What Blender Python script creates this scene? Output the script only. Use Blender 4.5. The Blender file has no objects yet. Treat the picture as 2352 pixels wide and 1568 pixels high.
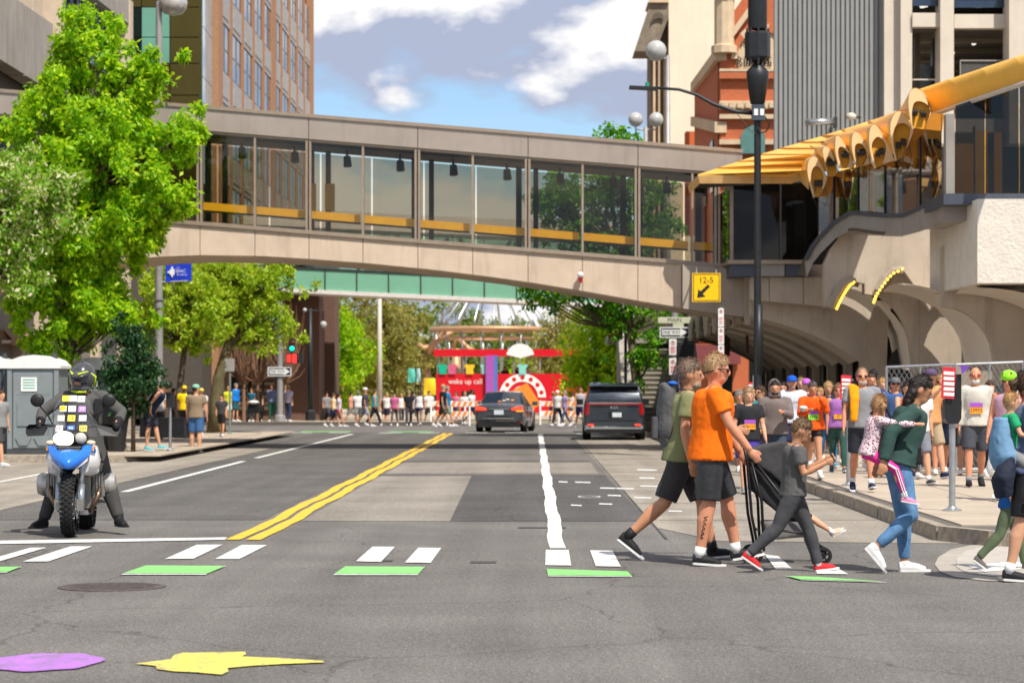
import bpy, math, random
import numpy as np
from mathutils import Vector, Matrix, noise as mnoise
R = math.radians
random.seed(7)
rng = np.random.default_rng(7)
scene = bpy.context.scene
COL = scene.collection

# ------------------------------------------------------------------ camera
# street axis = +Y, right = +X, eye height 1.55 m, 88.8 mm lens, level camera with a shifted lens
F, HX, HY, EYE = 5800.0, 1225.0, 893.0, 1.55      # focal length, vanishing point (pixels of a 2352 wide picture), eye height
cd = bpy.data.cameras.new('camera'); cam = bpy.data.objects.new('camera', cd); COL.objects.link(cam)
cam.location = (0, 0, EYE); cam.rotation_euler = (R(90), 0, 0)
cd.sensor_width = 36; cd.lens = F / 2352 * 36
cd.shift_x = (1176 - HX) / 2352; cd.shift_y = (HY - 784) / 2352
cd.clip_start = 0.5; cd.clip_end = 4000
cd.dof.use_dof = True; cd.dof.focus_distance = 24; cd.dof.aperture_fstop = 4.2
scene.camera = cam

# ------------------------------------------------------------------ sky, sun, exposure
SUN_EL, SUN_AZ = 56.0, 30.0          # sun behind the camera, SUN_AZ degrees to its right
sun_dir = Vector((math.sin(R(SUN_AZ)) * math.cos(R(SUN_EL)), -math.cos(R(SUN_AZ)) * math.cos(R(SUN_EL)), math.sin(R(SUN_EL))))
world = bpy.data.worlds.new('World'); scene.world = world; world.use_nodes = True
wn, wl = world.node_tree.nodes, world.node_tree.links
wn.clear()
def wnode(t, **k):
    n = wn.new(t)
    for a, b in k.items(): setattr(n, a, b)
    return n
out = wnode('ShaderNodeOutputWorld'); bg = wnode('ShaderNodeBackground')
sky = wnode('ShaderNodeTexSky', sky_type='NISHITA', sun_disc=False, sun_elevation=R(SUN_EL), sun_rotation=R(180 - SUN_AZ))
sky.altitude = 600; sky.air_density = 1.0; sky.dust_density = 0.15; sky.ozone_density = 5.0
tc = wnode('ShaderNodeTexCoord')
def cloud_noise(dz):
    """cumulus field in sky directions, optionally sampled a little higher up"""
    m = wnode('ShaderNodeMapping'); m.inputs['Scale'].default_value = (1.0, 1.0, 1.9); m.inputs['Location'].default_value = (CLOUD[0], CLOUD[1], CLOUD[2] + dz)
    wl.new(tc.outputs['Generated'], m.inputs['Vector'])
    n = wnode('ShaderNodeTexNoise'); n.inputs['Scale'].default_value = 8.5; n.inputs['Detail'].default_value = 10; n.inputs['Roughness'].default_value = 0.52; n.inputs['Distortion'].default_value = 0.15
    wl.new(m.outputs[0], n.inputs['Vector']); return n
CLOUD = (0.66, 0.2, 0.02)
n1, n2 = cloud_noise(0.0), cloud_noise(0.028)
cr = wnode('ShaderNodeValToRGB'); cr.color_ramp.elements[0].position = 0.42; cr.color_ramp.elements[1].position = 0.495
wl.new(n1.outputs[0], cr.inputs[0])
df = wnode('ShaderNodeMath', operation='SUBTRACT'); wl.new(n1.outputs[0], df.inputs[0]); wl.new(n2.outputs[0], df.inputs[1])
sm = wnode('ShaderNodeMath', operation='MULTIPLY_ADD'); sm.inputs[1].default_value = 7.0; sm.inputs[2].default_value = 0.47; wl.new(df.outputs[0], sm.inputs[0])
cr2 = wnode('ShaderNodeValToRGB')
cr2.color_ramp.elements[0].position = 0.25; cr2.color_ramp.elements[0].color = (3.3, 3.7, 4.9, 1)
cr2.color_ramp.elements[1].position = 0.75; cr2.color_ramp.elements[1].color = (7.7, 7.6, 7.6, 1)
wl.new(sm.outputs[0], cr2.inputs[0])
mx = wnode('ShaderNodeMixRGB'); wl.new(cr.outputs[0], mx.inputs[0]); wl.new(sky.outputs[0], mx.inputs[1]); wl.new(cr2.outputs[0], mx.inputs[2])
wl.new(mx.outputs[0], bg.inputs[0]); bg.inputs[1].default_value = 0.115
wl.new(bg.outputs[0], out.inputs[0])
sd = bpy.data.lights.new('sun', 'SUN'); sd.energy = 4.8; sd.angle = R(0.55); sd.color = (1.0, 0.945, 0.85)
so = bpy.data.objects.new('sun', sd); COL.objects.link(so); so.rotation_euler = sun_dir.to_track_quat('Z', 'Y').to_euler(); so.location = (10, -20, 40)
vs = scene.view_settings
scene.display_settings.display_device = 'sRGB'
vs.view_transform = 'Standard'; vs.look = 'None'; vs.gamma = 1; vs.use_curve_mapping = False; vs.exposure = 0.25
cy = scene.cycles
cy.use_denoising = True
cy.max_bounces = 8; cy.transparent_max_bounces = 24; cy.diffuse_bounces = 3; cy.glossy_bounces = 3; cy.transmission_bounces = 4; cy.caustics_reflective = False; cy.caustics_refractive = False

# ------------------------------------------------------------------ pixel helpers (a pixel gives a direction; distance comes from the ground or the thing touched)
def S(Y): return F / Y
def P(x, y, Y): s = F / Y; return Vector(((x - HX) / s, Y, EYE + (HY - y) / s))
def G(x, y, z=0.0):
    Y = F * (EYE - z) / (y - HY); return Vector(((x - HX) * Y / F, Y, z))

# ------------------------------------------------------------------ materials
MATS = {}
def mat(name, col, rough=0.7, metal=0.0, var=0.12, vscale=6.0, bump=0.0, bscale=60.0, emit=None, estr=0, spec=0.4, coords='Object', detail=6, stain=0.0, coat=0.0, col2=None):
    """procedural principled material: noise varied colour, optional bump and stains"""
    if name in MATS: return MATS[name]
    m = bpy.data.materials.new(name); m.use_nodes = True; MATS[name] = m
    N, L = m.node_tree.nodes, m.node_tree.links
    b = N['Principled BSDF']
    b.inputs['Roughness'].default_value = rough; b.inputs['Metallic'].default_value = metal
    b.inputs['Specular IOR Level'].default_value = spec
    if coat: b.inputs['Coat Weight'].default_value = coat; b.inputs['Coat Roughness'].default_value = 0.04
    t = N.new('ShaderNodeTexCoord')
    nz = N.new('ShaderNodeTexNoise'); nz.inputs['Scale'].default_value = vscale; nz.inputs['Detail'].default_value = detail; nz.inputs['Roughness'].default_value = 0.65
    geo = N.new('ShaderNodeNewGeometry')
    cvec = geo.outputs['Position'] if coords == 'World' else t.outputs[coords]
    L.new(cvec, nz.inputs['Vector'])
    mixn = N.new('ShaderNodeMixRGB')
    c = Vector(col)
    lo = c * (1 - var); hi = Vector(col2) if col2 else c * (1 + var)
    mixn.inputs[1].default_value = (*lo, 1); mixn.inputs[2].default_value = (*[min(1, v) for v in hi], 1)
    rr = N.new('ShaderNodeMapRange'); rr.inputs[1].default_value = 0.3; rr.inputs[2].default_value = 0.7
    L.new(nz.outputs[0], rr.inputs[0]); L.new(rr.outputs[0], mixn.inputs[0])
    last = mixn.outputs[0]
    if stain:
        mpn = N.new('ShaderNodeMapping'); mpn.inputs['Scale'].default_value = (1.3, 1.3, 0.16)
        L.new(cvec, mpn.inputs['Vector'])
        sn = N.new('ShaderNodeTexNoise'); sn.inputs['Scale'].default_value = 3.0; sn.inputs['Detail'].default_value = 7; sn.inputs['Roughness'].default_value = 0.7
        L.new(mpn.outputs[0], sn.inputs['Vector'])
        sr = N.new('ShaderNodeMapRange'); sr.inputs[1].default_value = 0.5; sr.inputs[2].default_value = 0.72; sr.inputs[4].default_value = stain
        L.new(sn.outputs[0], sr.inputs[0])
        mm = N.new('ShaderNodeMixRGB'); mm.inputs[2].default_value = (*(c * 0.45), 1)
        L.new(sr.outputs[0], mm.inputs[0]); L.new(last, mm.inputs[1]); last = mm.outputs[0]
    L.new(last, b.inputs['Base Color'])
    if bump:
        bn = N.new('ShaderNodeTexNoise'); bn.inputs['Scale'].default_value = bscale; bn.inputs['Detail'].default_value = 5
        L.new(cvec, bn.inputs['Vector'])
        bp = N.new('ShaderNodeBump'); bp.inputs['Strength'].default_value = min(1, bump); bp.inputs['Distance'].default_value = 0.02
        L.new(bn.outputs[0], bp.inputs['Height']); L.new(bp.outputs[0], b.inputs['Normal'])
    if emit:
        b.inputs['Emission Color'].default_value = (*emit, 1); b.inputs['Emission Strength'].default_value = estr
    return m

def glass(name, tint, refl=0.9, rough=0.02, base=0.05, amount=1.0):
    """tinted pane: tinted see-through mixed with a clear mirror by Fresnel"""
    if name in MATS: return MATS[name]
    m = bpy.data.materials.new(name); m.use_nodes = True; MATS[name] = m
    N, L = m.node_tree.nodes, m.node_tree.links; N.remove(N['Principled BSDF'])
    o = N['Material Output']
    tr = N.new('ShaderNodeBsdfTransparent'); tr.inputs[0].default_value = (*tint, 1)
    gl = N.new('ShaderNodeBsdfGlossy'); gl.inputs['Roughness'].default_value = rough; gl.inputs[0].default_value = (refl, refl, refl, 1)
    fr = N.new('ShaderNodeFresnel'); fr.inputs[0].default_value = 1.55
    ad = N.new('ShaderNodeMath'); ad.operation = 'MULTIPLY_ADD'; ad.inputs[1].default_value = amount; ad.inputs[2].default_value = base; L.new(fr.outputs[0], ad.inputs[0])
    ms = N.new('ShaderNodeMixShader'); L.new(ad.outputs[0], ms.inputs[0]); L.new(tr.outputs[0], ms.inputs[1]); L.new(gl.outputs[0], ms.inputs[2])
    L.new(ms.outputs[0], o.inputs[0])
    return m

def leafmat(name, cols, trans=0.45, rough=0.5):
    """leaves: colour by leaf (random per island), part translucent"""
    if name in MATS: return MATS[name]
    m = bpy.data.materials.new(name); m.use_nodes = True; MATS[name] = m
    N, L = m.node_tree.nodes, m.node_tree.links; b = N['Principled BSDF']; o = N['Material Output']
    b.inputs['Roughness'].default_value = rough; b.inputs['Specular IOR Level'].default_value = 0.35
    g = N.new('ShaderNodeNewGeometry'); cr = N.new('ShaderNodeValToRGB')
    el = cr.color_ramp.elements
    while len(el) < len(cols): el.new(0.5)
    for i, c in enumerate(cols): el[i].position = i / (len(cols) - 1); el[i].color = (*c, 1)
    L.new(g.outputs['Random Per Island'], cr.inputs[0]); L.new(cr.outputs[0], b.inputs['Base Color'])
    tl = N.new('ShaderNodeBsdfTranslucent')
    mu = N.new('ShaderNodeMixRGB'); mu.blend_type = 'MULTIPLY'; mu.inputs[0].default_value = 1; mu.inputs[2].default_value = (1.5, 1.45, 0.6, 1)
    L.new(cr.outputs[0], mu.inputs[1]); L.new(mu.outputs[0], tl.inputs[0])
    ms = N.new('ShaderNodeMixShader'); ms.inputs[0].default_value = trans
    L.new(b.outputs[0], ms.inputs[1]); L.new(tl.outputs[0], ms.inputs[2]); L.new(ms.outputs[0], o.inputs[0])
    return m

# ------------------------------------------------------------------ mesh builder
class MB:
    def __init__(self): self.v = []; self.f = []
    def add(self, vs, fs):
        o = len(self.v); self.v += [tuple(p) for p in vs]; self.f += [tuple(i + o for i in f) for f in fs]; return self
    def box(self, c, s, rz=0.0, rx=0.0, ry=0.0, top=None):
        """centre c, size s, optional top = (sx, sy) scale of the upper face"""
        hx, hy, hz = s[0] / 2, s[1] / 2, s[2] / 2; tx, ty = top or (1, 1)
        vs = [Vector((x * (tx if z > 0 else 1), y * (ty if z > 0 else 1), z)) for z in (-hz, hz) for x, y in ((-hx, -hy), (hx, -hy), (hx, hy), (-hx, hy))]
        if rx or ry or rz:
            M = Matrix.Rotation(rz, 3, 'Z') @ Matrix.Rotation(ry, 3, 'Y') @ Matrix.Rotation(rx, 3, 'X'); vs = [M @ v for v in vs]
        c = Vector(c)
        return self.add([v + c for v in vs], [(3, 2, 1, 0), (4, 5, 6, 7), (0, 1, 5, 4), (1, 2, 6, 5), (2, 3, 7, 6), (3, 0, 4, 7)])
    def bb(self, a, b):
        return self.box([(a[i] + b[i]) / 2 for i in range(3)], [abs(b[i] - a[i]) for i in range(3)])
    def tube(self, pts, rad, n=8, cap=True, sx=1.0, up=None):
        """tube through pts; rad a number or list; sx flattens the second axis"""
        pts = [Vector(p) for p in pts]; k = len(pts)
        if not hasattr(rad, '__len__'): rad = [rad] * k
        rings = []; prev = None
        for i, p in enumerate(pts):
            d = (pts[min(i + 1, k - 1)] - pts[max(i - 1, 0)])
            d = d.normalized() if d.length > 1e-9 else Vector((0, 0, 1))
            if prev is None:
                ref = Vector(up) if up else (Vector((0, 0, 1)) if abs(d.z) < 0.9 else Vector((0, 1, 0)))
                a = d.cross(ref).normalized()
            else:
                a = (prev - d * prev.dot(d)); a = a.normalized() if a.length > 1e-6 else d.orthogonal().normalized()
            prev = a; b = d.cross(a)
            r = rad[i]; ra, rb = (r if hasattr(r, '__len__') else (r, r * sx))
            rings.append([p + a * (math.cos(2 * math.pi * j / n) * ra) + b * (math.sin(2 * math.pi * j / n) * rb) for j in range(n)])
        vs = [v for r in rings for v in r]; fs = []
        for i in range(k - 1):
            for j in range(n):
                fs.append((i * n + j, i * n + (j + 1) % n, (i + 1) * n + (j + 1) % n, (i + 1) * n + j))
        if cap: fs.append(tuple(range(n - 1, -1, -1))); fs.append(tuple((k - 1) * n + j for j in range(n)))
        return self.add(vs, fs)
    def lathe(self, c, prof, n=16, axis='Z', cap=True):
        """profile of (radius, height) turned round an axis through c"""
        c = Vector(c); vs = []; fs = []
        for r, h in prof:
            for j in range(n):
                a = 2 * math.pi * j / n; x, y = math.cos(a) * r, math.sin(a) * r
                vs.append(c + (Vector((x, y, h)) if axis == 'Z' else Vector((h, x, y)) if axis == 'X' else Vector((y, h, x))))
        k = len(prof)
        for i in range(k - 1):
            for j in range(n): fs.append((i * n + j, i * n + (j + 1) % n, (i + 1) * n + (j + 1) % n, (i + 1) * n + j))
        if cap: fs.append(tuple(range(n - 1, -1, -1))); fs.append(tuple((k - 1) * n + j for j in range(n)))
        return self.add(vs, fs)
    def ball(self, c, r, n=12, m=8, rot=None):
        """ellipsoid"""
        if not hasattr(r, '__len__'): r = (r, r, r)
        c = Vector(c); vs = []; fs = []
        for i in range(m + 1):
            t = math.pi * i / m
            for j in range(n):
                a = 2 * math.pi * j / n
                v = Vector((math.sin(t) * math.cos(a) * r[0], math.sin(t) * math.sin(a) * r[1], math.cos(t) * r[2]))
                if rot is not None: v = rot @ v
                vs.append(c + v)
        for i in range(m):
            for j in range(n): fs.append((i * n + j, (i + 1) * n + j, (i + 1) * n + (j + 1) % n, i * n + (j + 1) % n))
        return self.add(vs, fs)
    def prism(self, poly, ext):
        """polygon of 3-D points extruded by vector ext"""
        n = len(poly); e = Vector(ext); vs = [Vector(p) for p in poly] + [Vector(p) + e for p in poly]
        return self.add(vs, [tuple(range(n - 1, -1, -1)), tuple(range(n, 2 * n))] + [(i, (i + 1) % n, n + (i + 1) % n, n + i) for i in range(n)])
    def sheet(self, poly): return self.add(poly, [tuple(range(len(poly)))])
    def grid(self, rows, closed=False):
        """rows of points -> quads"""
        n = len(rows[0]); vs = [p for r in rows for p in r]; fs = []
        for i in range(len(rows) - 1):
            for j in range(n if closed else n - 1): fs.append((i * n + j, i * n + (j + 1) % n, (i + 1) * n + (j + 1) % n, (i + 1) * n + j))
        return self.add(vs, fs)
    def mesh(self, name):
        me = bpy.data.meshes.new(name); me.from_pydata(self.v, [], self.f); me.update(); return me
    def build(self, name, m, parent=None, smooth=False, local=False, angle=None):
        me = self.mesh(name)
        if smooth:
            me.polygons.foreach_set('use_smooth', [True] * len(me.polygons))
            if angle: me.set_sharp_from_angle(angle=R(angle))
        me.materials.append(MATS[m] if isinstance(m, str) else m)
        return link(name, me, parent, local)
WM = {}
def link(name, me, parent=None, local=False):
    o = bpy.data.objects.new(name, me); COL.objects.link(o); attach(o, parent, local); return o
def attach(o, parent, local=False):
    WM[o] = Matrix()
    if parent is not None:
        o.parent = parent
        if local: WM[o] = WM[parent]
        else: o.matrix_parent_inverse = WM[parent].inverted()
def thing(name, label, cat, loc=(0, 0, 0), rz=0.0, group=None):
    o = bpy.data.objects.new(name, None); COL.objects.link(o); o.empty_display_size = 0.2
    o.location = loc; o.rotation_euler = (0, 0, rz); WM[o] = Matrix.Translation(Vector(loc)) @ Matrix.Rotation(rz, 4, 'Z')
    return tag(o, label, cat, group)
def tag(o, label, cat, group=None):
    o['label'] = label; o['category'] = cat
    if group: o['group'] = group
    return o
def struct(name, mb, m, **k):
    o = mb.build(name, m, **k); o['kind'] = 'structure'; return o
def copy_tree(o, parent=None):
    c = o.copy(); COL.objects.link(c); WM[c] = WM[o]
    if parent is not None: c.parent = parent
    for ch in list(o.children): copy_tree(ch, c)
    return c
def place(c, loc, rz=0.0, label=None):
    c.location = loc; c.rotation_euler = (0, 0, rz); WM[c] = Matrix.Translation(Vector(loc)) @ Matrix.Rotation(rz, 4, 'Z')
    if label: c['label'] = label
    return c
TX = {}
def prepare_text(strings):
    """outline every line of lettering once, while the scene is still empty"""
    objs = []
    for t in strings:
        c = bpy.data.curves.new('t', 'FONT'); c.body = t; c.size = 1.0; c.align_x = 'CENTER'; c.align_y = 'CENTER'; c.resolution_u = 2
        o = bpy.data.objects.new('t', c); COL.objects.link(o); objs.append((t, o, c))
    bpy.context.view_layer.update(); dg = bpy.context.evaluated_depsgraph_get()
    for t, o, c in objs:
        me = o.evaluated_get(dg).to_mesh()
        TX[t] = ([v.co.copy() for v in me.vertices], [tuple(p.vertices) for p in me.polygons])
    for t, o, c in objs: bpy.data.objects.remove(o); bpy.data.curves.remove(c)
def text_mb(txt, size, origin, right=(1, 0, 0), up=(0, 0, 1), sx=1.0):
    """lettering as flat mesh, centred on origin"""
    r, u, og = Vector(right), Vector(up), Vector(origin); vs, fs = TX[txt]
    return MB().add([og + r * (v.x * size * sx) + u * (v.y * size) for v in vs], fs)
prepare_text(['12-5', 'MAIN', 'ONE WAY', 'wake up call', 'THE', 'ISAAC', 'foundation', 'BLDG', 'R', '253', '73', '13', '231', '90', '263', '26111', '1470', '23932', '57', 'KIA', 'P', 'TEA', 'smartt'])
# ================================================================== ground, road, markings
def asphalt(name, col, speck=0.35, big=0.18, streak=0.0):
    m = mat(name, col, rough=0.88, var=big, vscale=0.55, bump=0.5, bscale=140, coords='World', detail=10, spec=0.25)
    N, L = m.node_tree.nodes, m.node_tree.links; b = N['Principled BSDF']
    src = b.inputs['Base Color'].links[0].from_socket; g = [n for n in N if n.type == 'NEW_GEOMETRY'][0]
    for sc_, lo, hi, amt in ((70.0, 0.45, 0.62, speck), (24.0, 0.42, 0.66, speck * 0.5)):
        n = N.new('ShaderNodeTexNoise'); n.inputs['Scale'].default_value = sc_; n.inputs['Detail'].default_value = 2; L.new(g.outputs['Position'], n.inputs['Vector'])
        r = N.new('ShaderNodeMapRange'); r.inputs[1].default_value = lo; r.inputs[2].default_value = hi; r.inputs[3].default_value = 1 - amt; r.inputs[4].default_value = 1 + amt; L.new(n.outputs[0], r.inputs[0])
        mu = N.new('ShaderNodeMixRGB'); mu.blend_type = 'MULTIPLY'; mu.inputs[0].default_value = 1; L.new(src, mu.inputs[1]); L.new(r.outputs[0], mu.inputs[2]); src = mu.outputs[0]
    # long wear streaks along the direction of travel and fine cracks
    mp_ = N.new('ShaderNodeMapping'); mp_.inputs['Scale'].default_value = (1.6, 0.05, 1); L.new(g.outputs['Position'], mp_.inputs['Vector'])
    n = N.new('ShaderNodeTexNoise'); n.inputs['Scale'].default_value = 1.0; n.inputs['Detail'].default_value = 4; L.new(mp_.outputs[0], n.inputs['Vector'])
    r = N.new('ShaderNodeMapRange'); r.inputs[1].default_value = 0.35; r.inputs[2].default_value = 0.65; r.inputs[3].default_value = 0.86; r.inputs[4].default_value = 1.1; L.new(n.outputs[0], r.inputs[0])
    mu = N.new('ShaderNodeMixRGB'); mu.blend_type = 'MULTIPLY'; mu.inputs[0].default_value = 1; L.new(src, mu.inputs[1]); L.new(r.outputs[0], mu.inputs[2]); src = mu.outputs[0]
    dn = N.new('ShaderNodeTexNoise'); dn.inputs['Scale'].default_value = 1.5; dn.inputs['Detail'].default_value = 5; L.new(g.outputs['Position'], dn.inputs['Vector'])
    ad = N.new('ShaderNodeMixRGB'); ad.blend_type = 'ADD'; ad.inputs[0].default_value = 0.5; L.new(g.outputs['Position'], ad.inputs[1]); L.new(dn.outputs[1], ad.inputs[2])
    vo = N.new('ShaderNodeTexVoronoi'); vo.feature = 'DISTANCE_TO_EDGE'; vo.inputs['Scale'].default_value = 0.32; L.new(ad.outputs[0], vo.inputs['Vector'])
    r = N.new('ShaderNodeMapRange'); r.inputs[1].default_value = 0.0; r.inputs[2].default_value = 0.006; r.inputs[3].default_value = 0.6; r.inputs[4].default_value = 1; L.new(vo.outputs['Distance'], r.inputs[0])
    mu = N.new('ShaderNodeMixRGB'); mu.blend_type = 'MULTIPLY'; mu.inputs[0].default_value = 1; L.new(src, mu.inputs[1]); L.new(r.outputs[0], mu.inputs[2]); src = mu.outputs[0]
    L.new(src, b.inputs['Base Color'])
    return m
asphalt('asphalt', (0.188, 0.174, 0.160)); asphalt('asphalt_dark', (0.115, 0.108, 0.103)); asphalt('asphalt_worn', (0.29, 0.26, 0.22), 0.3); asphalt('asphalt_far', (0.14, 0.13, 0.12))
asphalt('concrete_gutter', (0.33, 0.29, 0.24), 0.22, 0.2)
asphalt('tar', (0.10, 0.094, 0.088), 0.3)
mat('sidewalk', (0.43, 0.355, 0.275), rough=0.9, var=0.16, vscale=0.7, bump=0.3, bscale=90, coords='World', detail=9)
mat('sidewalk_joint', (0.12, 0.105, 0.09), rough=0.95, coords='World')
mat('kerb', (0.31, 0.26, 0.20), rough=0.95, var=0.4, vscale=9, bump=0.9, bscale=25, coords='World')
mat('kerb_new', (0.36, 0.325, 0.275), rough=0.9, var=0.12, vscale=3, bump=0.2, coords='World')
def paint(name, col, wear=0.25):
    """road paint, worn through in specks"""
    m = mat(name, col, rough=0.7, var=0.1, vscale=5, bump=0.25, bscale=140, coords='World')
    N, L = m.node_tree.nodes, m.node_tree.links; b = N['Principled BSDF']; src = b.inputs['Base Color'].links[0].from_socket
    g = [n for n in N if n.type == 'NEW_GEOMETRY'][0]
    n = N.new('ShaderNodeTexNoise'); n.inputs['Scale'].default_value = 26; n.inputs['Detail'].default_value = 5; n.inputs['Roughness'].default_value = 0.75; L.new(g.outputs['Position'], n.inputs['Vector'])
    r = N.new('ShaderNodeMapRange'); r.inputs[1].default_value = 0.53; r.inputs[2].default_value = 0.66; r.inputs[4].default_value = min(1, wear * 2.6); L.new(n.outputs[0], r.inputs[0])
    mi = N.new('ShaderNodeMixRGB'); mi.inputs[2].default_value = (0.2, 0.19, 0.18, 1); L.new(r.outputs[0], mi.inputs[0]); L.new(src, mi.inputs[1]); 
    n = N.new('ShaderNodeTexNoise'); n.inputs['Scale'].default_value = 4.5; n.inputs['Detail'].default_value = 8; n.inputs['Roughness'].default_value = 0.8; L.new(g.outputs['Position'], n.inputs['Vector'])
    r = N.new('ShaderNodeMapRange'); r.inputs[1].default_value = 0.46; r.inputs[2].default_value = 0.66; r.inputs[4].default_value = min(0.8, wear * 1.7); L.new(n.outputs[0], r.inputs[0])
    m2 = N.new('ShaderNodeMixRGB'); m2.inputs[2].default_value = (0.19, 0.175, 0.16, 1); L.new(r.outputs[0], m2.inputs[0]); L.new(mi.outputs[0], m2.inputs[1]); L.new(m2.outputs[0], b.inputs['Base Color'])
paint('paint_white', (0.78, 0.76, 0.72)); paint('paint_yellow', (0.85, 0.50, 0.02)); paint('paint_green', (0.22, 0.62, 0.16), 0.15)
paint('paint_purple', (0.44, 0.17, 0.62), 0.5); paint('paint_lemon', (0.80, 0.70, 0.10), 0.45)
mat('grass', (0.07, 0.16, 0.025), rough=0.95, var=0.4, vscale=1.5, coords='World')
mat('iron', (0.15, 0.125, 0.115), rough=0.6, metal=0.6, var=0.3, vscale=30, bump=0.4)

struct('ground', MB().sheet([(-900, -60, -0.012), (900, -60, -0.012), (900, 1500, -0.012), (-900, 1500, -0.012)]), 'grass')
rd = [(-160, -40, 0), (160, -40, 0), (160, 112, 0), (-160, 112, 0)]
struct('road', MB().sheet(rd), 'asphalt')
struct('park_plaza', MB().sheet([(-160, 113, 0.1), (160, 113, 0.1), (160, 330, 0.1), (-160, 330, 0.1)]).sheet([(-160, 113, 0.1), (-160, 113, -0.01), (160, 113, -0.01), (160, 113, 0.1)]), 'sidewalk')
def sheets(name, polys, m, z, parent=None):
    """flat road pieces; polys in world XY"""
    for p in polys:
        struct(name, MB().sheet([(a, b, z) for a, b in p]), m)
GX = lambda *pts: [tuple(G(x, y)[:2]) for x, y in pts]
# resurfaced areas as seen on the road: worn light patch, new dark patch, far lane, gutter concrete
sheets('road_patch', [[(-2.72, 29.6), (-0.98, 29.6), (-1.1, 45), (-2.72, 45)], [(-2.72, 46.2), (0.15, 46.2), (1.2, 46.2), (1.2, 53.5), (-2.72, 53.5)]], 'asphalt_worn', 0.004)
sheets('road_patch', [[(-0.975, 29.6), (1.36, 29.6), (1.28, 45), (-1.095, 45)]], 'asphalt_dark', 0.004)
sheets('road_patch', [[(-6.8, 29.9), (-3.2, 29.9), (-3.2, 66), (-6.8, 66)], [(-8.55, 66.5), (3.0, 66.5), (3.0, 90), (-8.85, 90)]], 'asphalt_far', 0.004)
sheets('gutter', [[(1.37, 28.2), (1.9, 25.7), (4.27, 25.3), (4.27, 81), (1.29, 81)]], 'concrete_gutter', 0.0045)
sheets('gutter', [[(-6.82, 53), (-6.82, 29.9), (-7.6, 26.4), (-20, 24.5), (-20, 53.2), (-8.5, 53.2), (-8.5, 66), (-6.82, 66)]], 'concrete_gutter', 0.0045)
mb = MB()
for k in range(12):                      # tar sealed joints across the gutter slabs
    y = 29.8 + k * 4.3; mb.bb((1.37, y, 0.006), (4.25, y + 0.035, 0.0075))
mb.bb((-2.9, 45.0, 0.006), (1.3, 45.35, 0.0075)).bb((-3, 53.6, 0.006), (1.2, 54.2, 0.0075)).bb((1.36, 26, 0.006), (1.385, 70, 0.0075))
for (x0, x1, yy) in ((1190, 1300, 1213), (860, 900, 1290), (1080, 1140, 1293)):  # short dark strips laid across the lanes
    a, b = G(x0, yy), G(x1, yy); mb.bb((a.x, a.y, 0.006), (b.x, a.y + 0.22, 0.0072))
for (y0, w) in ():
    a = G(0, y0); mb.bb((-14, a.y, 0.004), (14, a.y + w, 0.0055))
struct('tar_and_dark_strip', mb, 'tar')
# sidewalk on the right, with slabs and kerb stones
right_edge = [(4.25, 25.8), (4.25, 81), (3.35, 82.5), (3.0, 84), (3.0, 90.5), (4.0, 92.2), (60, 92.2), (60, 23.9), (6.2, 23.9), (5.2, 24.3), (4.6, 24.9)]
def walk(name, poly, m='sidewalk_joint', z=0.135):
    mb = MB().sheet([(x, y, z) for x, y in poly]); n = len(poly)
    for i in range(n):
        a, b = poly[i], poly[(i + 1) % n]; mb.sheet([(*a, z), (*a, -0.01), (*b, -0.01), (*b, z)])
    return struct(name, mb, m)
sw = walk('sidewalk', right_edge)
def slabs(parent, x0, x1, y0, y1, sx, sy, skip=None):
    me = MB().box((0, 0, 0), (sx - 0.018, sy - 0.018, 0.03)).mesh('paving_slab'); me.materials.append(MATS['sidewalk'])
    i = 0
    for a in np.arange(x0, x1 - 0.01, sx):
        for b in np.arange(y0, y1 - 0.01, sy):
            if skip and skip(a + sx / 2, b + sy / 2): continue
            o = link('paving_slab', me, parent); o.location = (a + sx / 2, b + sy / 2, 0.135 + random.uniform(-0.0015, 0.0015)); i += 1
slabs(sw, 4.42, 9.6, 26.1, 80.9, 1.3, 2.0); slabs(sw, 5.72, 9.6, 24.1, 26.1, 1.3, 2.0)
def kerbs(poly, parent, m='kerb', w=0.16, seg=2.2, h=0.152):
    for a, b in zip(poly, poly[1:]):
        a, b = Vector((*a, 0)), Vector((*b, 0)); n = max(1, round((b - a).length / seg)); ang = math.atan2(b.y - a.y, b.x - a.x)
        for i in range(n):
            p, q = a.lerp(b, i / n), a.lerp(b, (i + 1) / n); c = (p + q) / 2
            mb = MB().box((c.x, c.y, h / 2 - 0.004), ((q - p).length - 0.012, w, h + 0.008 + random.uniform(-0.004, 0.004)), rz=ang + random.uniform(-0.006, 0.006), top=(0.998, 0.8))
            mb.build('kerb_stone', m, parent)
kr = thing('kerb', 'worn dark stone kerb along the right sidewalk', 'kerb', (4.3, 26, 0))
kerbs([(6.2, 23.84), (5.16, 24.24), (4.55, 24.87), (4.19, 25.8), (4.19, 81)], kr); kerbs([(4.19, 81), (3.29, 82.5), (2.94, 84), (2.94, 90.5), (3.95, 92.25)], kr)
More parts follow.
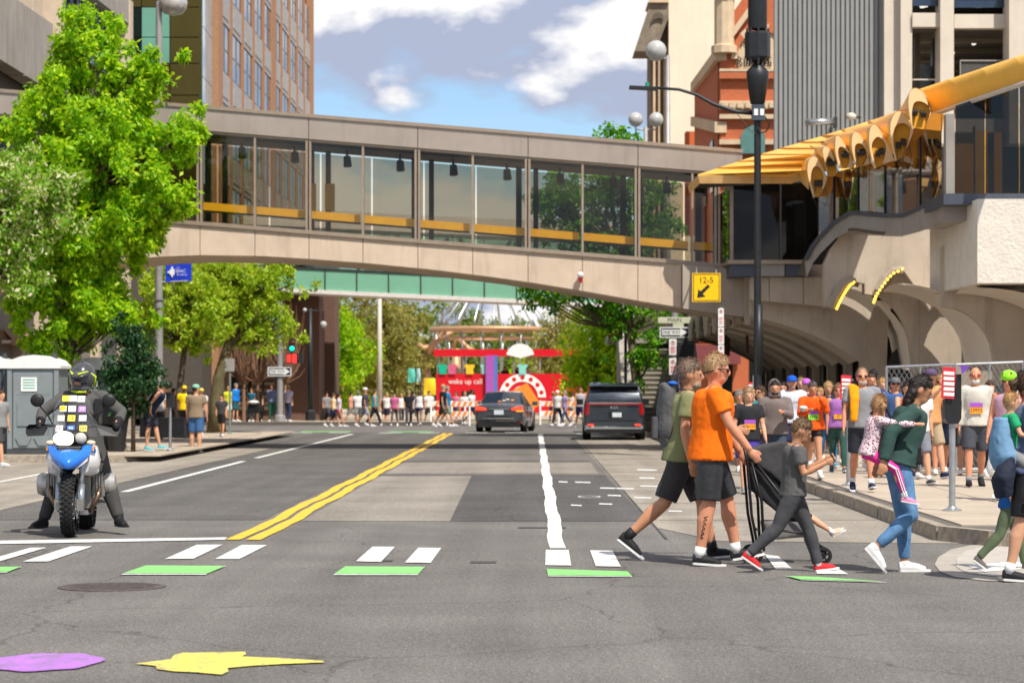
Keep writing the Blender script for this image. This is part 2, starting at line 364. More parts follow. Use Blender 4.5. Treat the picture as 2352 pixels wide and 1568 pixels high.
# kerb ramp at the near right corner
ap = GX((2232, 1252), (2185, 1262), (2155, 1280), (2147, 1297), (2160, 1314), (2195, 1326), (2260, 1334), (2352, 1338), (2700, 1342), (2700, 1254))
struct('kerb_ramp', MB().sheet([(x, y, 0.006) for x, y in ap]), 'kerb_new')
ap2 = GX((2262, 1256), (2220, 1266), (2197, 1284), (2197, 1304), (2220, 1318), (2290, 1326), (2700, 1332), (2700, 1257))
struct('kerb_ramp_panel', MB().sheet([(x, y, 0.011) for x, y in ap2]), mat('ramp_panel', (0.42, 0.385, 0.335), rough=0.9, var=0.15, vscale=4, coords='World'))
mb = MB()
for q in ([(2215, 1300), (2300, 1296), (2352, 1310), (2262, 1316)], [(2290, 1293), (2500, 1296), (2500, 1304), (2330, 1304)]): mb.sheet([(x, y, 0.015) for x, y in GX(*q)])
struct('worn_paint', mb, 'paint_white')
# sidewalk on the left: kerb extension round trees and street furniture
left_poly = [(-60, 53.2), (-9.1, 53.2), (-8.6, 54), (-8.6, 79), (-9.2, 83), (-10.5, 85.5), (-13, 87), (-60, 87)]
sl = walk('sidewalk', list(reversed(left_poly)))
slabs(sl, -14.4, -9.1, 53.6, 83, 1.3, 2.0)
kl = thing('kerb', 'worn dark stone kerb round the left sidewalk with trees', 'kerb', (-8.6, 53.5, 0))
kerbs([(-22, 53.13), (-9.08, 53.13), (-8.53, 53.97), (-8.53, 79), (-9.13, 83), (-10.42, 85.55), (-12.95, 87.07)], kl)
fl = walk('sidewalk', [(-3.6, 107.6), (-3.2, 109), (-3.2, 112.9), (-70, 112.9), (-70, 107.6)]); 
mb = MB().sheet([(x, y, 0.15) for x, y in [(-3.8, 107.9), (-3.5, 109), (-3.5, 112.8), (-70, 112.8), (-70, 107.9)]]); mb.build('paving_slab', 'sidewalk', fl)
# ---- painted markings
def strip(pts, w, z=0.009, wob=0.0):
    mb = MB(); vs = []; fs = []
    for i, (x, y) in enumerate(pts):
        k = math.sin(y * 0.9) * wob + math.sin(y * 2.3 + 1) * wob * 0.6
        vs += [(x + k - w / 2, y, z), (x + k + w / 2, y, z)]
        if i: fs.append((2 * i - 2, 2 * i - 1, 2 * i + 1, 2 * i))
    return mb.add(vs, fs)
ln = lambda x0, x1, y0, y1, n=60: [(x0 + (x1 - x0) * i / n, y0 + (y1 - y0) * i / n) for i in range(n + 1)]
struct('lane_line', strip(ln(-3.05, -3.07, 25.9, 88), 0.15, 0.009, 0.022), 'paint_yellow')
struct('lane_line', strip(ln(-2.84, -2.86, 25.85, 88), 0.15, 0.009, 0.022), 'paint_yellow')
struct('lane_line', strip(ln(0.235, 0.24, 24.5, 87), 0.155, 0.009, 0.012), 'paint_white')
struct('lane_line', strip(ln(-6.14, -6.2, 37.9, 54), 0.13, 0.009), 'paint_white')
struct('lane_line', strip(ln(-6.2, -6.2, 56.5, 86.5), 0.13, 0.009), 'paint_white')
struct('lane_line', strip(ln(-8.85, -9.0, 40, 49), 0.1, 0.009), 'paint_white')
struct('stop_line', MB().sheet([(x, y, 0.009) for x, y in GX((-60, 1243.5), (522, 1235), (516, 1240.5), (-60, 1251.5))]), 'paint_white')
c4 = lambda *p: GX(*[(x / 2, 973.9 + y / 2) for x, y in p]); c5 = lambda *p: GX(*[(1176 + x / 2, 973.9 + y / 2) for x, y in p])
bars = [c4((140, 570), (212, 570), (0, 632), (-75, 632)), c4((325, 564), (425, 564), (222, 633), (105, 634)), c4((905, 556), (1022, 556), (890, 620), (758, 622)), c4((1112, 557), (1226, 558), (1100, 622), (988, 622)),
        c4((1712, 565), (1814, 566), (1750, 635), (1635, 632)), c4((1922, 570), (2027, 571), (1978, 640), (1860, 638)), c5((155, 580), (260, 580), (272, 652), (153, 650)), c5((358, 582), (462, 584), (500, 657), (385, 655)),
        c5((1160, 600), (1225, 610), (1290, 670), (1210, 668)), c5((1400, 640), (1480, 655), (1545, 692), (1400, 690))]
for p in bars: struct('crosswalk_bar', MB().sheet([(x, y, 0.009) for x, y in p]), 'paint_white')
greens = [c4((-60, 660), (100, 658), (30, 685), (-150, 690)), c4((675, 652), (1040, 654), (945, 694), (555, 694)), c4((1590, 656), (1952, 658), (1918, 696), (1530, 696)), c5((160, 668), (530, 680), (552, 705), (165, 702)), c5((1258, 702), (1380, 705), (1730, 730), (1330, 720))]
for p in greens:
    struct('bike_crossing_edge', MB().sheet([(x, y, 0.009) for x, y in p]), 'paint_white')
    q = [p[0], p[1], p[2], p[3]]; a = [(q[0][0] * .94 + q[3][0] * .06, q[0][1] * .94 + q[3][1] * .06), (q[1][0] * .94 + q[2][0] * .06, q[1][1] * .94 + q[2][1] * .06), (q[2][0] * .91 + q[1][0] * .09, q[2][1] * .91 + q[1][1] * .09), (q[3][0] * .91 + q[0][0] * .09, q[3][1] * .91 + q[0][1] * .09)]
    struct('bike_crossing', MB().sheet([(x, y, 0.013) for x, y in a]), 'paint_green')
for x0, x1, y in ((-12.5, -10.4, 88.5), (-8.4, -6.6, 90.5), (-5.2, -3.6, 90), (-2.2, -0.4, 91), (1.7, 3.2, 89)):
    struct('bike_crossing', MB().sheet([(x0, y, 0.012), (x1, y, 0.012), (x1, y + 1.4, 0.012), (x0, y + 1.4, 0.012)]), 'paint_green')
    struct('crosswalk_bar', MB().sheet([(x0 - 0.2, y - 1.9, 0.012), (x0 + 0.6, y - 1.9, 0.012), (x0 + 0.6, y - 1.2, 0.012), (x0 - 0.2, y - 1.2, 0.012)]).sheet([(x0 + 1.2, y - 1.9, 0.012), (x0 + 1.9, y - 1.9, 0.012), (x0 + 1.9, y - 1.2, 0.012), (x0 + 1.2, y - 1.2, 0.012)]), 'paint_white')
mb = MB()
for x, y, l in ((575, 210, 90), (585, 247, 70), (590, 285, 90), (560, 338, 80), (720, 400, 60), (215, 265, 40), (290, 267, 70), (405, 294, 70), (480, 296, 80), (440, 328, 60), (270, 373, 50), (400, 367, 60)):
    mb.sheet([(a, b, 0.009) for a, b in c5((x, y - 2), (x + l, y), (x + l, y + 5), (x, y + 3))])
c = G(1176 + 355 / 2, 973.9 + 335 / 2)
for i in range(20):
    a, b = 2 * math.pi * i / 20, 2 * math.pi * (i + 1) / 20; e = lambda t, r: (c.x + math.cos(t) * 0.165 * r, c.y + math.sin(t) * 0.36 * r, 0.009)
    mb.sheet([e(a, 1), e(b, 1), e(b, 0.82), e(a, 0.82)])
struct('parking_mark', mb, 'paint_white')
c = G(100, 1522); mb = MB().sheet([(c.x + math.cos(t) * 0.325 * (1 + 0.05 * math.sin(5 * t)), c.y + math.sin(t) * 0.47 * (1 + 0.06 * math.sin(7 * t)), 0.009) for t in np.linspace(0, 2 * math.pi, 40)[:-1]])
tag(mb.build('sprayed_spot', 'paint_purple'), 'round purple spot sprayed on the near asphalt', 'painted spot')
arrow = c4((620, 1105), (740, 1090), (785, 1085), (800, 1065), (840, 1055), (1125, 1050), (1130, 1060), (1110, 1072), (1300, 1080), (1480, 1092), (1492, 1099), (1300, 1106), (1150, 1115), (1045, 1125), (1050, 1140), (1020, 1155), (900, 1145), (800, 1140), (720, 1130), (715, 1115))
tag(MB().sheet([(x, y, 0.009) for x, y in arrow]).build('sprayed_arrow', 'paint_lemon'), 'yellow arrow sprayed on the near asphalt, pointing left', 'painted arrow')
t = thing('manhole_cover', 'dark iron manhole cover in the near road', 'manhole', G(257, 1348))
c = G(257, 1348); MB().lathe((c.x, c.y, 0), [(0.42, 0.0), (0.42, 0.008), (0.37, 0.009), (0.37, 0.006), (0.001, 0.006)], 32, cap=False).build('rim', 'iron', t)
mb = MB()
for i in range(-4, 5):
    h = math.sqrt(max(0, 0.33 ** 2 - (i * 0.07) ** 2)); mb.bb((c.x - h, c.y + i * 0.07 - 0.012, 0.0062), (c.x + h, c.y + i * 0.07 + 0.012, 0.011))
mb.build('rib', 'iron', t)
# ================================================================== skywalk over the street
mat('bridge_fascia', (0.40, 0.335, 0.285), rough=0.45, metal=0.35, var=0.1, vscale=0.8, coords='World', stain=0.25)
mat('bridge_frame', (0.36, 0.28, 0.21), rough=0.45, metal=0.4, var=0.12, vscale=6)
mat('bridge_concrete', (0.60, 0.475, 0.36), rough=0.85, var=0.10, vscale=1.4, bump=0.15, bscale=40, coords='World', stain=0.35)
mat('dark_frame', (0.035, 0.033, 0.03), rough=0.5)
mat('rail_orange', (1.0, 0.50, 0.02), rough=0.5, var=0.1)
mat('ceiling_dark', (0.06, 0.055, 0.05), rough=0.8)
mat('joint_dark', (0.09, 0.07, 0.05), rough=0.9)
glass('pane_bronze', (0.96, 0.94, 0.87), base=0.005, amount=0.45)
glass('pane_far', (0.58, 0.57, 0.53), base=0.0, amount=0.3)
YB, DB = 63.0, 3.4; SB = S(YB)
top = lambda x: 246 + (x - 460) * 0.0815
sill = lambda x: 512 + (x - 460) * 0.0805
def under(x):                                           # arched underside of the concrete girder
    xs = [-120, 60, 200, 300, 360, 460, 600, 700, 850, 1000, 1130, 1235, 1350, 1470, 1590, 1710]
    ys = [680, 640, 612, 598, 592, 588, 590, 596, 607, 622, 638, 653, 672, 693, 712, 728]
    return float(np.interp(x, xs, ys))
br = thing('skywalk_bridge', 'covered glass skywalk with arched concrete girder spanning the street', 'bridge', (-4, YB, 0))
def bquad(x0, x1, f0, f1, y, m, name, thick=0.08, parent=br, n=1):
    """slab between picture heights f0 (top) and f1 (bottom) from x0 to x1 in the plane Y = y"""
    xs = [x0 + (x1 - x0) * i / n for i in range(n + 1)]
    pl = [P(x, f0(x), YB) for x in xs] + [P(x, f1(x), YB) for x in reversed(xs)]
    for p in pl: p.y = y
    return MB().prism(pl, (0, thick, 0)).build(name, m, parent)
bays = [-104, -40, 84, 209, 334, 460, 586, 710, 834, 960, 1086, 1213, 1338, 1465, 1590]
ends = (-104, 1705)
for a, b in zip([ends[0], 209, 460, 710, 960, 1213, 1465], [209, 460, 710, 960, 1213, 1465, ends[1]]):
    bquad(a + 0.8, b - 0.8, top, lambda x: top(x) + 54, YB - 0.12, 'bridge_fascia', 'roof_fascia', 0.1)
bquad(*ends, lambda x: top(x) - 3, lambda x: top(x) + 5, YB - 0.16, 'bridge_frame', 'roof_edge', DB + 0.3)
bquad(*ends, lambda x: top(x) + 6, lambda x: top(x) + 40, YB + 0.05, 'ceiling_dark', 'ceiling', DB - 0.1)
bquad(*ends, lambda x: sill(x) + 8, lambda x: sill(x) + 26, YB + 0.06, 'ceiling_dark', 'floor', DB - 0.12)
bquad(*ends, lambda x: top(x) + 54, lambda x: top(x) + 60, YB - 0.06, 'bridge_frame', 'head_rail', 0.16)
bquad(*ends, lambda x: sill(x) - 3, lambda x: sill(x) + 6, YB - 0.1, 'bridge_frame', 'sill_rail', 0.22)
bquad(*ends, top, lambda x: top(x) + 54, YB + DB, 'bridge_fascia', 'far_fascia', 0.1)
for i, x in enumerate(bays + [1648]):
    big = (i % 2 == 1)
    if big:
        for d in (-5, 3): bquad(x + d - 2.6, x + d + 2.6, lambda x: top(x) + 55, sill, YB - 0.09, 'bridge_frame', 'mullion', 0.2)
        bquad(x - 2.5, x + 1, lambda x: top(x) + 56, sill, YB - 0.02, 'dark_frame', 'mullion', 0.16)
        bquad(x + 12, x + 24, lambda x: top(x) + 50, sill, YB + DB, 'dark_frame', 'far_mullion', 0.15)
        bquad(x - 30, x - 16, lambda x: top(x) + 50, sill, YB + DB, 'dark_frame', 'far_mullion', 0.15)
    else:
        bquad(x - 2.6, x + 2.6, lambda x: top(x) + 55, sill, YB - 0.07, 'bridge_frame', 'mullion', 0.16)
xs = bays + [1648]
for a, b in zip(xs, xs[1:]):
    bquad(a + 2, b - 2, lambda x: top(x) + 58, lambda x: sill(x) - 2, YB, 'pane_bronze', 'window_pane', 0.012)
    bquad(a + 2, b - 2, lambda x: top(x) + 58, lambda x: sill(x) - 2, YB + DB + 0.05, 'pane_far', 'window_pane', 0.012)
    bquad(a - 2, b - 8, lambda x: sill(x) - 50, lambda x: sill(x) - 32, YB + 0.3, 'rail_orange', 'handrail', 0.1)
    bquad(a - 2, b - 8, lambda x: sill(x) - 33, lambda x: sill(x) - 28, YB + 0.33, 'dark_frame', 'handrail_bracket', 0.1)
    for q in (0.6,):
        x = a + (b - a) * q; p = P(x, top(x) + 62, YB); p.y = YB + DB * 0.55
        mb = MB().tube([(p.x, p.y, p.z + 0.06), (p.x, p.y, p.z - 0.1)], 0.03, 6).tube([(p.x, p.y, p.z - 0.1), (p.x + 0.02, p.y - 0.05, p.z - 0.36)], [0.09, 0.11], 10)
        mb.build('spotlight', 'dark_frame', br)
for x, w in ((690, 22), (735, 22)):                     # orange cabinets on the far posts
    p0, p1 = P(x - w / 2, 400, YB), P(x + w / 2, 465, YB); MB().bb((p0.x, YB + DB - 0.5, p1.z), (p1.x, YB + DB - 0.25, p0.z)).build('speaker_cabinet', 'rail_orange', br)
# concrete girder panels, arched underside
cuts = [-104, -40, 84, 209, 334, 460, 586, 710, 834, 960, 1086, 1213, 1338, 1465, 1565]
for a, b in zip(cuts, cuts[1:]):
    bquad(a + 0.7, b - 0.7, lambda x: sill(x) + 6, lambda x: under(x) - 2, YB - 0.04, 'bridge_concrete', 'girder_panel', 0.3, n=6)
    bquad(a + 0.7, b - 0.7, lambda x: sill(x) + 6, lambda x: under(x) - 2, YB + DB - 0.2, 'bridge_concrete', 'girder_panel', 0.3, n=6)
bquad(-104, 1690, lambda x: sill(x) + 12, under, YB + 0.04, 'bridge_concrete', 'girder', DB - 0.2, n=30)
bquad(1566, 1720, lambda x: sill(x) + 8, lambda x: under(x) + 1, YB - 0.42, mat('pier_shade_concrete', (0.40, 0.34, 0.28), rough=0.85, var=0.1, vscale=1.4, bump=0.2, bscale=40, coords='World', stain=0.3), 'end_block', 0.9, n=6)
p = P(1333, 632, YB); p.y = YB - 0.2                     # small globe lamp with a red tip
lp = MB().ball(p, 0.085, 12, 8).build('globe_lamp', mat('globe_white', (0.75, 0.75, 0.75), rough=0.25), br, smooth=True)
MB().tube([(p.x, p.y, p.z - 0.07), (p.x, p.y, p.z - 0.2)], [0.06, 0.035], 10).build('red_tip', mat('lamp_red', (0.5, 0.02, 0.02), rough=0.35), lp)
MB().tube([(p.x, p.y, p.z + 0.08), (p.x, p.y + 0.2, p.z + 0.1)], 0.02, 6).build('bracket', 'dark_frame', lp)

# ---- second, green glazed skywalk farther off
mat('green_panel', (0.20, 0.44, 0.30), rough=0.2, var=0.06, vscale=1, coords='World'); mat('pale_beam', (0.72, 0.66, 0.62), rough=0.6)
glass('pane_green', (0.76, 0.89, 0.82), base=0.03)
Y2 = 112.0; g2 = thing('green_skywalk', 'pale green glass skywalk farther down the street', 'bridge', (-4, Y2, 0))
def gq(x0, x1, ya, yb, m, name, y=Y2, thick=0.06):
    sl_ = 0.0468; f = lambda x, b: b + (x - 655) * sl_
    pl = [P(x0, f(x0, ya), Y2), P(x1, f(x1, ya), Y2), P(x1, f(x1, yb), Y2), P(x0, f(x0, yb), Y2)]
    for p in pl: p.y = y
    return MB().prism(pl, (0, thick, 0)).build(name, m, g2)
gq(560, 1420, 662, 671, 'pale_beam', 'bottom_beam', Y2 - 0.1, 3.0)
gq(560, 1420, 480, 520, 'pale_beam', 'roof', Y2 - 0.1, 3.0)
gq(560, 1420, 612, 616, 'dark_frame', 'rail', Y2 - 0.05)
gq(560, 1420, 640, 660, 'pale_beam', 'floor', Y2 + 0.1, 2.7)
xs2 = [600, 674, 747, 820, 893, 967, 1040, 1113, 1187, 1260, 1333, 1407]
for a, b in zip(xs2, xs2[1:]):
    gq(a + 1, b - 1, 616, 662, 'green_panel', 'spandrel_panel'); gq(a + 1, b - 1, 520, 612, 'pane_green', 'window_pane', Y2, 0.02)
    gq(a - 0.9, a + 0.9, 520, 662, 'dark_frame', 'mullion', Y2 - 0.06)
    gq(a + 1, b - 1, 520, 612, 'pane_green', 'window_pane', Y2 + 2.9, 0.02)
for a in xs2[1:-1:2]:                                   # white V struts inside
    p, q, r = [P(x, y + (x - 655) * 0.0468, Y2) for x, y in ((a - 60, 525), (a, 608), (a + 60, 525))]
    for v in (p, q, r): v.y = Y2 + 1.4
    MB().tube([p, q, r], 0.09, 8).build('strut', 'pale_beam', g2)
# ================================================================== parkade on the right
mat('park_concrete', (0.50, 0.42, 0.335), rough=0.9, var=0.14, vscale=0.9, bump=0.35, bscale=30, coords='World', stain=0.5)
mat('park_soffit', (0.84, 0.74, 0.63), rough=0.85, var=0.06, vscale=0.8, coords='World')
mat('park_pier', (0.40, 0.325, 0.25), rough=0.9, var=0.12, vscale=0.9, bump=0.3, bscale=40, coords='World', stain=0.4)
mat('stipple', (0.70, 0.64, 0.55), rough=0.9, var=0.08, vscale=3, bump=1.0, bscale=14, coords='World')
mat('ledge_panel', (0.33, 0.30, 0.27), rough=0.5, metal=0.25, var=0.12, vscale=1.1, coords='World')
mat('ledge_dark', (0.075, 0.085, 0.11), rough=0.45, metal=0.3, var=0.15, vscale=2)
mat('roof_yellow', (0.90, 0.48, 0.075), rough=0.45, var=0.07, vscale=1.6, coords='World', stain=0.12)
mat('roof_orange', (0.74, 0.34, 0.015), rough=0.5, var=0.08, vscale=2, coords='World')
mat('roof_rim', (0.84, 0.56, 0.28), rough=0.6, var=0.06, vscale=2)
mat('corrugated', (0.285, 0.285, 0.275), rough=0.55, metal=0.25, var=0.06, vscale=1.5, coords='World', stain=0.2)
mat('column_cream', (0.62, 0.545, 0.45), rough=0.75, var=0.07, vscale=1.2, coords='World', stain=0.15)
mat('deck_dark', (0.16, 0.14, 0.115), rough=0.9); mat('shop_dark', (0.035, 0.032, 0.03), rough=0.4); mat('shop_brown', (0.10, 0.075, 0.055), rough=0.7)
glass('pane_smoke', (0.25, 0.24, 0.23), base=0.0, amount=0.6)
glass('pane_clear', (0.75, 0.78, 0.76), base=0.03)
pk = thing('parkade_building', 'concrete parking garage with yellow scalloped roof and arched arcade', 'building', (9, 62, 0))
# --- arcade: quarter arch fins, one per bay, with pale vaulted soffits between them
XL, ZL, ZT = 5.3, 3.34, 4.25
def arch_pts(xl, zl, xp, n=14, low=0.36, full=False):
    """underside of a fin: long flat curve that turns down to the pier"""
    r = []
    for u in np.linspace(0, 1, n):
        d = (1 - math.sqrt(max(0, 1 - u * u))) * (1 - 2.05 / zl) if full else 0.55 * u + 0.45 * u ** 3
        r.append((xl + (xp - xl) * u, zl * (1 - (1.0 if full else low) * d)))
    return r
def fin(Y, xl, zl, xp, th=0.16, ztop=ZT, m='park_concrete', full=False):
    c = arch_pts(xl, zl, xp, full=full)
    poly = [(x, Y, z) for x, z in c] + [(xp + 0.75, Y, 0.15), (xp + 0.75, Y, ztop), (xl, Y, ztop)]
    # quads along the curve so that the slab stays clean
    mb = MB()
    for (x0, z0), (x1, z1) in zip(c, c[1:]):
        mb.prism([(x0, Y, z0), (x1, Y, z1), (x1, Y, ztop), (x0, Y, ztop)], (0, th, 0))
    mb.bb((xp, Y, 0.14), (xp + (0.75 if full else 0.2), Y + max(th, 0.35), ztop)); return mb.build('arch_fin', m, pk)
def vault(Y0, Y1, xl, zl, xp, full=False):
    """soffit shell, arched a little across the bay"""
    c = arch_pts(xl, zl + 0.08, xp + 0.12, full=full); rows = []
    for i in range(9):
        q = i / 8; lift = 0.10 * math.sin(math.pi * q)
        rows.append([(x - lift * 0.25 * (z < 2), Y0 + (Y1 - Y0) * q, z + lift * min(1, z / 3.0)) for x, z in c])
    return MB().grid(rows).build('vault_soffit', 'park_soffit', pk, smooth=True)
ys = [62 + 3.7 * k for k in range(8)]
for k, y in enumerate(ys):
    fin(y, XL, ZL, 8.1)
    if k < 7: vault(y + 0.16, y + 3.7, XL, ZL, 8.1)
for k, y in enumerate(ys[:-1]):                          # street side fascia with a small dark arched opening per bay
    mb = MB(); n = 10; pts = []
    for i in range(n + 1):
        t = math.pi * i / n; pts.append((y + 2.0 - 1.15 * math.cos(t), ZL - 0.12 + 0.62 * math.sin(t)))
    prof = [(y + 0.3, ZL - 0.2)] + pts + [(y + 3.7, ZL - 0.2)]
    for (a, za), (b, zb) in zip(prof, prof[1:]): mb.prism([(XL - 0.06, a, za), (XL - 0.06, b, zb), (XL - 0.06, b, ZT + 0.3), (XL - 0.06, a, ZT + 0.3)], (0.12, 0, 0))
    mb.build('fascia_arch', 'park_concrete', pk)
MB().bb((XL - 0.1, 62.0, ZT + 0.004), (30, 92, ZT + 0.35)).build('canopy_slab', 'park_concrete', pk)
for k, y in enumerate(ys[:-1]):                          # dark shopfronts between the piers
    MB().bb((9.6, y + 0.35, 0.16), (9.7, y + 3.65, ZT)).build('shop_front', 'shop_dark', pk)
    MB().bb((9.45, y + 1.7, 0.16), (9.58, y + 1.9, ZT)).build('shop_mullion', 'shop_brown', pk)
MB().bb((8.1, 91.5, 0.16), (20, 91.8, ZT)).build('shop_end_wall', 'shop_brown', pk)
for x, Y in ((6.35, 75), (6.5, 72), (6.1, 80), (6.22, 80.5)):
    MB().tube([(x, Y, ZT - 0.2), (x, Y, 2.6)], 0.05, 8).build('hanging_rod', mat('rod_red', (0.10, 0.03, 0.025), rough=0.6), pk)
# --- the bigger near bays at the corner
fin(58.6, 7.75, 3.75, 8.8, 0.3, 4.6, full=True); vault(58.9, 61.9, 7.0, 3.85, 8.75, True)
fin(54.0, 8.75, 3.3, 9.88, 0.3, 4.6, full=True); vault(54.3, 57.95, 8.0, 3.7, 9.8, True)
fin(50.4, 9.9, 3.5, 11.6, 0.4, 3.6, full=True); vault(50.8, 53.95, 9.0, 3.5, 11.3, True)
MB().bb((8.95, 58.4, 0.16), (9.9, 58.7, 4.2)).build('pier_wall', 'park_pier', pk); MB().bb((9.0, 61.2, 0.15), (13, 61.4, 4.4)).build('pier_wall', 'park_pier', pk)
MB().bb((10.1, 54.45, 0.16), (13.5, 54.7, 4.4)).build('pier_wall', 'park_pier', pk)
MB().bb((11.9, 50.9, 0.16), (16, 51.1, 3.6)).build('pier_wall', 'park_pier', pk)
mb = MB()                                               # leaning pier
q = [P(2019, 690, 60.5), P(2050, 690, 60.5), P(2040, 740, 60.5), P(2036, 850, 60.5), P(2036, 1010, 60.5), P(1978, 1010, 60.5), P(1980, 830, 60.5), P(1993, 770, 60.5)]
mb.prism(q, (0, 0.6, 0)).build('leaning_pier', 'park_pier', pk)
t = [P(x, y, 61.0) for x, y in ((2040, 1010), (2040, 835), (2050, 810), (2070, 793), (2100, 785), (2140, 785), (2140, 1010))]
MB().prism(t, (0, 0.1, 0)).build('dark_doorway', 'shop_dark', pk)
sg = [P(x, y, 60.9) for x, y in ((2068, 838), (2078, 826), (2100, 815), (2100, 850), (2078, 850))]
s_ = MB().prism(sg, (0, 0.05, 0)).build('wall_sign', mat('sign_grey', (0.35, 0.35, 0.35), rough=0.5), pk)
text_mb('TEA', 0.3, P(2098, 838, 60.85)).build('lettering', mat('sign_amber', (0.75, 0.25, 0.03), rough=0.5), s_)
# --- concrete face above the near arches (cut by three arches, V drop between the 2nd and 3rd)
cv = lambda x, y: (1561.9 + 0.3359 * x, 367.5 + 0.3359 * y)
low = [(990, 1003), (1025, 1005), (1060, 925), (1110, 850), (1155, 818), (1195, 828), (1240, 842), (1262, 842), (1264, 915), (1338, 925), (1345, 885), (1395, 800), (1450, 752), (1490, 742), (1525, 748), (1570, 810), (1620, 880), (1660, 945), (1695, 1005), (1715, 1032), (1735, 1028), (1775, 910), (1830, 815), (1890, 758), (1935, 762), (1985, 820), (2035, 880)]
up = lambda x: float(np.interp(x, [990, 1000, 1130, 1240, 1380, 1540, 1680, 1800, 2035], [700, 640, 470, 400, 400, 400, 360, 320, 300]))
mb = MB(); YW = 58.0
for a, b in zip(low, low[1:]):
    if b[0] - a[0] < 0.5: continue
    q = [P(*cv(*a), YW), P(*cv(*b), YW), P(*cv(b[0], up(b[0])), YW), P(*cv(a[0], up(a[0])), YW)]
    mb.prism(q, (0, 0.5, 0))
mb.build('arched_wall', 'park_concrete', pk)
for seg in (slice(1, 6), slice(10, 15), slice(20, 25)):   # hooded lips over the arches, bulbs on two of them
    pts = [P(*cv(*a), YW) for a in low[seg]]; pts = [Vector((p.x, YW - 0.1, p.z - 0.02)) for p in pts]
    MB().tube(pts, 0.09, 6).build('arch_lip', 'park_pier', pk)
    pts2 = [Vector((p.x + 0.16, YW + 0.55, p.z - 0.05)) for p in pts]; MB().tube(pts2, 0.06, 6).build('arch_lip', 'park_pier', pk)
bulb = mat('bulb', (0.9, 0.6, 0.1), emit=(1.0, 0.62, 0.08), estr=1.6)
for path in ([(1072, 1015), (1090, 975), (1110, 935), (1135, 895), (1160, 860), (1190, 835)], [(1325, 972), (1340, 930), (1370, 880), (1410, 825), (1455, 775), (1520, 748)]):
    pts = [P(*cv(*a), YW - 0.16) for a in path]
    for i in range(12):
        u = i / 11 * (len(pts) - 1); k = min(int(u), len(pts) - 2); p = pts[k].lerp(pts[k + 1], u - k)
        MB().ball(p, 0.036, 8, 6).build('light_bulb', bulb, pk, smooth=True)
# beam under the glazed landing
for a, b in ((480, 610), (610, 845), (845, 992)):
    q = [P(*cv(x, y), 61.5) for x, y in ((a + 2, 800), (b - 2, 802), (b - 2, 965 + (b - 590) * 0.09), (a + 2, 965 + (a - 590) * 0.09))]
    MB().prism(q, (0, 0.4, 0)).build('beam_panel', 'park_concrete', pk)
# --- white stippled block
a, b = P(2245, 650, 50), P(2600, 457, 50); MB().bb((a.x, 50, a.z), (b.x, 56, b.z)).build('stippled_block', 'stipple', pk)
# --- curved ledge ribbon made of panels
tp = [(1850.8, 599.3, 58.6), (1864, 572, 58.4), (1881, 549, 58.1), (1914.6, 515, 57.6), (1948, 495, 57), (1970, 494, 56.6), (1995, 497, 56.1), (2032, 500, 55.4), (2072.5, 500, 54.5), (2113, 482, 53.4), (2140, 470, 52.6), (2163, 460, 51.8)]
bt = [(1854, 634.5), (1866, 606), (1884, 582.5), (1918, 549), (1948, 532), (1965, 532), (1992, 536), (2030, 540.5), (2074, 542), (2115, 531), (2142, 521), (2165, 512)]
for i in range(len(tp) - 1):
    e = 0.006
    A, B = P(*tp[i]), P(*tp[i + 1]); C, D = P(*bt[i + 1], tp[i + 1][2]), P(*bt[i], tp[i][2])
    A2, B2, C2, D2 = [v + (v2 - v) * e for v, v2 in ((A, B), (B, A), (C, D), (D, C))]
    MB().prism([A2, B2, C2, D2], (0.0, 0.25, 0.0)).build('ledge_panel', 'ledge_panel', pk)
    MB().prism([A + Vector((0, -0.12, 0)), B + Vector((0, -0.12, 0)), B + Vector((0, -0.12, 0.09)), A + Vector((0, -0.12, 0.09))], (0, 0.5, 0)).build('ledge_cap', 'ledge_dark', pk)
    MB().prism([D2, C2, C2 + Vector((0, 2.0, 0.12)), D2 + Vector((0, 2.0, 0.12))], (0, 0, 0.08)).build('soffit_panel', 'shop_brown', pk)
a, b = P(2166, 507, 51.2), P(2243, 473, 51.2); MB().bb((a.x, 51.2, a.z), (b.x, 54, b.z)).build('ledge_block', 'ledge_panel', pk)
a, b = P(2160, 473, 51), P(2420, 448, 51); MB().bb((a.x, 50.6, a.z), (b.x, 54, b.z)).build('ledge_cap', 'ledge_dark', pk)
# landing ledge under the glazed corner
for a, b, m in ((1678, 1745, 'ledge_dark'), (1745, 1803, 'ledge_panel'), (1803, 1853, 'ledge_dark')):
    q0, q1 = P(a + 1, 634, 61.2), P(b - 1, 606, 61.2); MB().bb((q0.x, 61.2, q0.z), (q1.x, 65.9, q1.z)).build('landing_ledge', m, pk)
q0, q1 = P(1672, 606, 61.1), P(1856, 597, 61.1); MB().bb((q0.x, 61.1, q0.z), (q1.x, 66, q1.z)).build('landing_cap', 'bridge_frame', pk)
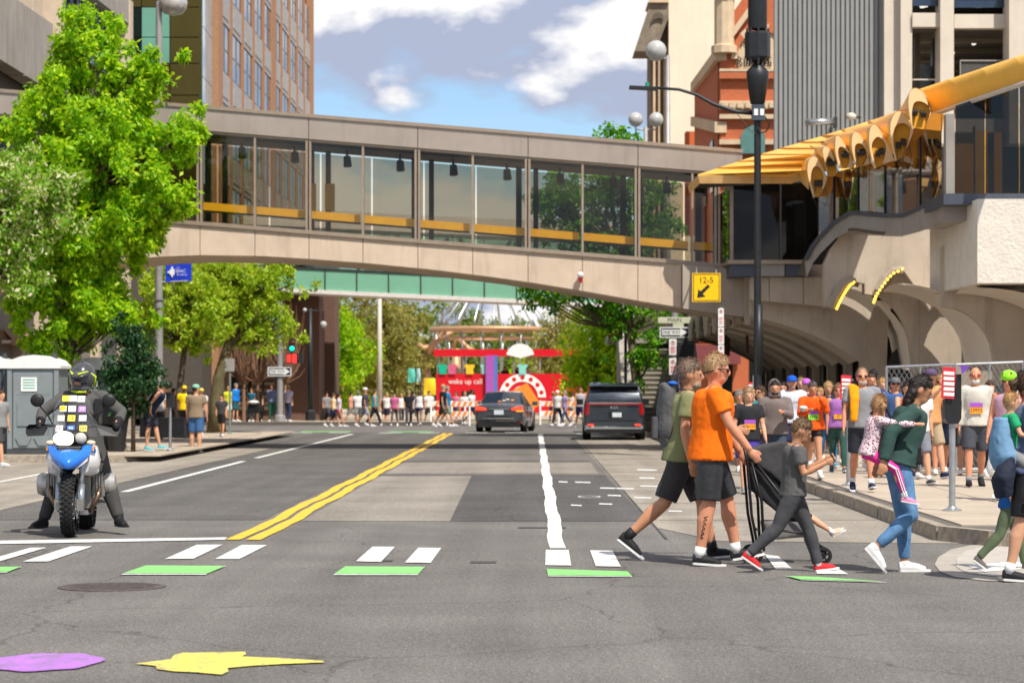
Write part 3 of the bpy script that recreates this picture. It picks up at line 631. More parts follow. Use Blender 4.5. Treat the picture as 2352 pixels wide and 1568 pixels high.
# --- dark glazing of the landing and the ramp
def panel(pts, m, name, e=(0, 0.04, 0)): return MB().prism([P(*p) for p in pts], e).build(name, m, pk)
for a, b in ((1680, 1735), (1737, 1792), (1794, 1880)):
    panel([(a + 1, 420, 62.1), (b - 1, 420, 62.1), (b - 1, 598, 62.1), (a + 1, 598, 62.1)], 'pane_smoke', 'window_pane')
    panel([(b - 2, 420, 62.05), (b, 420, 62.05), (b, 598, 62.05), (b - 2, 598, 62.05)], 'dark_frame', 'window_mullion')
xl = P(1680, 500, 62.1).x
for y0, y1 in ((62.2, 64), (64.05, 66)):
    MB().bb((xl - 0.02, y0, 4.7), (xl + 0.02, y1, 6.6)).build('window_pane', 'pane_smoke', pk)
MB().bb((xl - 0.04, 62.0, 4.65), (xl + 0.04, 62.18, 6.65)).build('window_mullion', 'bridge_frame', pk)
MB().bb((xl + 0.3, 66.0, 4.65), (10, 66.1, 7.0)).build('landing_backdrop', 'shop_dark', pk)  # dark surface put in behind the landing glass to darken it
MB().bb((xl + 0.25, 62.3, 4.45), (16, 66.2, 4.62)).build('landing_floor', 'shop_brown', pk)
for i in range(2, len(tp) - 1):
    (x0, y0, d0), (x1, y1, d1) = tp[i], tp[i + 1]; h0, h1 = [float(np.interp(x, [1850, 1900, 1960, 2050, 2100, 2160], [430, 400, 385, 370, 330, 262])) for x in (x0, x1)]
    panel([(x0, y0, d0 + .2), (x1, y1, d1 + .2), (x1, h1, d1 + .2), (x0, h0, d0 + .2)], 'pane_smoke', 'window_pane')
    if i < 8: panel([(x0, y0 + 30, d0 + 1.3), (x1, y1 + 30, d1 + 1.3), (x1, h1 + 22, d1 + 1.3), (x0, h0 + 22, d0 + 1.3)], 'shop_dark', 'dark_backing', (0, 0.05, 0))  # dark sheet added behind the panes so the glazing looks dark
    if i % 2: panel([(x0 - 1, y0, d0 + .15), (x0 + 1, y0, d0 + .15), (x0 + 1, h0, d0 + .15), (x0 - 1, h0, d0 + .15)], 'dark_frame', 'window_mullion', (0, 0.06, 0))
panel([(2173, 445, 51), (2193, 445, 51), (2193, 262, 51), (2173, 262, 51)], 'ledge_panel', 'corner_post', (0, 0.3, 0))
for a, b in ((2195, 2262), (2264, 2340), (2342, 2420)):
    ta, tb = [float(np.interp(x, [2141, 2352, 2420], [262, 189, 166])) for x in (a, b)]
    panel([(a, 446, 51.1), (b, 446, 51.1), (b, tb, 51.1), (a, ta, 51.1)], 'pane_smoke', 'window_pane')
for a, b, y0, y1, m in ((2195, 2236, 330, 450, 'roof_orange'), (2240, 2268, 300, 450, 'roof_yellow'), (2284, 2302, 305, 450, 'roof_orange'), (2236, 2240, 290, 450, 'shop_dark')):
    panel([(a, y1, 53), (b, y1, 53), (b, y0, 53), (a, y0, 53)], m, 'interior_panel', (0, 0.1, 0))
MB().bb((6.9, 60.2, 4.7), (8.4, 60.4, 6.6)).bb((8.4, 59.5, 4.9), (18, 59.7, 7.2)).build('dark_backdrop', 'shop_dark', pk)  # dark backdrop, added to keep the ramp glass dark
# --- yellow scalloped roof: seven barrels whose open ends face the street, running back to a rising ridge
mat('roof_orange_deep', (0.55, 0.21, 0.012), rough=0.55, var=0.1)
rc = lambda x, y: (1580.3 + 0.2637 * x, 180.1 + 0.2637 * y)
BY = [57.7, 57.1, 56.5, 55.8, 54.9, 53.7, 51.9]
OUT = [[(1095, 1040), (1045, 850), (1045, 740), (1075, 685), (1120, 690), (1165, 760), (1215, 870)], [(1215, 800), (1180, 680), (1175, 620), (1200, 590), (1240, 620), (1280, 720), (1310, 800)], [(1315, 780), (1285, 640), (1285, 530), (1300, 500), (1340, 530), (1400, 640), (1440, 770)],
       [(1470, 780), (1430, 620), (1430, 510), (1455, 465), (1500, 490), (1560, 600), (1600, 740)], [(1625, 785), (1585, 620), (1580, 470), (1610, 405), (1650, 420), (1720, 540), (1800, 715)], [(1810, 720), (1770, 520), (1765, 390), (1810, 295), (1870, 300), (1930, 390), (1965, 460)], [(1955, 440), (1925, 280), (1925, 150), (1960, 90), (2020, 100), (2070, 150), (2115, 300)]]
INN = [[(1110, 1030), (1070, 900), (1080, 800), (1110, 765), (1145, 780), (1180, 850), (1157, 1026)], [(1225, 850), (1200, 760), (1205, 700), (1230, 680), (1260, 710), (1292, 780), (1280, 850)], [(1345, 780), (1310, 680), (1310, 615), (1335, 595), (1375, 620), (1410, 700), (1385, 780)],
       [(1480, 770), (1455, 680), (1455, 590), (1490, 565), (1530, 590), (1560, 670), (1530, 758)], [(1640, 780), (1605, 640), (1605, 560), (1650, 510), (1700, 540), (1725, 610), (1695, 750)], [(1820, 715), (1790, 560), (1800, 430), (1860, 390), (1915, 410), (1935, 460), (1885, 670)], [(1955, 420), (1950, 300), (1970, 215), (2025, 200), (2090, 235), (2110, 290), (2065, 440)]]
RPT = [[(1182, 860), (1300, 850), (1285, 915), (1215, 1035), (1157, 1026)], [(1293, 782), (1350, 845), (1345, 865), (1280, 850)], [(1411, 690), (1452, 762), (1440, 780), (1386, 780)], [(1561, 670), (1605, 745), (1618, 790), (1531, 758)], [(1726, 612), (1800, 720), (1780, 778), (1696, 750)], [(1936, 462), (2122, 310), (2010, 680), (1968, 708), (1886, 670)], [(2111, 300), (2232, 312), (2212, 460), (2066, 442)]]
RID = [(85, 838), (650, 655), (801, 610), (1169, 500), (1330, 452), (1560, 378), (1800, 300), (1935, 255)]; RDY = [62.4, 62.6, 62.6, 62.6, 62.6, 62.6, 61.5, 60.0]
def smooth_line(pts, n=3):
    """points of a rounded line through pts"""
    r = []
    for i in range(len(pts) - 1):
        p0, p1, p2, p3 = [Vector(pts[max(0, min(len(pts) - 1, i + d))]) for d in (-1, 0, 1, 2)]
        for k in range(n): t = k / n; r.append(0.5 * ((2 * p1) + (p2 - p0) * t + (2 * p0 - 5 * p1 + 4 * p2 - p3) * t * t + (3 * p1 - p0 - 3 * p2 + p3) * t ** 3))
    return r + [Vector(pts[-1])]
for k in range(7):
    Yk = BY[k]; o3 = smooth_line([P(*rc(*p), Yk) for p in OUT[k]]); i3 = smooth_line([P(*rc(*p), Yk) for p in INN[k]]); n = len(o3)
    MB().prism(o3 + list(reversed(i3)), (0, 0.1, 0)).build('barrel_rim', 'roof_rim', pk)
    MB().grid([i3, [p + Vector((0, 0.16, 0)) for p in i3]]).build('barrel_lining', 'roof_orange', pk, smooth=True)
    MB().prism([p + Vector((0, 0.13, 0)) for p in i3], (0, 0.04, 0)).build('petal', 'roof_orange', pk)
    MB().prism([P(*rc(*p), Yk + 0.12) for p in RPT[k]], (0, 0.05, 0)).build('petal', 'roof_orange_deep', pk)
    if k < 3: r0 = P(*rc(OUT[k][1][0] - 120, OUT[k][1][1] - 110), Yk + 4); r1 = P(*rc(OUT[k][3][0] + 0, OUT[k][3][1] + 10), Yk + 4)
    else: r0, r1 = P(*rc(*RID[k]), RDY[k]), P(*rc(*RID[k + 1]), RDY[k + 1])
    sh = o3[2:]; m = len(sh); rows = []
    for j in range(11):
        v = j / 10; rows.append([(p + Vector((0, 0.02, 0.012))).lerp(r0.lerp(r1, i / (m - 1)), v) for i, p in enumerate(sh)])
    MB().grid(rows).build('roof_barrel', 'roof_yellow', pk, smooth=True)
    for i in (() if k < 3 else (1,)): MB().tube([rw[i] + Vector((0, -0.02, 0.012)) for rw in rows[1:]], 0.017, 5).build('roof_seam', 'roof_orange_deep', pk)
    for q in (0.2, 0.85):                                # small fixtures and loose cables
        c = P(*rc(*INN[k][0]), Yk + 0.05).lerp(P(*rc(*INN[k][-1]), Yk + 0.05), q) + Vector((0, 0, 0.3)); MB().box(c, (0.1, 0.14, 0.1), rx=0.5).build('fixture', 'dark_frame', pk)
    tip = P(*rc(*INN[k][-1]), Yk - 0.05); cb = [tip + Vector((-0.1, 0, 0.25)), tip + Vector((-0.16, 0, -0.05)), tip + Vector((0.0, 0, -0.3)), tip + Vector((0.14, 0, -0.12)), tip + Vector((0.1, 0, 0.2)), tip + Vector((-0.05, 0, -0.1)), tip + Vector((0.22, 0, -0.22))]
    if k in (0, 3, 5): MB().tube(smooth_line(cb), 0.007, 5).build('loose_cable', 'dark_frame', pk)
MB().prism([P(*rc(*p), 58.9) for p in ((1045, 850), (1130, 850), (1215, 800), (1310, 740), (1440, 720), (1600, 700), (1790, 660), (1960, 440), (1925, 290), (1765, 380), (1580, 470), (1430, 510), (1285, 530), (1175, 620), (1045, 740))], (0, 0.05, 0)).build('roof_back', 'roof_yellow', pk)
# flat standing-seam field between the ridge and the barrels
SE = [(838, 85, 900), (780, 258, 1046), (723, 437, 1052), (665, 619, 1070), (610, 801, 1182), (557, 978, 1290), (500, 1169, 1330)]
for (ya, xa, xb), (yb, xc, xd) in zip(SE, SE[1:]):
    rz_ = [float(np.interp(x, [85, 650, 1169], [62.4, 62.6, 62.6])) for x in (xa, xc)]; e = 2.0
    MB().prism([P(*rc(xa + 4, ya - e), rz_[0]), P(*rc(xb, ya - e), 59.5), P(*rc(xd, yb + e), 59.2), P(*rc(xc + 4, yb + e), rz_[1])], (0, 0, -0.05)).build('roof_panel', 'roof_yellow', pk)
    MB().tube([P(*rc(xc, yb), rz_[1]), P(*rc(xd, yb), 59.2)], 0.02, 5).build('roof_seam', 'roof_orange_deep', pk)
# eave of the low roof
ev = [(85, 845, 61.6), (880, 840, 60.6), (950, 808, 59.8), (1052, 925, 58.0), (1052, 965, 58.0), (978, 888, 59.8), (905, 915, 60.6), (105, 915, 61.6)]
EV = [P(*rc(x, y), Y) for x, y, Y in ev]; mb = MB()
for a_, b_, c_, d_ in ((0, 1, 6, 7), (1, 2, 5, 6), (2, 3, 4, 5)): mb.prism([EV[a_], EV[b_], EV[c_], EV[d_]], (0, 0.12, 0))
mb.build('eave_fascia', mat('eave', (0.78, 0.47, 0.18), rough=0.5, var=0.15, vscale=2, coords='World', stain=0.35), pk)
MB().sheet([EV[0], EV[1], P(*rc(1043, 800), 58.0), P(*rc(85, 838), 62.4)]).build('roof_barrel', 'roof_yellow', pk)
MB().sheet([EV[1], EV[2], EV[3], P(*rc(1043, 800), 58.0)]).build('roof_barrel', 'roof_yellow', pk)
MB().prism([EV[0], EV[7], P(*rc(15, 1000), 62.3), P(*rc(0, 935), 62.3)], (0, 0.12, 0)).build('eave_return', 'eave', pk)
MB().prism([P(*rc(105, 905), 61.6), P(*rc(905, 905), 60.6), P(*rc(950, 880), 62.2), P(*rc(60, 960), 62.4)], (0, 0, 0.05)).build('eave_soffit', 'ceiling_dark', pk)
q = [P(1935, 400, 63), P(2078, 400, 63), P(2078, 422, 63), P(1925, 424, 63)]; MB().prism(q, (0, 0.1, 0)).build('lower_eave', 'eave', pk); q = [P(1930, 402, 63), P(2078, 402, 63), P(2078, 384, 66), P(1930, 384, 66)]; MB().prism(q, (0, 0, 0.06)).build('lower_roof', 'roof_yellow', pk)
# big barrel beam that rises to the right
a0, a1, b0, b1 = P(2112, 203, 53.2), P(2420, 100, 48), P(2143, 262, 53.0), P(2420, 166, 47.8)
rows = []
for j in range(9):
    v = j / 8; A, B = a0.lerp(a1, v), b0.lerp(b1, v); row = [A + Vector((0, 1.6, -0.5)), A + Vector((0, 0.8, -0.02))]
    for i in range(7):
        u = i / 6; row.append(A.lerp(B, u) + Vector((0, 0.25 - 0.35 * math.sin(math.pi * u * 0.9), 0.06 * math.sin(math.pi * u))))
    rows.append(row)
for j in range(0, 8, 2): MB().grid(rows[j:j + 3]).build('beam_panel_yellow', 'roof_yellow', pk, smooth=True)
MB().tube([b0 + Vector((0, -0.1, -0.02)), b1 + Vector((0, -0.1, -0.02))], 0.05, 8).build('gutter_pipe', 'column_cream', pk)
MB().prism([a0.lerp(b0, 0.45), a1.lerp(b1, 0.45), a1.lerp(b1, 0.47), a0.lerp(b0, 0.47)], (0, 0.1, 0)).build('beam_seam', 'eave', pk)
# --- garage block behind
YG = 76.0; x0, x1 = 1779, 2031; n = 23; w = (x1 - x0) / n
for i in range(n):
    a, b = P(x0 + i * w, 380, YG), P(x0 + (i + 1) * w, -60, YG); mb = MB()
    mb.prism([(a.x, YG, a.z), (a.x + (b.x - a.x) * .62, YG, a.z), (a.x + (b.x - a.x) * .78, YG + 0.07, a.z), (b.x, YG + 0.07, a.z), (b.x, YG + 0.3, a.z), (a.x, YG + 0.3, a.z)], (0, 0, b.z - a.z)).build('corrugated_panel', 'corrugated', pk)
def gbox(xa, xb, ya, yb, Y, d, m, name): 
    a, b = P(xa, yb, Y), P(xb, ya, Y); return MB().bb((a.x, Y, a.z), (b.x, Y + d, b.z)).build(name, m, pk)
for a, b, y in ((2031, 2068, 75.6), (2069, 2095, 75.3), (2160, 2191, 75.0), (2318, 2400, 74.6)): gbox(a, b, -60, 330, y, 1.0, 'column_cream', 'column')
for ya, yb in ((30, 62), (-60, -30), (270, 300)):
    gbox(2096, 2159, ya, yb, 75.2, 0.4, 'column_cream', 'deck_edge'); gbox(2192, 2317, ya + 3, yb + 3, 75.2, 0.4, 'column_cream', 'deck_edge')
gbox(2090, 2420, 62, 70, 75.7, 14, 'deck_dark', 'deck_slab'); gbox(2090, 2420, -34, -28, 75.7, 14, 'deck_dark', 'deck_slab'); gbox(2090, 2420, 300, 306, 75.7, 14, 'deck_dark', 'deck_slab')
for i in range(5): 
    a, b = P(2090, 76, 77), P(2420, 70, 77); y = 77.5 + i * 2.3; MB().bb((a.x, y, a.z - 0.2), (b.x, y + 0.4, b.z)).build('deck_joist', mat('joist', (0.33, 0.27, 0.19), rough=0.9), pk)
gbox(2090, 2420, -60, 330, 89.5, 0.3, 'deck_dark', 'rear_wall'); MB().bb((P(2420, 0, 75).x, 75.7, 6), (P(2420, 0, 75).x + 0.3, 89.5, 14)).build('side_wall', 'deck_dark', pk)
gbox(2102, 2113, 72, 300, 76.4, 0.4, 'shop_brown', 'inner_post'); gbox(2142, 2151, 90, 300, 77.5, 0.4, 'shop_dark', 'inner_post')
gbox(2096, 2159, -34, 14, 75.4, 0.05, mat('tinted_blue', (0.03, 0.05, 0.09), rough=0.15), 'tinted_panel'); gbox(2192, 2317, -34, 18, 75.4, 0.05, 'tinted_blue', 'tinted_panel')
sb_ = [P(x, y, 77.8) for x, y in ((2105, 160), (2118, 145), (2190, 175), (2200, 190), (2200, 300), (2105, 300))]; MB().prism(sb_, (0, 0.3, 0)).build('stair_side', mat('stair_paint', (0.26, 0.30, 0.32), rough=0.6), pk)
for y in (183, 213, 229, 240): gbox(2096, 2159, y - 1.4, y + 1.4, 75.5, 0.06, 'column_cream', 'guard_rail')
gbox(2205, 2207, 140, 200, 75.1, 0.06, 'ledge_panel', 'fence_post'); gbox(2205, 2318, 138, 141, 75.1, 0.06, 'ledge_panel', 'fence_rail'); gbox(2207, 2318, 142, 200, 75.15, 0.03, mat('fence_dark', (0.07, 0.065, 0.06), rough=0.7), 'fence_mesh')
tube_l = mat('tube_light', (0.8, 0.78, 0.7), emit=(1, 0.95, 0.85), estr=0.9)
for a, b, c, d in ((2236, 100, 2250, 88), (2178, 135, 2188, 122), (2117, 15, 2128, 12)):
    q = [P(a, b, 78), P(c, d, 79)]; MB().tube(q, 0.07, 6).build('tube_light', tube_l, pk)
# wall lights and cylinder on the corrugated wall
p = P(1850, 281, 75.6); MB().tube([p, p + Vector((0.85, 0, 0.02))], 0.1, 12).build('cylinder_lamp', mat('steel', (0.5, 0.5, 0.5), rough=0.3, metal=0.9), pk, smooth=True); MB().box(p + Vector((0.9, 0.1, 0)), (0.1, 0.3, 0.3)).build('lamp_bracket', 'dark_frame', pk)
for x, y in ((1955, 268), (2060, 264)): 
    p = P(x, y, 75.4); MB().ball(p, (0.16, 0.14, 0.12), 10, 8).build('flood_lamp', 'column_cream', pk, smooth=True); MB().tube([p, p + Vector((0.3, 0.2, 0))], 0.04, 6).build('lamp_bracket', 'dark_frame', pk)

# ================================================================== concrete stair on the right sidewalk
st = thing('concrete_stair', 'concrete outdoor stair with steel handrails under the skywalk', 'stair', (4, 86, 0.15))
mat('stair_concrete', (0.34, 0.31, 0.265), rough=0.9, var=0.15, vscale=1.5, bump=0.25, coords='World', stain=0.4); mat('handrail_steel', (0.42, 0.45, 0.5), rough=0.35, metal=0.8)
YS = 82.6
for i in range(17):
    z = 0.3 + i * 0.165; y = YS + i * 0.30; x0, x1 = 3.42 + 0.0 * i, 4.85
    mb = MB().bb((x0, y, z - 0.05), (x1, y + 0.36, z)); mb.bb((x0, y + 0.06, z - 0.21), (x1, y + 0.1, z - 0.052)); mb.build('step', 'stair_concrete', st)
side = []
for xs_, w in ((2.9, 0.42), (4.95, 0.55)):
    mb = MB().prism([(xs_, YS - 0.6, 0.15), (xs_, YS + 5.4, 0.15), (xs_, YS + 5.4, 4.3), (xs_, YS + 4.6, 4.0), (xs_, YS - 0.2, 1.25), (xs_, YS - 0.6, 1.0)], (w, 0, 0)); mb.build('side_wall', 'stair_concrete', st)
    xx = xs_ + w + 0.07 if xs_ < 4 else xs_ - 0.12
    pts = [(xx, YS - 0.3, 1.15), (xx, YS + 0.6, 1.55), (xx, YS + 2.4, 2.5), (xx + (0.06 if xs_ < 4 else -0.3), YS + 4.0, 3.6), (xx, YS + 4.8, 4.4)]
    MB().tube(pts, 0.045, 8).build('handrail', 'handrail_steel', st, smooth=True)
MB().bb((2.6, YS + 5.5, 3.15), (5.6, YS + 8.5, 3.4)).build('landing', 'stair_concrete', st)
MB().bb((3.3, YS + 7.5, 0.15), (5.6, YS + 7.8, 3.2)).build('rear_wall', 'shop_brown', st)
MB().prism([P(1440, 735, 86), P(1540, 690, 86), P(1700, 690, 86), P(1700, 760, 86), P(1455, 760, 86)], (0, 0.2, 0)).build('upper_wall', 'shop_brown', st)
# ================================================================== buildings on the left
mat('grey_concrete', (0.36, 0.325, 0.285), rough=0.9, var=0.16, vscale=0.7, bump=0.2, coords='World', stain=0.55)
mat('cream_fin', (0.60, 0.48, 0.36), rough=0.8, var=0.08, coords='World')
mat('window_blue', (0.16, 0.27, 0.46), rough=0.06, var=0.15, vscale=0.4, coords='World', spec=0.9)
mat('recess_dark', (0.085, 0.07, 0.058), rough=0.8)
mat('ground_floor', (0.27, 0.235, 0.20), rough=0.8, var=0.12, vscale=0.8, coords='World')
mat('ground_dark', (0.10, 0.093, 0.088), rough=0.6)
XF = -14.46
def W(x, y, X=XF): s = (x - HX) / X; return Vector((X, F / s, EYE + (HY - y) / s))
def wq(bld, pts, m, name, d=0.12, X=XF):
    """slab on a street-facing wall, outline given by picture points on the plane X"""
    return MB().prism([W(x, y, X) for x, y in pts], (d, 0, 0)).build(name, m, bld)
L1 = thing('concrete_office', 'grey concrete office building with blue ribbon windows behind the big tree', 'building', (XF, 75, 0))
MB().bb((XF - 20, 62, 0.14), (XF - 0.15, 88, 30)).build('wall', 'recess_dark', L1)
wq(L1, [(-90, -55), (16, 12), (16, 172), (-90, 108)], 'grey_concrete', 'concrete_panel', 0.5); wq(L1, [(18.5, 14), (82, 56), (82, 213), (18.5, 174)], 'grey_concrete', 'concrete_panel', 0.5)
wq(L1, [(83, -60), (91, -56), (91, 190), (83, 184)], 'cream_fin', 'pier', 0.75)
for a in (-60, -20, 10, 33, 52): wq(L1, [(a, -120), (a + (22 if a != 33 else 16), -110), (a + (22 if a != 33 else 16), 40 + (a + 22) * 0.6), (a, 25 + a * 0.6)], 'cream_fin', 'wall_fin', 0.3)
xs = [93, 105, 121, 137, 152, 167, 184, 199, 214, 226, 237, 248, 259, 270]
for a, b in zip(xs, xs[1:]):
    bot = lambda x: 64 + (x - 92) * 0.715; tp_ = lambda x: -75 + (x - 92) * 0.76
    wq(L1, [(a + 1.2, tp_(a)), (b - 1.2, tp_(b)), (b - 1.2, bot(b)), (a + 1.2, bot(a))], 'window_blue', 'window_pane', 0.05)
    wq(L1, [(b - 1.2, tp_(b)), (b + 1.2, tp_(b)), (b + 1.2, bot(b)), (b - 1.2, bot(b))], 'dark_frame', 'mullion', 0.14)
wq(L1, [(92, -140), (272, 5), (272, 60), (92, -76)], 'grey_concrete', 'concrete_panel', 0.45); wq(L1, [(266, 0), (273, 5), (273, 330), (266, 330)], 'cream_fin', 'pier', 0.5)
wq(L1, [(92, 150), (272, 260), (272, 420), (92, 330)], 'grey_concrete', 'concrete_panel', 0.3)
for a, b, m in ((-60, 20, 'ground_floor'), (28, 70, 'ground_dark'), (78, 128, 'ground_dark'), (140, 200, 'ground_floor'), (206, 262, 'ground_dark')):
    wq(L1, [(a, 560), (b, 575), (b, 1045 - b * 0.12), (a, 1045 - a * 0.12)], m, 'shop_panel', 0.1)
for a in (22, 71, 80, 130, 202, 262, 272): wq(L1, [(a, 560), (a + 6, 560), (a + 6, 1045 - a * 0.12), (a, 1045 - a * 0.12)], 'cream_fin', 'column', 0.35)
wq(L1, [(0, 655), (140, 668), (140, 690), (0, 678)], 'window_blue', 'transom', 0.2)
aw = thing('awning', 'brown canvas awning with pale lettering at the left edge', 'awning', W(5, 800, XF + 1.2))
MB().prism([P(-40, 752, 68), P(8, 757, 68), P(26, 776, 67), P(26, 792, 67), P(-40, 790, 67)], (0, 3, 0)).build('canopy', mat('canvas_brown', (0.28, 0.16, 0.085), rough=0.9), aw)
MB().bb((P(4, 786, 66.9).x, 66.92, P(4, 788, 66.9).z), (P(24, 780, 66.9).x, 66.95, P(4, 781, 66.9).z)).build('lettering_strip', 'pale_beam', aw)
# --- green glass building beyond the cross street (faces the camera) with a bright glass return
L2 = thing('green_glass_building', 'dark olive glass building behind the skywalk on the left', 'building', (-16, 106, 0))
mat('olive_glass', (0.075, 0.062, 0.02), rough=0.12, var=0.15, vscale=0.3, coords='World', spec=0.6); mat('teal_glass', (0.16, 0.36, 0.27), rough=0.1, var=0.12, vscale=0.3, coords='World'); mat('ice_glass', (0.36, 0.55, 0.66), rough=0.06, var=0.2, vscale=0.5, coords='World', spec=0.9)
mat('black_glass', (0.012, 0.02, 0.018), rough=0.1)
def fq(b_, x0, x1, y0, y1, Y, d, m, name):
    a, b = P(x0, y1, Y), P(x1, y0, Y); return MB().bb((a.x, Y, a.z), (b.x, Y + d, b.z)).build(name, m, b_)
fq(L2, 200, 463, -200, 960, 106.3, 12, 'recess_dark', 'core_wall')
for (x0, x1, cols) in ((272, 324, ['olive_glass', 'black_glass', 'black_glass', 'olive_glass', 'olive_glass']), (326, 389, ['olive_glass', 'teal_glass', 'teal_glass', 'olive_glass', 'olive_glass']), (391, 464, ['olive_glass'] * 5)):
    for (y0, y1), m in zip(((-60, 16), (18, 85), (87, 145), (147, 218), (220, 420)), cols): fq(L2, x0, x1, y0, y1, 106, 0.25, m, 'glass_panel')
fq(L2, 282, 308, 106, 128, 105.9, 0.3, 'pale_beam', 'balcony_rail')
for y0, y1 in ((-60, 60), (62, 175), (177, 420)):
    A, B = P(466, y0, 106), P(494, y0, 111); z1 = P(466, y1, 106).z
    MB().prism([(A.x, A.y, z1), (B.x, B.y, z1), (B.x, B.y, A.z), (A.x, A.y, A.z)], (-0.2, 0.1, 0)).build('glass_return', 'ice_glass', L2)
# --- brick tower facing the street: piers, windows, carved spandrels, storey by storey
L3 = thing('brick_tower', 'tall tan brick office tower with dark sash windows behind the skywalk', 'building', (-14, 112, 0))
def brickmat(name, c1, c2, mortar, scale=6.0):
    m = mat(name, c1, rough=0.9, var=0.2, vscale=2, coords='World'); N, L = m.node_tree.nodes, m.node_tree.links; b = N['Principled BSDF']
    g = [n for n in N if n.type == 'NEW_GEOMETRY'][0]; br_ = N.new('ShaderNodeTexBrick'); br_.inputs['Color1'].default_value = (*c1, 1); br_.inputs['Color2'].default_value = (*c2, 1); br_.inputs['Mortar'].default_value = (*mortar, 1)
    br_.inputs['Scale'].default_value = scale; br_.inputs['Mortar Size'].default_value = 0.012; br_.inputs['Bias'].default_value = -0.2
    sx = N.new('ShaderNodeSeparateXYZ'); L.new(g.outputs['Position'], sx.inputs[0]); ad = N.new('ShaderNodeMath'); ad.operation = 'ADD'; L.new(sx.outputs[0], ad.inputs[0]); L.new(sx.outputs[1], ad.inputs[1])
    cx = N.new('ShaderNodeCombineXYZ'); L.new(ad.outputs[0], cx.inputs[0]); L.new(sx.outputs[2], cx.inputs[1]); L.new(cx.outputs[0], br_.inputs['Vector'])
    L.new(br_.outputs[0], b.inputs['Base Color']); return m
brickmat('brick_tan', (0.40, 0.20, 0.10), (0.31, 0.145, 0.07), (0.34, 0.24, 0.17)); brickmat('brick_red', (0.52, 0.135, 0.05), (0.42, 0.10, 0.035), (0.36, 0.2, 0.13)); brickmat('brick_brown', (0.16, 0.085, 0.06), (0.12, 0.06, 0.045), (0.13, 0.1, 0.08))
mat('spandrel_stone', (0.37, 0.355, 0.35), rough=0.85, var=0.2, vscale=5, bump=0.5, bscale=12, coords='World'); mat('sash_dark', (0.025, 0.024, 0.024), rough=0.25); mat('sash_blue', (0.10, 0.155, 0.21), rough=0.08, spec=0.8)
X3 = -13.8
MB().bb((X3 - 14, 110.3, 0.14), (X3 - 0.25, 157, 40)).build('wall', 'brick_tan', L3)
nb = 11; y0, pit = 110.4, 4.6
stories = [(5.0 + 3.55 * k) for k in range(6)]
for i in range(nb):
    ya = y0 + i * pit
    wide = 0.6 if i % 5 else 1.5
    MB().bb((X3 - 0.2, ya - wide / 2, 0.2), (X3 + (0.07 if i % 5 else 0.14), ya + wide / 2, 40)).build('brick_pier', 'brick_tan', L3)
    if i == nb - 1: break
    for z in [stories[j] + 3.55 for j in range(5)]:
        if P(0, 0, ya).z + 2 < z or z < 6: continue
        yc = ya + pit / 2; h = pit / 2 - 0.31
        sp = MB().bb((X3 - 0.2, yc - h, z - 1.35), (X3 + 0.02, yc + h, z)).build('spandrel', 'spandrel_stone', L3)
        MB().bb((X3 + 0.015, yc - h * .7, z - 1.1), (X3 + 0.05, yc + h * .7, z - 0.25)).build('carved_panel', 'spandrel_stone', sp)
        w_ = MB().bb((X3 - 0.2, yc - h, z + 0.003), (X3 - 0.03, yc + h, z + 2.2)).build('window', 'sash_dark', L3)
        for q in (-0.5, 0.5):
            for za, zb in ((0.1, 1.0), (1.12, 2.1)): MB().bb((X3 - 0.029, yc + q * h - h * 0.32, z + za), (X3 - 0.015, yc + q * h + h * 0.32, z + zb)).build('pane', 'sash_blue', w_)
        if 0: mb.bb((X3 - 0.029, yc + q * h - h * 0.32, z + 0.1), (X3 - 0.015, yc + q * h + h * 0.32, z + 1.0)).bb((X3 - 0.029, yc + q * h - h * 0.32, z + 1.12), (X3 - 0.015, yc + q * h + h * 0.32, z + 2.1))
# --- restaurant on the far left corner, brown brick with slatted shutters
L4 = thing('corner_restaurant', 'brown brick corner restaurant with tall dark slatted windows', 'building', (-13, 114, 0))
MB().bb((-26, 115, 0.1), (-9.75, 118, 6.2)).build('wall', 'brick_brown', L4)
MB().bb((-13.2, 113.6, 3.9), (-11.2, 115, 4.25)).build('canopy', 'pale_beam', L4)
MB().bb((-12.2, 114.8, 6.25), (-10.0, 115.3, 9.5)).build('upper_wall', mat('dark_metal_wall', (0.085, 0.08, 0.08), rough=0.6), L4)
MB().bb((-10.3, 118.2, 0.1), (-9.3, 121, 9.6)).build('corner_pier', 'brick_brown', L4)
for i, x in enumerate((505, 545, 578, 607)):
    a = P(x, 950, 114.9); sh = MB().bb((a.x, 114.84, 0.6), (a.x + 0.5, 114.98, 4.2)).build('shutter', 'shop_brown', L4)
    for j in range(11): MB().box((a.x + 0.25, 114.8, 0.9 + j * 0.3), (0.48, 0.05, 0.1), rx=0.4).build('slat', mat('slat_tan', (0.28, 0.19, 0.12), rough=0.7), sh)
    MB().bb((a.x - 0.45, 114.85, 0.3), (a.x - 0.05, 114.97, 4.3)).build('window_pane', 'black_glass', L4)
for x0, x1, y0_, y1_, m in ((375, 402, 880, 942, 'amber_panel'), (375, 402, 948, 975, 'amber_panel'), (405, 470, 840, 1000, 'brick_red'), (330, 372, 800, 980, 'maroon')):
    a, b = P(x0, y1_, 116), P(x1, y0_, 116)
    MB().bb((a.x, 114.7, max(0.12, a.z)), (b.x, 114.95, b.z)).build('facade_panel', mat(m, {'amber_panel': (0.75, 0.42, 0.06), 'maroon': (0.20, 0.05, 0.05)}.get(m, (0.3, 0.1, 0.05)), rough=0.7), L4)
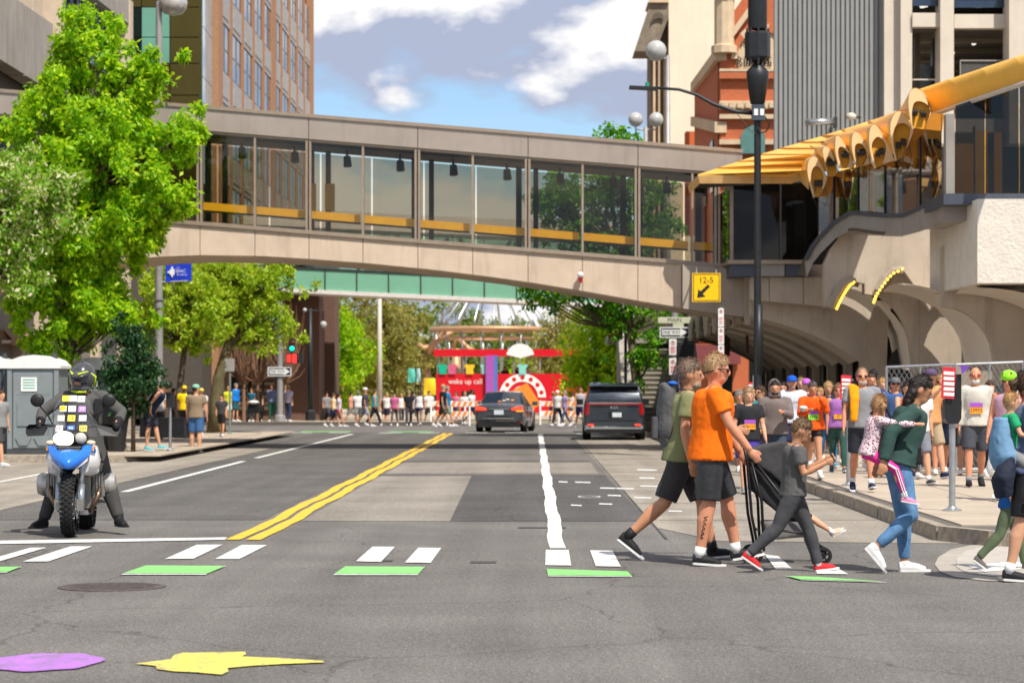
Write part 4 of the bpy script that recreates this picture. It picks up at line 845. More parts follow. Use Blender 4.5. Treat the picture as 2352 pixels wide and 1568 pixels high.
# ================================================================== buildings on the right, beyond the parkade
B1 = thing('brick_gable_building', 'ornate red brick building with cream stone trim and gable behind the pole', 'building', (9, 105, 0))
mat('stone_cream', (0.62, 0.47, 0.31), rough=0.85, var=0.12, vscale=3, bump=0.3, bscale=20, coords='World')
rq = lambda x, y: (1433.3 + 0.4102 * x, 0.4102 * y)
def rp(pts, m, name, Y=105.0, d=0.3): return MB().prism([P(*rq(*p), Y) for p in pts], (0, d, 0)).build(name, m, B1)
rp([(540, 900), (540, 175), (700, -60), (1000, -60), (1000, 900)], 'brick_red', 'front_wall', 105.0, 0.6)
rp([(640, 385), (640, 260), (690, 190), (760, 160), (830, 190), (900, 260), (900, 385)], 'stone_cream', 'name_panel', 104.9)
n = 12
for i in range(n):                                       # arch stones round the name panel
    t0, t1 = math.pi * (1 - i / n), math.pi * (1 - (i + 1) / n); f = lambda t, r: (770 + r * math.cos(t) * 0.85, 330 - r * math.sin(t))
    rp([f(t0, 160), f(t1, 160), f(t1, 200), f(t0, 200)], 'stone_cream' if i % 3 == 0 else 'brick_red', 'arch_stone', 104.8, 0.2)
text_mb('BLDG', 0.62, P(*rq(725, 350), 104.85), sx=1.0).build('lettering', 'joint_dark', B1)
for tx, x, y in (('B', 672, 262), ('R', 668, 240)):
    if tx == 'R': text_mb('R', 0.5, P(*rq(670, 243), 104.85)).build('lettering', 'joint_dark', B1)
rp([(590, 190), (740, -20), (770, -10), (615, 205)], 'stone_cream', 'gable_coping', 104.7, 0.6)
MB().lathe(P(*rq(562, 300), 104.9), [(0.55, 0), (0.55, 0.3), (0.42, 0.35), (0.42, 2.3), (0.6, 2.4), (0.6, 2.7), (0.5, 2.9), (0.42, 3.3), (0.2, 3.6), (0.01, 3.65)], 10).build('pinnacle', 'stone_cream', B1, smooth=True, angle=35)
for y0_, y1_, m in ((385, 400, 'stone_cream'), (405, 440, 'brick_red'), (565, 610, 'stone_cream'), (640, 665, 'stone_cream'), (780, 808, 'stone_cream')): rp([(535, y0_), (1000, y0_), (1000, y1_), (535, y1_)], m, 'string_course', 104.75, 0.4)
for i in range(10): rp([(545 + i * 45, 573), (572 + i * 45, 573), (572 + i * 45, 603), (545 + i * 45, 603)], 'stone_cream', 'carved_block', 104.6, 0.3)
rp([(655, 860), (655, 760), (675, 725), (720, 700), (765, 725), (790, 760), (790, 860)], mat('teal_window', (0.10, 0.22, 0.20), rough=0.15), 'arched_window', 104.7, 0.2)
A, B = P(*rq(540, 300), 105), P(*rq(412, 470), 120.5)
for y0_, y1_, m in (((0.0, 1.0, 'brick_red'), )):
    MB().prism([(A.x - 0.06, 105.7, 6), (A.x - 0.06, 121, 6), (A.x - 0.06, 121, P(0, 0.4102 * 470, 120).z), (A.x - 0.06, 105.7, P(0, 0.4102 * 300, 105).z)], (0.4, 0, 0)).build('side_wall', m, B1)
for f in (0.0, 1.0):
    z0, z1 = P(0, 0.4102 * 300, 105).z - f * 3.0, P(0, 0.4102 * 470, 120).z - f * 1.6
    MB().prism([(A.x - 0.25, 104.9, z0 - 0.3), (A.x - 0.25, 121, z1 - 0.3), (A.x - 0.25, 121, z1 + 0.15), (A.x - 0.25, 104.9, z0 + 0.15)], (0.5, 0, 0)).build('cornice', 'stone_cream', B1)
for i in range(3): MB().bb((A.x - 0.12, 108 + i * 4, 10.0 - i * .3), (A.x - 0.05, 109.6 + i * 4, 12.2 - i * .3)).build('side_window', 'black_glass', B1)
MB().bb((P(1575, 0, 122).x, 122, 9.0), (P(1605, 0, 122).x, 123, P(0, 302, 122).z)).build('rooftop_box', mat('rust_orange', (0.55, 0.13, 0.04), rough=0.8), B1)
B2 = thing('white_building', 'pale cream building with classical cornice behind the street lamps', 'building', (8, 130, 0))
mat('plaster_cream', (0.82, 0.70, 0.54), rough=0.9, var=0.07, vscale=0.5, coords='World', stain=0.15); mat('stone_brown', (0.22, 0.18, 0.13), rough=0.9, var=0.3, vscale=2, coords='World', stain=0.3)
a, b = P(1536, 1000, 130), P(1800, -120, 130); MB().bb((a.x, 130, 0), (b.x, 134, b.z)).build('blank_wall', 'plaster_cream', B2)
a, b = P(1496, 1000, 131), P(1534, -10, 131); MB().bb((a.x, 131, 0), (b.x, 136, b.z)).build('street_front', 'stone_brown', B2)
for i in range(3):
    x = P(1500 + i * 12, 0, 130.8).x; MB().bb((x, 130.75, 4), (x + 0.12, 131, 19)).build('pilaster', 'stone_cream', B2)
q = [P(x, y, 130) for x, y in ((1457, 118), (1496, 0), (1536, -2), (1536, 40), (1506, 118))]; MB().prism(q, (0, 3, 0)).build('cornice', 'stone_brown', B2)
q = [P(x, y, 129.8) for x, y in ((1488, 6), (1492, -2), (1536, -4), (1536, 6))]; MB().prism(q, (0, 3.2, 0)).build('cornice_cap', 'stone_cream', B2)
q = [P(x, y, 129.85) for x, y in ((1494, 55), (1500, 34), (1512, 28), (1522, 32), (1524, 46), (1515, 42), (1504, 44))]; MB().prism(q, (0, 0.1, 0)).build('cornice_arch', mat('shade_brown', (0.12, 0.095, 0.07), rough=0.9), B2)
B3 = thing('brick_shop', 'orange brick shop seen past the stair on the right', 'building', (8, 118, 0))
MB().bb((5.2, 118, 0.1), (16, 121, 6.0)).build('wall', 'brick_red', B3)
for i in range(4): MB().bb((6.3 + i * 1.9, 117.94, 0.8), (7.4 + i * 1.9, 118.05, 3.6)).build('window', 'black_glass', B3)
MB().bb((5.2, 117.8, 4.0), (16, 118.05, 4.3)).build('string_course', 'stone_cream', B3)
MB().bb((6.6, 116.9, 2.7), (9.6, 117.9, 3.6)).build('awning', 'maroon', B3)
# ================================================================== trees
mat('bark', (0.10, 0.075, 0.055), rough=0.95, var=0.35, vscale=14, bump=0.8, bscale=22); mat('bark_moss', (0.13, 0.11, 0.055), rough=0.95, var=0.35, vscale=8, bump=0.8, bscale=22)
LIME = leafmat('leaf_lime', [(0.11, 0.30, 0.004), (0.24, 0.47, 0.008), (0.40, 0.60, 0.012), (0.56, 0.70, 0.03)], 0.5)
MID = leafmat('leaf_mid', [(0.16, 0.32, 0.008), (0.30, 0.46, 0.015), (0.44, 0.56, 0.03), (0.54, 0.58, 0.08)], 0.45)
BLOOM = leafmat('leaf_bloom', [(0.10, 0.27, 0.012), (0.18, 0.38, 0.02), (0.28, 0.46, 0.03), (0.40, 0.48, 0.12), (0.78, 0.68, 0.56)], 0.4)
DARK = leafmat('leaf_dark', [(0.012, 0.05, 0.018), (0.02, 0.075, 0.025), (0.035, 0.10, 0.03), (0.05, 0.12, 0.03)], 0.3)
EMER = leafmat('leaf_emerald', [(0.03, 0.16, 0.006), (0.08, 0.28, 0.008), (0.16, 0.40, 0.012), (0.30, 0.52, 0.02)], 0.45)
PARK = leafmat('leaf_park', [(0.05, 0.10, 0.012), (0.11, 0.18, 0.02), (0.19, 0.25, 0.035), (0.30, 0.32, 0.07)], 0.35)
GOLD = leafmat('leaf_gold', [(0.14, 0.16, 0.03), (0.24, 0.25, 0.06), (0.36, 0.34, 0.1), (0.42, 0.38, 0.14)], 0.45)
def leaves(centres, radii, per, size, m, name, parent, droop=0.5, flat=1.0, seed=1, aspect=0.5):
    """leaf-sized folded quads scattered through many clumps"""
    g = np.random.default_rng(seed); n = len(centres)
    cen = np.repeat(np.array([tuple(c) for c in centres]), per, axis=0); rad = np.repeat(np.array(radii, float), per)
    N = len(cen); d = g.normal(size=(N, 3)); d /= np.linalg.norm(d, axis=1)[:, None]
    r = g.random(N) ** 0.45 * rad; pos = cen + d * r[:, None] * np.array([1, 1, flat])
    ax = g.normal(size=(N, 3)); ax[:, 2] -= droop * 1.6; ax /= np.linalg.norm(ax, axis=1)[:, None]        # leaf axis, drooping
    sd_ = np.cross(ax, g.normal(size=(N, 3))); sd_ /= np.linalg.norm(sd_, axis=1)[:, None]
    up_ = np.cross(ax, sd_); L_ = size * (0.65 + 0.7 * g.random(N))[:, None]; Wd = L_ * aspect
    a = pos; b = pos + ax * L_ * 0.5 + sd_ * Wd * 0.5 + up_ * L_ * 0.08; c = pos + ax * L_; e = pos + ax * L_ * 0.5 - sd_ * Wd * 0.5 + up_ * L_ * 0.08
    V_ = np.stack([a, b, c, e], 1).reshape(-1, 3); me = bpy.data.meshes.new(name)
    me.vertices.add(4 * N); me.vertices.foreach_set('co', V_.ravel()); me.loops.add(4 * N); me.loops.foreach_set('vertex_index', np.arange(4 * N, dtype=np.int32))
    me.polygons.add(N); me.polygons.foreach_set('loop_start', np.arange(0, 4 * N, 4, dtype=np.int32)); me.polygons.foreach_set('loop_total', np.full(N, 4, dtype=np.int32)); me.update(); me.validate()
    me.materials.append(m); o = link(name, me, parent); return o
def tree(label, base, trunk, crown, leaf, bark='bark', r0=0.12, nb=26, per=90, size=0.16, clump=0.55, seed=1, group=None, droop=0.5, cat='tree', core=0.35, name='street_tree'):
    """trunk: list of points; crown: list of (centre, radii) ellipsoids; branches run from the trunk to every leaf clump"""
    g = random.Random(seed); base = Vector(base); t = thing(name, label, cat, base, group=group)
    tp_ = [Vector(p) for p in trunk]; mb = MB(); n = len(tp_); rr = [r0 * (1.25 if i == 0 else 1 - 0.72 * i / (n - 1)) for i in range(n)]
    mb.tube(tp_, rr, 10); cs = []; rs = []
    tot = sum(c[1][0] * c[1][1] * c[1][2] for c in crown)
    for c, rad in crown:
        c = Vector(c); k = max(7, round(nb * rad[0] * rad[1] * rad[2] / tot))
        for i in range(k):
            while True:
                q = Vector((g.uniform(-1, 1), g.uniform(-1, 1), g.uniform(-1, 1)))
                if core < q.length < 1: break
            p = c + Vector((q.x * rad[0], q.y * rad[1], q.z * rad[2])); cs.append(p); rs.append(clump * g.uniform(0.6, 1.25))
            a = min(tp_[1:], key=lambda w: (w - p).length + max(0, w.z - p.z + 0.3) * 2); m_ = a.lerp(p, 0.5) + Vector((g.uniform(-.2, .2), g.uniform(-.2, .2), -0.12 * (p - a).length + 0.1))
            if (p - a).length > 0.3: mb.tube([a, m_, p], [r0 * 0.3, r0 * 0.18, r0 * 0.06], 5)
            for _ in range(2): cs.append(p + Vector((g.gauss(0, 1), g.gauss(0, 1), g.gauss(0, 0.8))) * clump * 0.9); rs.append(clump * g.uniform(0.35, 0.75))
    mb.build('trunk', bark, t, smooth=True)
    leaves(cs, rs, max(4, per // 3), size, leaf, 'crown', t, droop=droop, seed=seed)
    return t
# big lime-green tree at left
Yt = 57.5
E = lambda x, y, Y, w, h, d=None: (P(x, y, Y), (w / S(Y), d or w / S(Y), h / S(Y)))
tree('large bright lime green tree on the left sidewalk', P(150, 1034, Yt), [P(150, 1036, Yt), P(150, 900, Yt), P(152, 830, Yt), P(180, 700, Yt), P(190, 560, Yt), P(195, 420, Yt), P(185, 280, Yt), P(180, 120, Yt), P(182, 30, Yt)],
     [E(240, 275, Yt, 125, 70, 1.4), E(180, 70, Yt, 34, 95, .45), E(262, 135, Yt, 26, 65, .4), E(345, 175, Yt, 24, 50, .4), E(150, 185, Yt, 42, 55, .6), E(215, 375, Yt, 160, 100, 1.6), E(395, 330, Yt, 40, 60, .7), E(390, 465, Yt, 80, 38, .8), E(90, 300, Yt, 60, 80, 1), E(235, 520, Yt, 125, 90, 1.4), E(60, 600, Yt, 75, 90, 1.0), E(170, 660, Yt, 130, 80, 1.4), E(130, 760, Yt, 70, 55, .9), E(240, 700, Yt, 70, 60, .9), E(300, 550, Yt, 38, 32, .6)],
     LIME, r0=0.17, nb=215, per=330, size=0.15, clump=0.34, seed=3, core=0.1)
Yt = 55.0
tree('small tree covered in white blossom at the left edge', P(-90, 1040, Yt), [P(-90, 1042, Yt), P(-80, 850, Yt), P(-40, 650, Yt), P(20, 520, Yt), P(60, 430, Yt)],
     [E(60, 480, Yt, 90, 90, 1.0), E(130, 420, Yt, 60, 50, .7), E(20, 400, Yt, 55, 55, .8), E(40, 580, Yt, 80, 60, .9), E(-30, 480, Yt, 90, 120, 1)], BLOOM, r0=0.12, nb=95, per=200, size=0.12, clump=0.36, seed=5, core=0.1)
# pair of trees by the banner pole, dark vine-like young tree
Yt = 78.0
tree('slim dark-trunked tree right of the banner pole', P(412, 996, Yt), [P(412, 998, Yt), P(412, 900, Yt), P(425, 790, Yt), P(420, 700, Yt), P(440, 640, Yt)],
     [E(430, 680, Yt, 90, 70, 1.2), E(370, 640, Yt, 55, 60, .9), E(480, 740, Yt, 60, 55, .9), E(400, 780, Yt, 60, 35, .7), E(345, 740, Yt, 30, 50, .6)], MID, r0=0.13, nb=85, per=150, size=0.14, clump=0.34, seed=8, core=0.05)
Yt = 81.0
tree('thick leaning tree at the far end of the left sidewalk', P(495, 990, Yt), [P(497, 992, Yt), P(497, 930, Yt), P(502, 870, Yt), P(525, 790, Yt), P(540, 690, Yt), P(560, 640, Yt)],
     [E(560, 670, Yt, 115, 65, 1.3), E(610, 730, Yt, 65, 55, .9), E(520, 620, Yt, 80, 40, 1), E(640, 640, Yt, 40, 40, .7), E(500, 760, Yt, 45, 40, .7)], MID, 'bark_moss', r0=0.26, nb=110, per=150, size=0.14, clump=0.34, seed=9, core=0.05)
Yt = 56.5
tree('dark leafy young tree with amber leaves beside the portable toilets', P(306, 1034, Yt), [P(306, 1038, Yt), P(306, 930, Yt), P(308, 830, Yt), P(306, 750, Yt)],
     [E(302, 800, Yt, 34, 60, .4), E(300, 890, Yt, 45, 60, .5), E(335, 850, Yt, 22, 30, .3), E(268, 858, Yt, 18, 20, .25)], DARK, r0=0.045, nb=60, per=110, size=0.11, clump=0.22, seed=12, core=0.05)
# street tree right of the road behind the skywalk
Yt = 81.0
tree('leafy green tree growing behind the skywalk beside the stair', P(1462, 989, Yt), [P(1462, 991, Yt), P(1462, 880, Yt), P(1448, 760, Yt), P(1440, 660, Yt), P(1420, 560, Yt), P(1400, 440, Yt), P(1410, 350, Yt)],
     [E(1310, 480, Yt, 85, 85, 1.5), E(1420, 400, Yt, 90, 60, 1.4), E(1480, 520, Yt, 70, 100, 1.2), E(1270, 640, Yt, 90, 50, 1.2), E(1370, 620, Yt, 100, 70, 1.4), E(1440, 325, Yt, 60, 22, .8), E(1475, 730, Yt, 40, 60, .7), E(1400, 710, Yt, 60, 35, .9), E(1480, 810, Yt, 20, 30, .3)], EMER, 'bark_moss', r0=0.17, nb=180, per=120, size=0.16, clump=0.36, seed=15, core=0.1)
# park trees
def park_tree(label, x, Y, w, h, top, leaf, seed, nb=70, per=90, size=0.3, clump=0.9):
    b = Vector(((x - HX) / S(Y), Y, 0.1)); z = P(x, top, Y).z; rw = w / S(Y) / 2; hh = h / S(Y)
    tr = [b, b + Vector((0, 0, z * 0.3)), b + Vector((0.1, 0, z * 0.6)), b + Vector((0, 0, z * 0.92))]
    cr_ = [(b + Vector((0, 0, z - hh / 2)), (rw, rw, hh / 2)), (b + Vector((-rw * 0.4, 0, z - hh * 0.65)), (rw * 0.7, rw * 0.7, hh * 0.3)), (b + Vector((rw * 0.35, 0, z - hh * 0.4)), (rw * 0.7, rw * 0.7, hh * 0.3))]
    return tree(label, b, tr, cr_, leaf, r0=0.2, nb=nb, per=per, size=size, clump=clump, seed=seed, group='trees in the park', core=0.2, name='park_tree')
park_tree('vivid green maple near the traffic signal', 775, 124, 120, 230, 705, LIME, 21, 70, 130, 0.2, 0.55)
park_tree('olive-gold park tree behind the pale flagpole', 880, 150, 130, 290, 660, GOLD, 22, 80, 110, 0.26, 0.8)
park_tree('light green park tree right of the bus', 1390, 140, 170, 300, 670, LIME, 23, 110, 130, 0.24, 0.75)
park_tree('pale green tree standing behind the bus roof', 1275, 170, 130, 300, 690, GOLD, 24, 70, 100, 0.28, 0.85)
for i, (x, Y, w, h, tp_, lf) in enumerate(((760, 215, 140, 420, 600, PARK), (845, 235, 150, 400, 640, PARK), (935, 225, 150, 380, 660, PARK), (1015, 240, 150, 300, 690, PARK), (1105, 235, 140, 260, 715, PARK), (1180, 220, 120, 260, 730, PARK), (1330, 230, 170, 380, 660, PARK), (1450, 225, 160, 330, 680, PARK), (690, 225, 150, 380, 620, PARK), (1540, 230, 160, 330, 690, PARK), (960, 180, 90, 170, 790, GOLD), (830, 185, 90, 120, 850, LIME), (1240, 185, 100, 130, 840, LIME))):
    park_tree(['tall dark evergreen park tree in the far background', 'low shrubby tree at the park edge', 'broad dark park tree far behind the fountain'][0 if i < 4 else (2 if i < 10 else 1)] + [', left of the flagpole', ' behind the flagpole', ' right of the flagpole', ' over the fountain', ' at its centre', ' at its right', ' right of it', ' above the van', ' by the signal', ' behind the stair', ' by the fountain column', ' behind the walkers', ' right of the bus'][i], x, Y, w, h, tp_, lf, 40 + i, 60, 90, 0.42, 1.2)
# bare brown ornamental trees by the restaurant
for x, lab in ((592, 'bare brown twiggy tree right of the signal pole'), (655, 'bare brown twiggy tree nearest the green maple'), (560, 'bare brown twiggy tree left of the one-way pole')):
    Y = 110.0; b = P(x, 970, Y); b.z = 0.15; t = thing('bare_tree', lab, 'tree', b, group='bare trees by the restaurant'); mb = MB(); g = random.Random(x)
    fork = b + Vector((0, 0, 1.6)); mb.tube([b, fork], [0.09, 0.07], 7)
    for i in range(90):
        a = g.uniform(0, 6.28); rr = g.uniform(0.15, 0.95); zz = g.uniform(2.6, 5.4) - rr * 0.5; q = b + Vector((math.cos(a) * rr, math.sin(a) * rr, zz)); m_ = fork.lerp(q, 0.5) + Vector((math.cos(a) * 0.2, math.sin(a) * 0.2, 0)); mb.tube([fork, m_, q], [0.03, 0.018, 0.006], 4, cap=False)
    mb.build('branches', mat('twig', (0.27, 0.15, 0.09), rough=0.9), t)
# ================================================================== street furniture and signs
mat('pole_grey', (0.34, 0.33, 0.32), rough=0.5, metal=0.3, var=0.12, vscale=4); mat('pole_black', (0.022, 0.024, 0.028), rough=0.45, metal=0.2, var=0.2); mat('galvanised', (0.42, 0.43, 0.44), rough=0.38, metal=0.75, var=0.15, vscale=8)
mat('sign_yellow', (0.95, 0.55, 0.0), rough=0.5, var=0.04); mat('ink', (0.012, 0.012, 0.012), rough=0.6); mat('sign_white', (0.78, 0.78, 0.76), rough=0.5, var=0.05); mat('sign_cream', (0.55, 0.55, 0.40), rough=0.6); mat('sign_red', (0.6, 0.03, 0.05), rough=0.5); mat('sign_green', (0.01, 0.30, 0.17), rough=0.5); mat('banner_blue', (0.005, 0.04, 0.55), rough=0.7, var=0.08)
mat('plastic_black', (0.02, 0.02, 0.022), rough=0.5); mat('glow_green', (0.0, 0.5, 0.3), emit=(0.0, 1.0, 0.55), estr=1.3); mat('glow_red', (0.7, 0.02, 0.02), emit=(1.0, 0.03, 0.02), estr=1.1); mat('lamp_glass', (0.45, 0.45, 0.43), rough=0.15, spec=0.7)
def plate(x0, x1, y0, y1, Y, m, name, par, d=0.02):
    a, b = P(x0, y1, Y), P(x1, y0, Y); return MB().bb((a.x, Y, a.z), (b.x, Y + d, b.z)).build(name, m, par)
def writing(t, x, y, Y, h, m, par, sx=1.0, name='lettering'): return text_mb(t, h / S(Y) / 0.7, P(x, y, Y), sx=sx).build(name, m, par)
# tall grey lamp pole at left with banner
Y = 74.0; b = P(365, 1020, Y); b.z = 0.15; t = thing('street_lamp', 'tall grey street lamp pole carrying the blue banner', 'street lamp', b)
MB().tube([b, (b.x, Y, 12.9)], [0.125, 0.09], 14).build('pole', 'pole_grey', t, smooth=True, angle=40)
MB().lathe(b, [(0.3, 0), (0.3, 0.06), (0.2, 0.1), (0.2, 0.42), (0.13, 0.5)], 14).build('base', 'pole_grey', t, smooth=True, angle=35)
h = P(398, 12, Y); MB().tube([(b.x, Y, 12.75), (h.x - 0.1, Y, 12.95), (h.x, Y, h.z + 0.3)], 0.05, 8).build('bracket', 'pole_grey', t)
MB().lathe((h.x, Y, h.z - 0.2), [(0.05, -0.12), (0.28, -0.05), (0.4, 0.12), (0.42, 0.3), (0.3, 0.48), (0.1, 0.55)], 16).build('lamp_head', mat('lamp_shell', (0.5, 0.48, 0.45), rough=0.3, metal=0.4), t, smooth=True)
for z in (P(0, 690, Y).z, P(0, 708, Y).z): MB().lathe((b.x, Y, z), [(0.15, 0), (0.15, 0.05)], 14).build('band', 'galvanised', t)
bn = thing('banner', 'bright blue banner with white puzzle piece logo', 'banner', P(410, 620, Y - 0.02)); Y0 = Y - 0.05
rows = [[Vector((P(380 + 60 * i / 8, 0, Y0).x, Y0 + 0.03 * math.sin(i * 0.9 + j), P(0, 594 + 53 * j / 4 - i * 0.25, Y0).z)) for i in range(9)] for j in range(5)]
MB().grid(rows).build('cloth', 'banner_blue', bn, smooth=True); MB().tube([P(370, 594, Y0), P(440, 592, Y0)], 0.025, 6).build('rod', 'pole_grey', bn); MB().tube([P(370, 648, Y0), P(440, 645, Y0)], 0.025, 6).build('rod', 'pole_grey', bn)
Y1 = Y0 - 0.06; pz = MB()
def pzq(x0, x1, y0, y1): 
    a, b_ = P(x0, y1, Y1), P(x1, y0, Y1); pz.sheet([(a.x, Y1, a.z), (b_.x, Y1, a.z), (b_.x, Y1, b_.z), (a.x, Y1, b_.z)])
pzq(390, 401, 618, 631); pzq(393.5, 397.5, 612, 618); pzq(393.5, 397.5, 631, 636); pzq(385, 390, 622.5, 627); pz.build('puzzle_piece', 'sign_white', bn)
writing('THE', 409, 615, Y1, 2.6, 'sign_white', bn); writing('ISAAC', 415, 622.5, Y1, 7.5, 'sign_white', bn, 0.8); writing('foundation', 418, 630.5, Y1, 4.0, 'sign_white', bn, 0.95)
# black pole with antenna shrouds, lamp arm and box
Y = 55.0; x = P(1740, 0, Y).x; t = thing('utility_pole', 'tall black utility pole with antenna shrouds and lamp arm', 'pole', (x, Y, 0.15))
MB().tube([(x, Y, 0.15), (x, Y, P(0, 245, Y).z)], [0.085, 0.075], 16).build('pole', 'pole_black', t, smooth=True, angle=40)
MB().tube([(x + 0.02, Y, P(0, 700, Y).z), (x + 0.02, Y, P(0, 860, Y).z)], 0.09, 10).build('sleeve', 'pole_black', t, smooth=True)
MB().tube([(x - 0.1, Y - 0.05, P(0, 862, Y).z), (x - 0.1, Y - 0.05, P(0, 900, Y).z)], 0.012, 6).build('conduit', 'galvanised', t)
z = lambda y: P(0, y, Y).z
MB().lathe((x, Y, 0), [(0.075, z(244)), (0.16, z(238)), (0.24, z(180)), (0.245, z(165)), (0.12, z(150)), (0.06, z(140))], 16, cap=False).build('antenna_shroud', 'pole_black', t, smooth=True, angle=50)
MB().lathe((x, Y, 0), [(0.1, z(146)), (0.22, z(140)), (0.28, z(132)), (0.28, z(80)), (0.27, z(75)), (0.1, z(73))], 8, cap=False).build('antenna_cage', 'pole_black', t)
MB().lathe((x, Y, 0), [(0.2, z(68)), (0.21, z(64)), (0.21, z(-60))], 16, cap=False).build('antenna_tube', 'pole_black', t, smooth=True, angle=50)
for i in range(8):
    a = i * math.pi / 4; MB().bb((x + math.cos(a) * 0.23 - 0.02, Y + math.sin(a) * 0.23 - 0.02, z(150)), (x + math.cos(a) * 0.23 + 0.02, Y + math.sin(a) * 0.23 + 0.02, z(66))).build('shroud_bar', 'pole_black', t)
pts = [P(1730, 260, Y), P(1690, 257, Y), P(1640, 240, Y), P(1600, 218, Y), P(1560, 206, Y), P(1505, 202, Y)]; MB().tube(pts, [0.05, 0.045, 0.04, 0.035, 0.033, 0.03], 8).build('lamp_arm', 'pole_black', t, smooth=True)
p = P(1478, 203, Y); lh = MB().box(p, (0.62, 0.3, 0.06), ry=0.05).build('lamp_head', 'pole_black', t); MB().lathe((p.x + 0.08, Y, p.z + 0.03), [(0.04, 0), (0.04, 0.1)], 8).build('photocell', 'sign_green', lh)
bx = plate(1728, 1757, 240, 276, Y - 0.15, mat('box_slate', (0.05, 0.065, 0.09), rough=0.5), 'equipment_box', t, 0.25); plate(1732, 1741, 250, 265, Y - 0.165, 'sign_white', 'warning_label', bx, 0.01); plate(1746, 1755, 250, 265, Y - 0.165, 'sign_white', 'warning_label', bx, 0.01)
cb = [P(1757, 268, Y - .1), P(1768, 285, Y - .1), P(1760, 302, Y - .1), P(1748, 306, Y - .1), P(1740, 295, Y - .1)]; MB().tube(cb, 0.016, 5).build('cable', 'pole_black', t); MB().tube([P(1690, 258, Y), P(1705, 275, Y - .05), P(1722, 300, Y - .1), P(1735, 305, Y - .1)], 0.008, 4).build('cable', 'pole_black', t)
# yellow clearance sign, hung forward of the end block to catch the sun
Y = YB - 2.0; t = thing('clearance_sign', 'yellow 12-5 clearance sign with a black arrow', 'sign', P(1622, 660, Y))
plate(1590, 1655, 627, 693, Y, 'sign_yellow', 'plate', t, 0.03)
for q in ((1592.5, 1652.5, 629, 630.6), (1592.5, 1652.5, 689.4, 691), (1592.5, 1594.1, 630.6, 689.4), (1650.9, 1652.5, 630.6, 689.4)): plate(*q, Y - 0.004, 'ink', 'border', t, 0.003)
writing('12-5', 1622, 644, Y - 0.005, 14, 'ink', t, 0.95)
MB().sheet([P(xx, yy, Y - 0.005) for xx, yy in ((1601, 684), (1604, 664), (1609, 669), (1626, 653), (1631, 658), (1614, 675), (1621, 681))]).build('arrow', 'ink', t)
for xx in (1600, 1645): MB().tube([P(xx, 630, Y + 0.03), P(xx, 622, Y + 0.03), P(xx, 612, Y + 1.6)], 0.02, 6).build('hanger', 'galvanised', t)  # rods added to carry the sign out of the eave's shade
# street name / one way pole on the right
Y = 79.0; x = 4.42; px = HX + x * S(Y); b = (x, Y, 0.15); t = thing('sign_pole', 'grey pole carrying MAIN and ONE WAY signs near the stair', 'sign pole', b)
MB().tube([b, (x, Y, P(0, 690, Y).z)], 0.11, 14).build('pole', 'pole_grey', t, smooth=True, angle=40); o_ = px - 1540
def oneway(par, cx, cy, Y, w, h):
    pl = plate(cx - w / 2, cx + w / 2, cy - h / 2, cy + h / 2, Y, 'sign_white', 'one_way_sign', par); e = h * 0.1
    plate(cx - w / 2 + e, cx + w / 2 - e, cy - h / 2 + e, cy + h / 2 - e, Y - 0.004, 'ink', 'sign_field', pl, 0.003)
    f = lambda u, v: P(cx + u * w / 2, cy + v * h / 2, Y - 0.008)
    MB().sheet([f(-.86, -.52), f(.38, -.52), f(.38, -.8), f(.88, 0), f(.38, .8), f(.38, .52), f(-.86, .52)]).build('arrow', 'sign_white', pl)
    text_mb('ONE WAY', h * 0.34 / S(Y) / 0.7, P(cx - w * 0.11, cy, Y - 0.014), sx=0.78).build('lettering', 'ink', pl)
n_ = plate(px - 38, px + 38, 728, 742, Y - 0.14, 'sign_cream', 'street_name_sign', t); writing('MAIN', px, 735, Y - 0.145, 8.5, 'ink', n_, 1.1)
n_ = plate(px - 4, px + 21, 742.5, 751, Y - 0.14, 'sign_cream', 'block_number_sign', t)
oneway(t, px, 763, Y - 0.14, 68, 24)
def nopark(par, cx, y0, y1, Y, w=17):
    pl = plate(cx - w / 2, cx + w / 2, y0, y1, Y, 'sign_white', 'parking_sign', par); k = w / 17
    c = P(cx, y0 + 10 * k, Y - 0.003); r = 5.2 * k / S(Y); mb = MB(); 
    for i in range(18):
        a0, a1 = 2 * math.pi * i / 18, 2 * math.pi * (i + 1) / 18; f = lambda a, q: (c.x + math.cos(a) * r * q, c.y, c.z + math.sin(a) * r * q); mb.sheet([f(a0, 1), f(a1, 1), f(a1, .78), f(a0, .78)])
    mb.sheet([(c.x - r * .7, c.y, c.z + r * .55), (c.x - r * .55, c.y, c.z + r * .7), (c.x + r * .7, c.y, c.z - r * .55), (c.x + r * .55, c.y, c.z - r * .7)]); mb.build('prohibition_ring', 'sign_red', pl)
    text_mb('P', 7 * k / S(Y) / .7, (c.x, c.y - 0.002, c.z)).build('lettering', 'ink', pl)
    for i, yy in enumerate((0.52, 0.62, 0.74, 0.85)): plate(cx - w * 0.33, cx + w * (0.33 - 0.08 * (i % 2)), y0 + (y1 - y0) * yy - 1.1 * k, y0 + (y1 - y0) * yy + 1.1 * k, Y - 0.004, 'sign_red', 'sign_line', pl, 0.002)
nopark(t, px - 4, 778, 815, Y - 0.14); nopark(t, px - 4, 822, 860, Y - 0.14)
Y = 60.0; x = 4.46; px = HX + x * S(Y); t = thing('sign_pole', 'slim post with stacked no parking signs behind the two men', 'sign pole', (x, Y, 0.15)); MB().tube([(x, Y, 0.15), (x, Y, P(0, 706, Y).z)], 0.03, 8).build('post', 'galvanised', t, smooth=True)
nopark(t, px, 708, 750, Y - 0.05, 13); nopark(t, px, 752, 790, Y - 0.05, 13); nopark(t, px, 792, 826, Y - 0.05, 13)
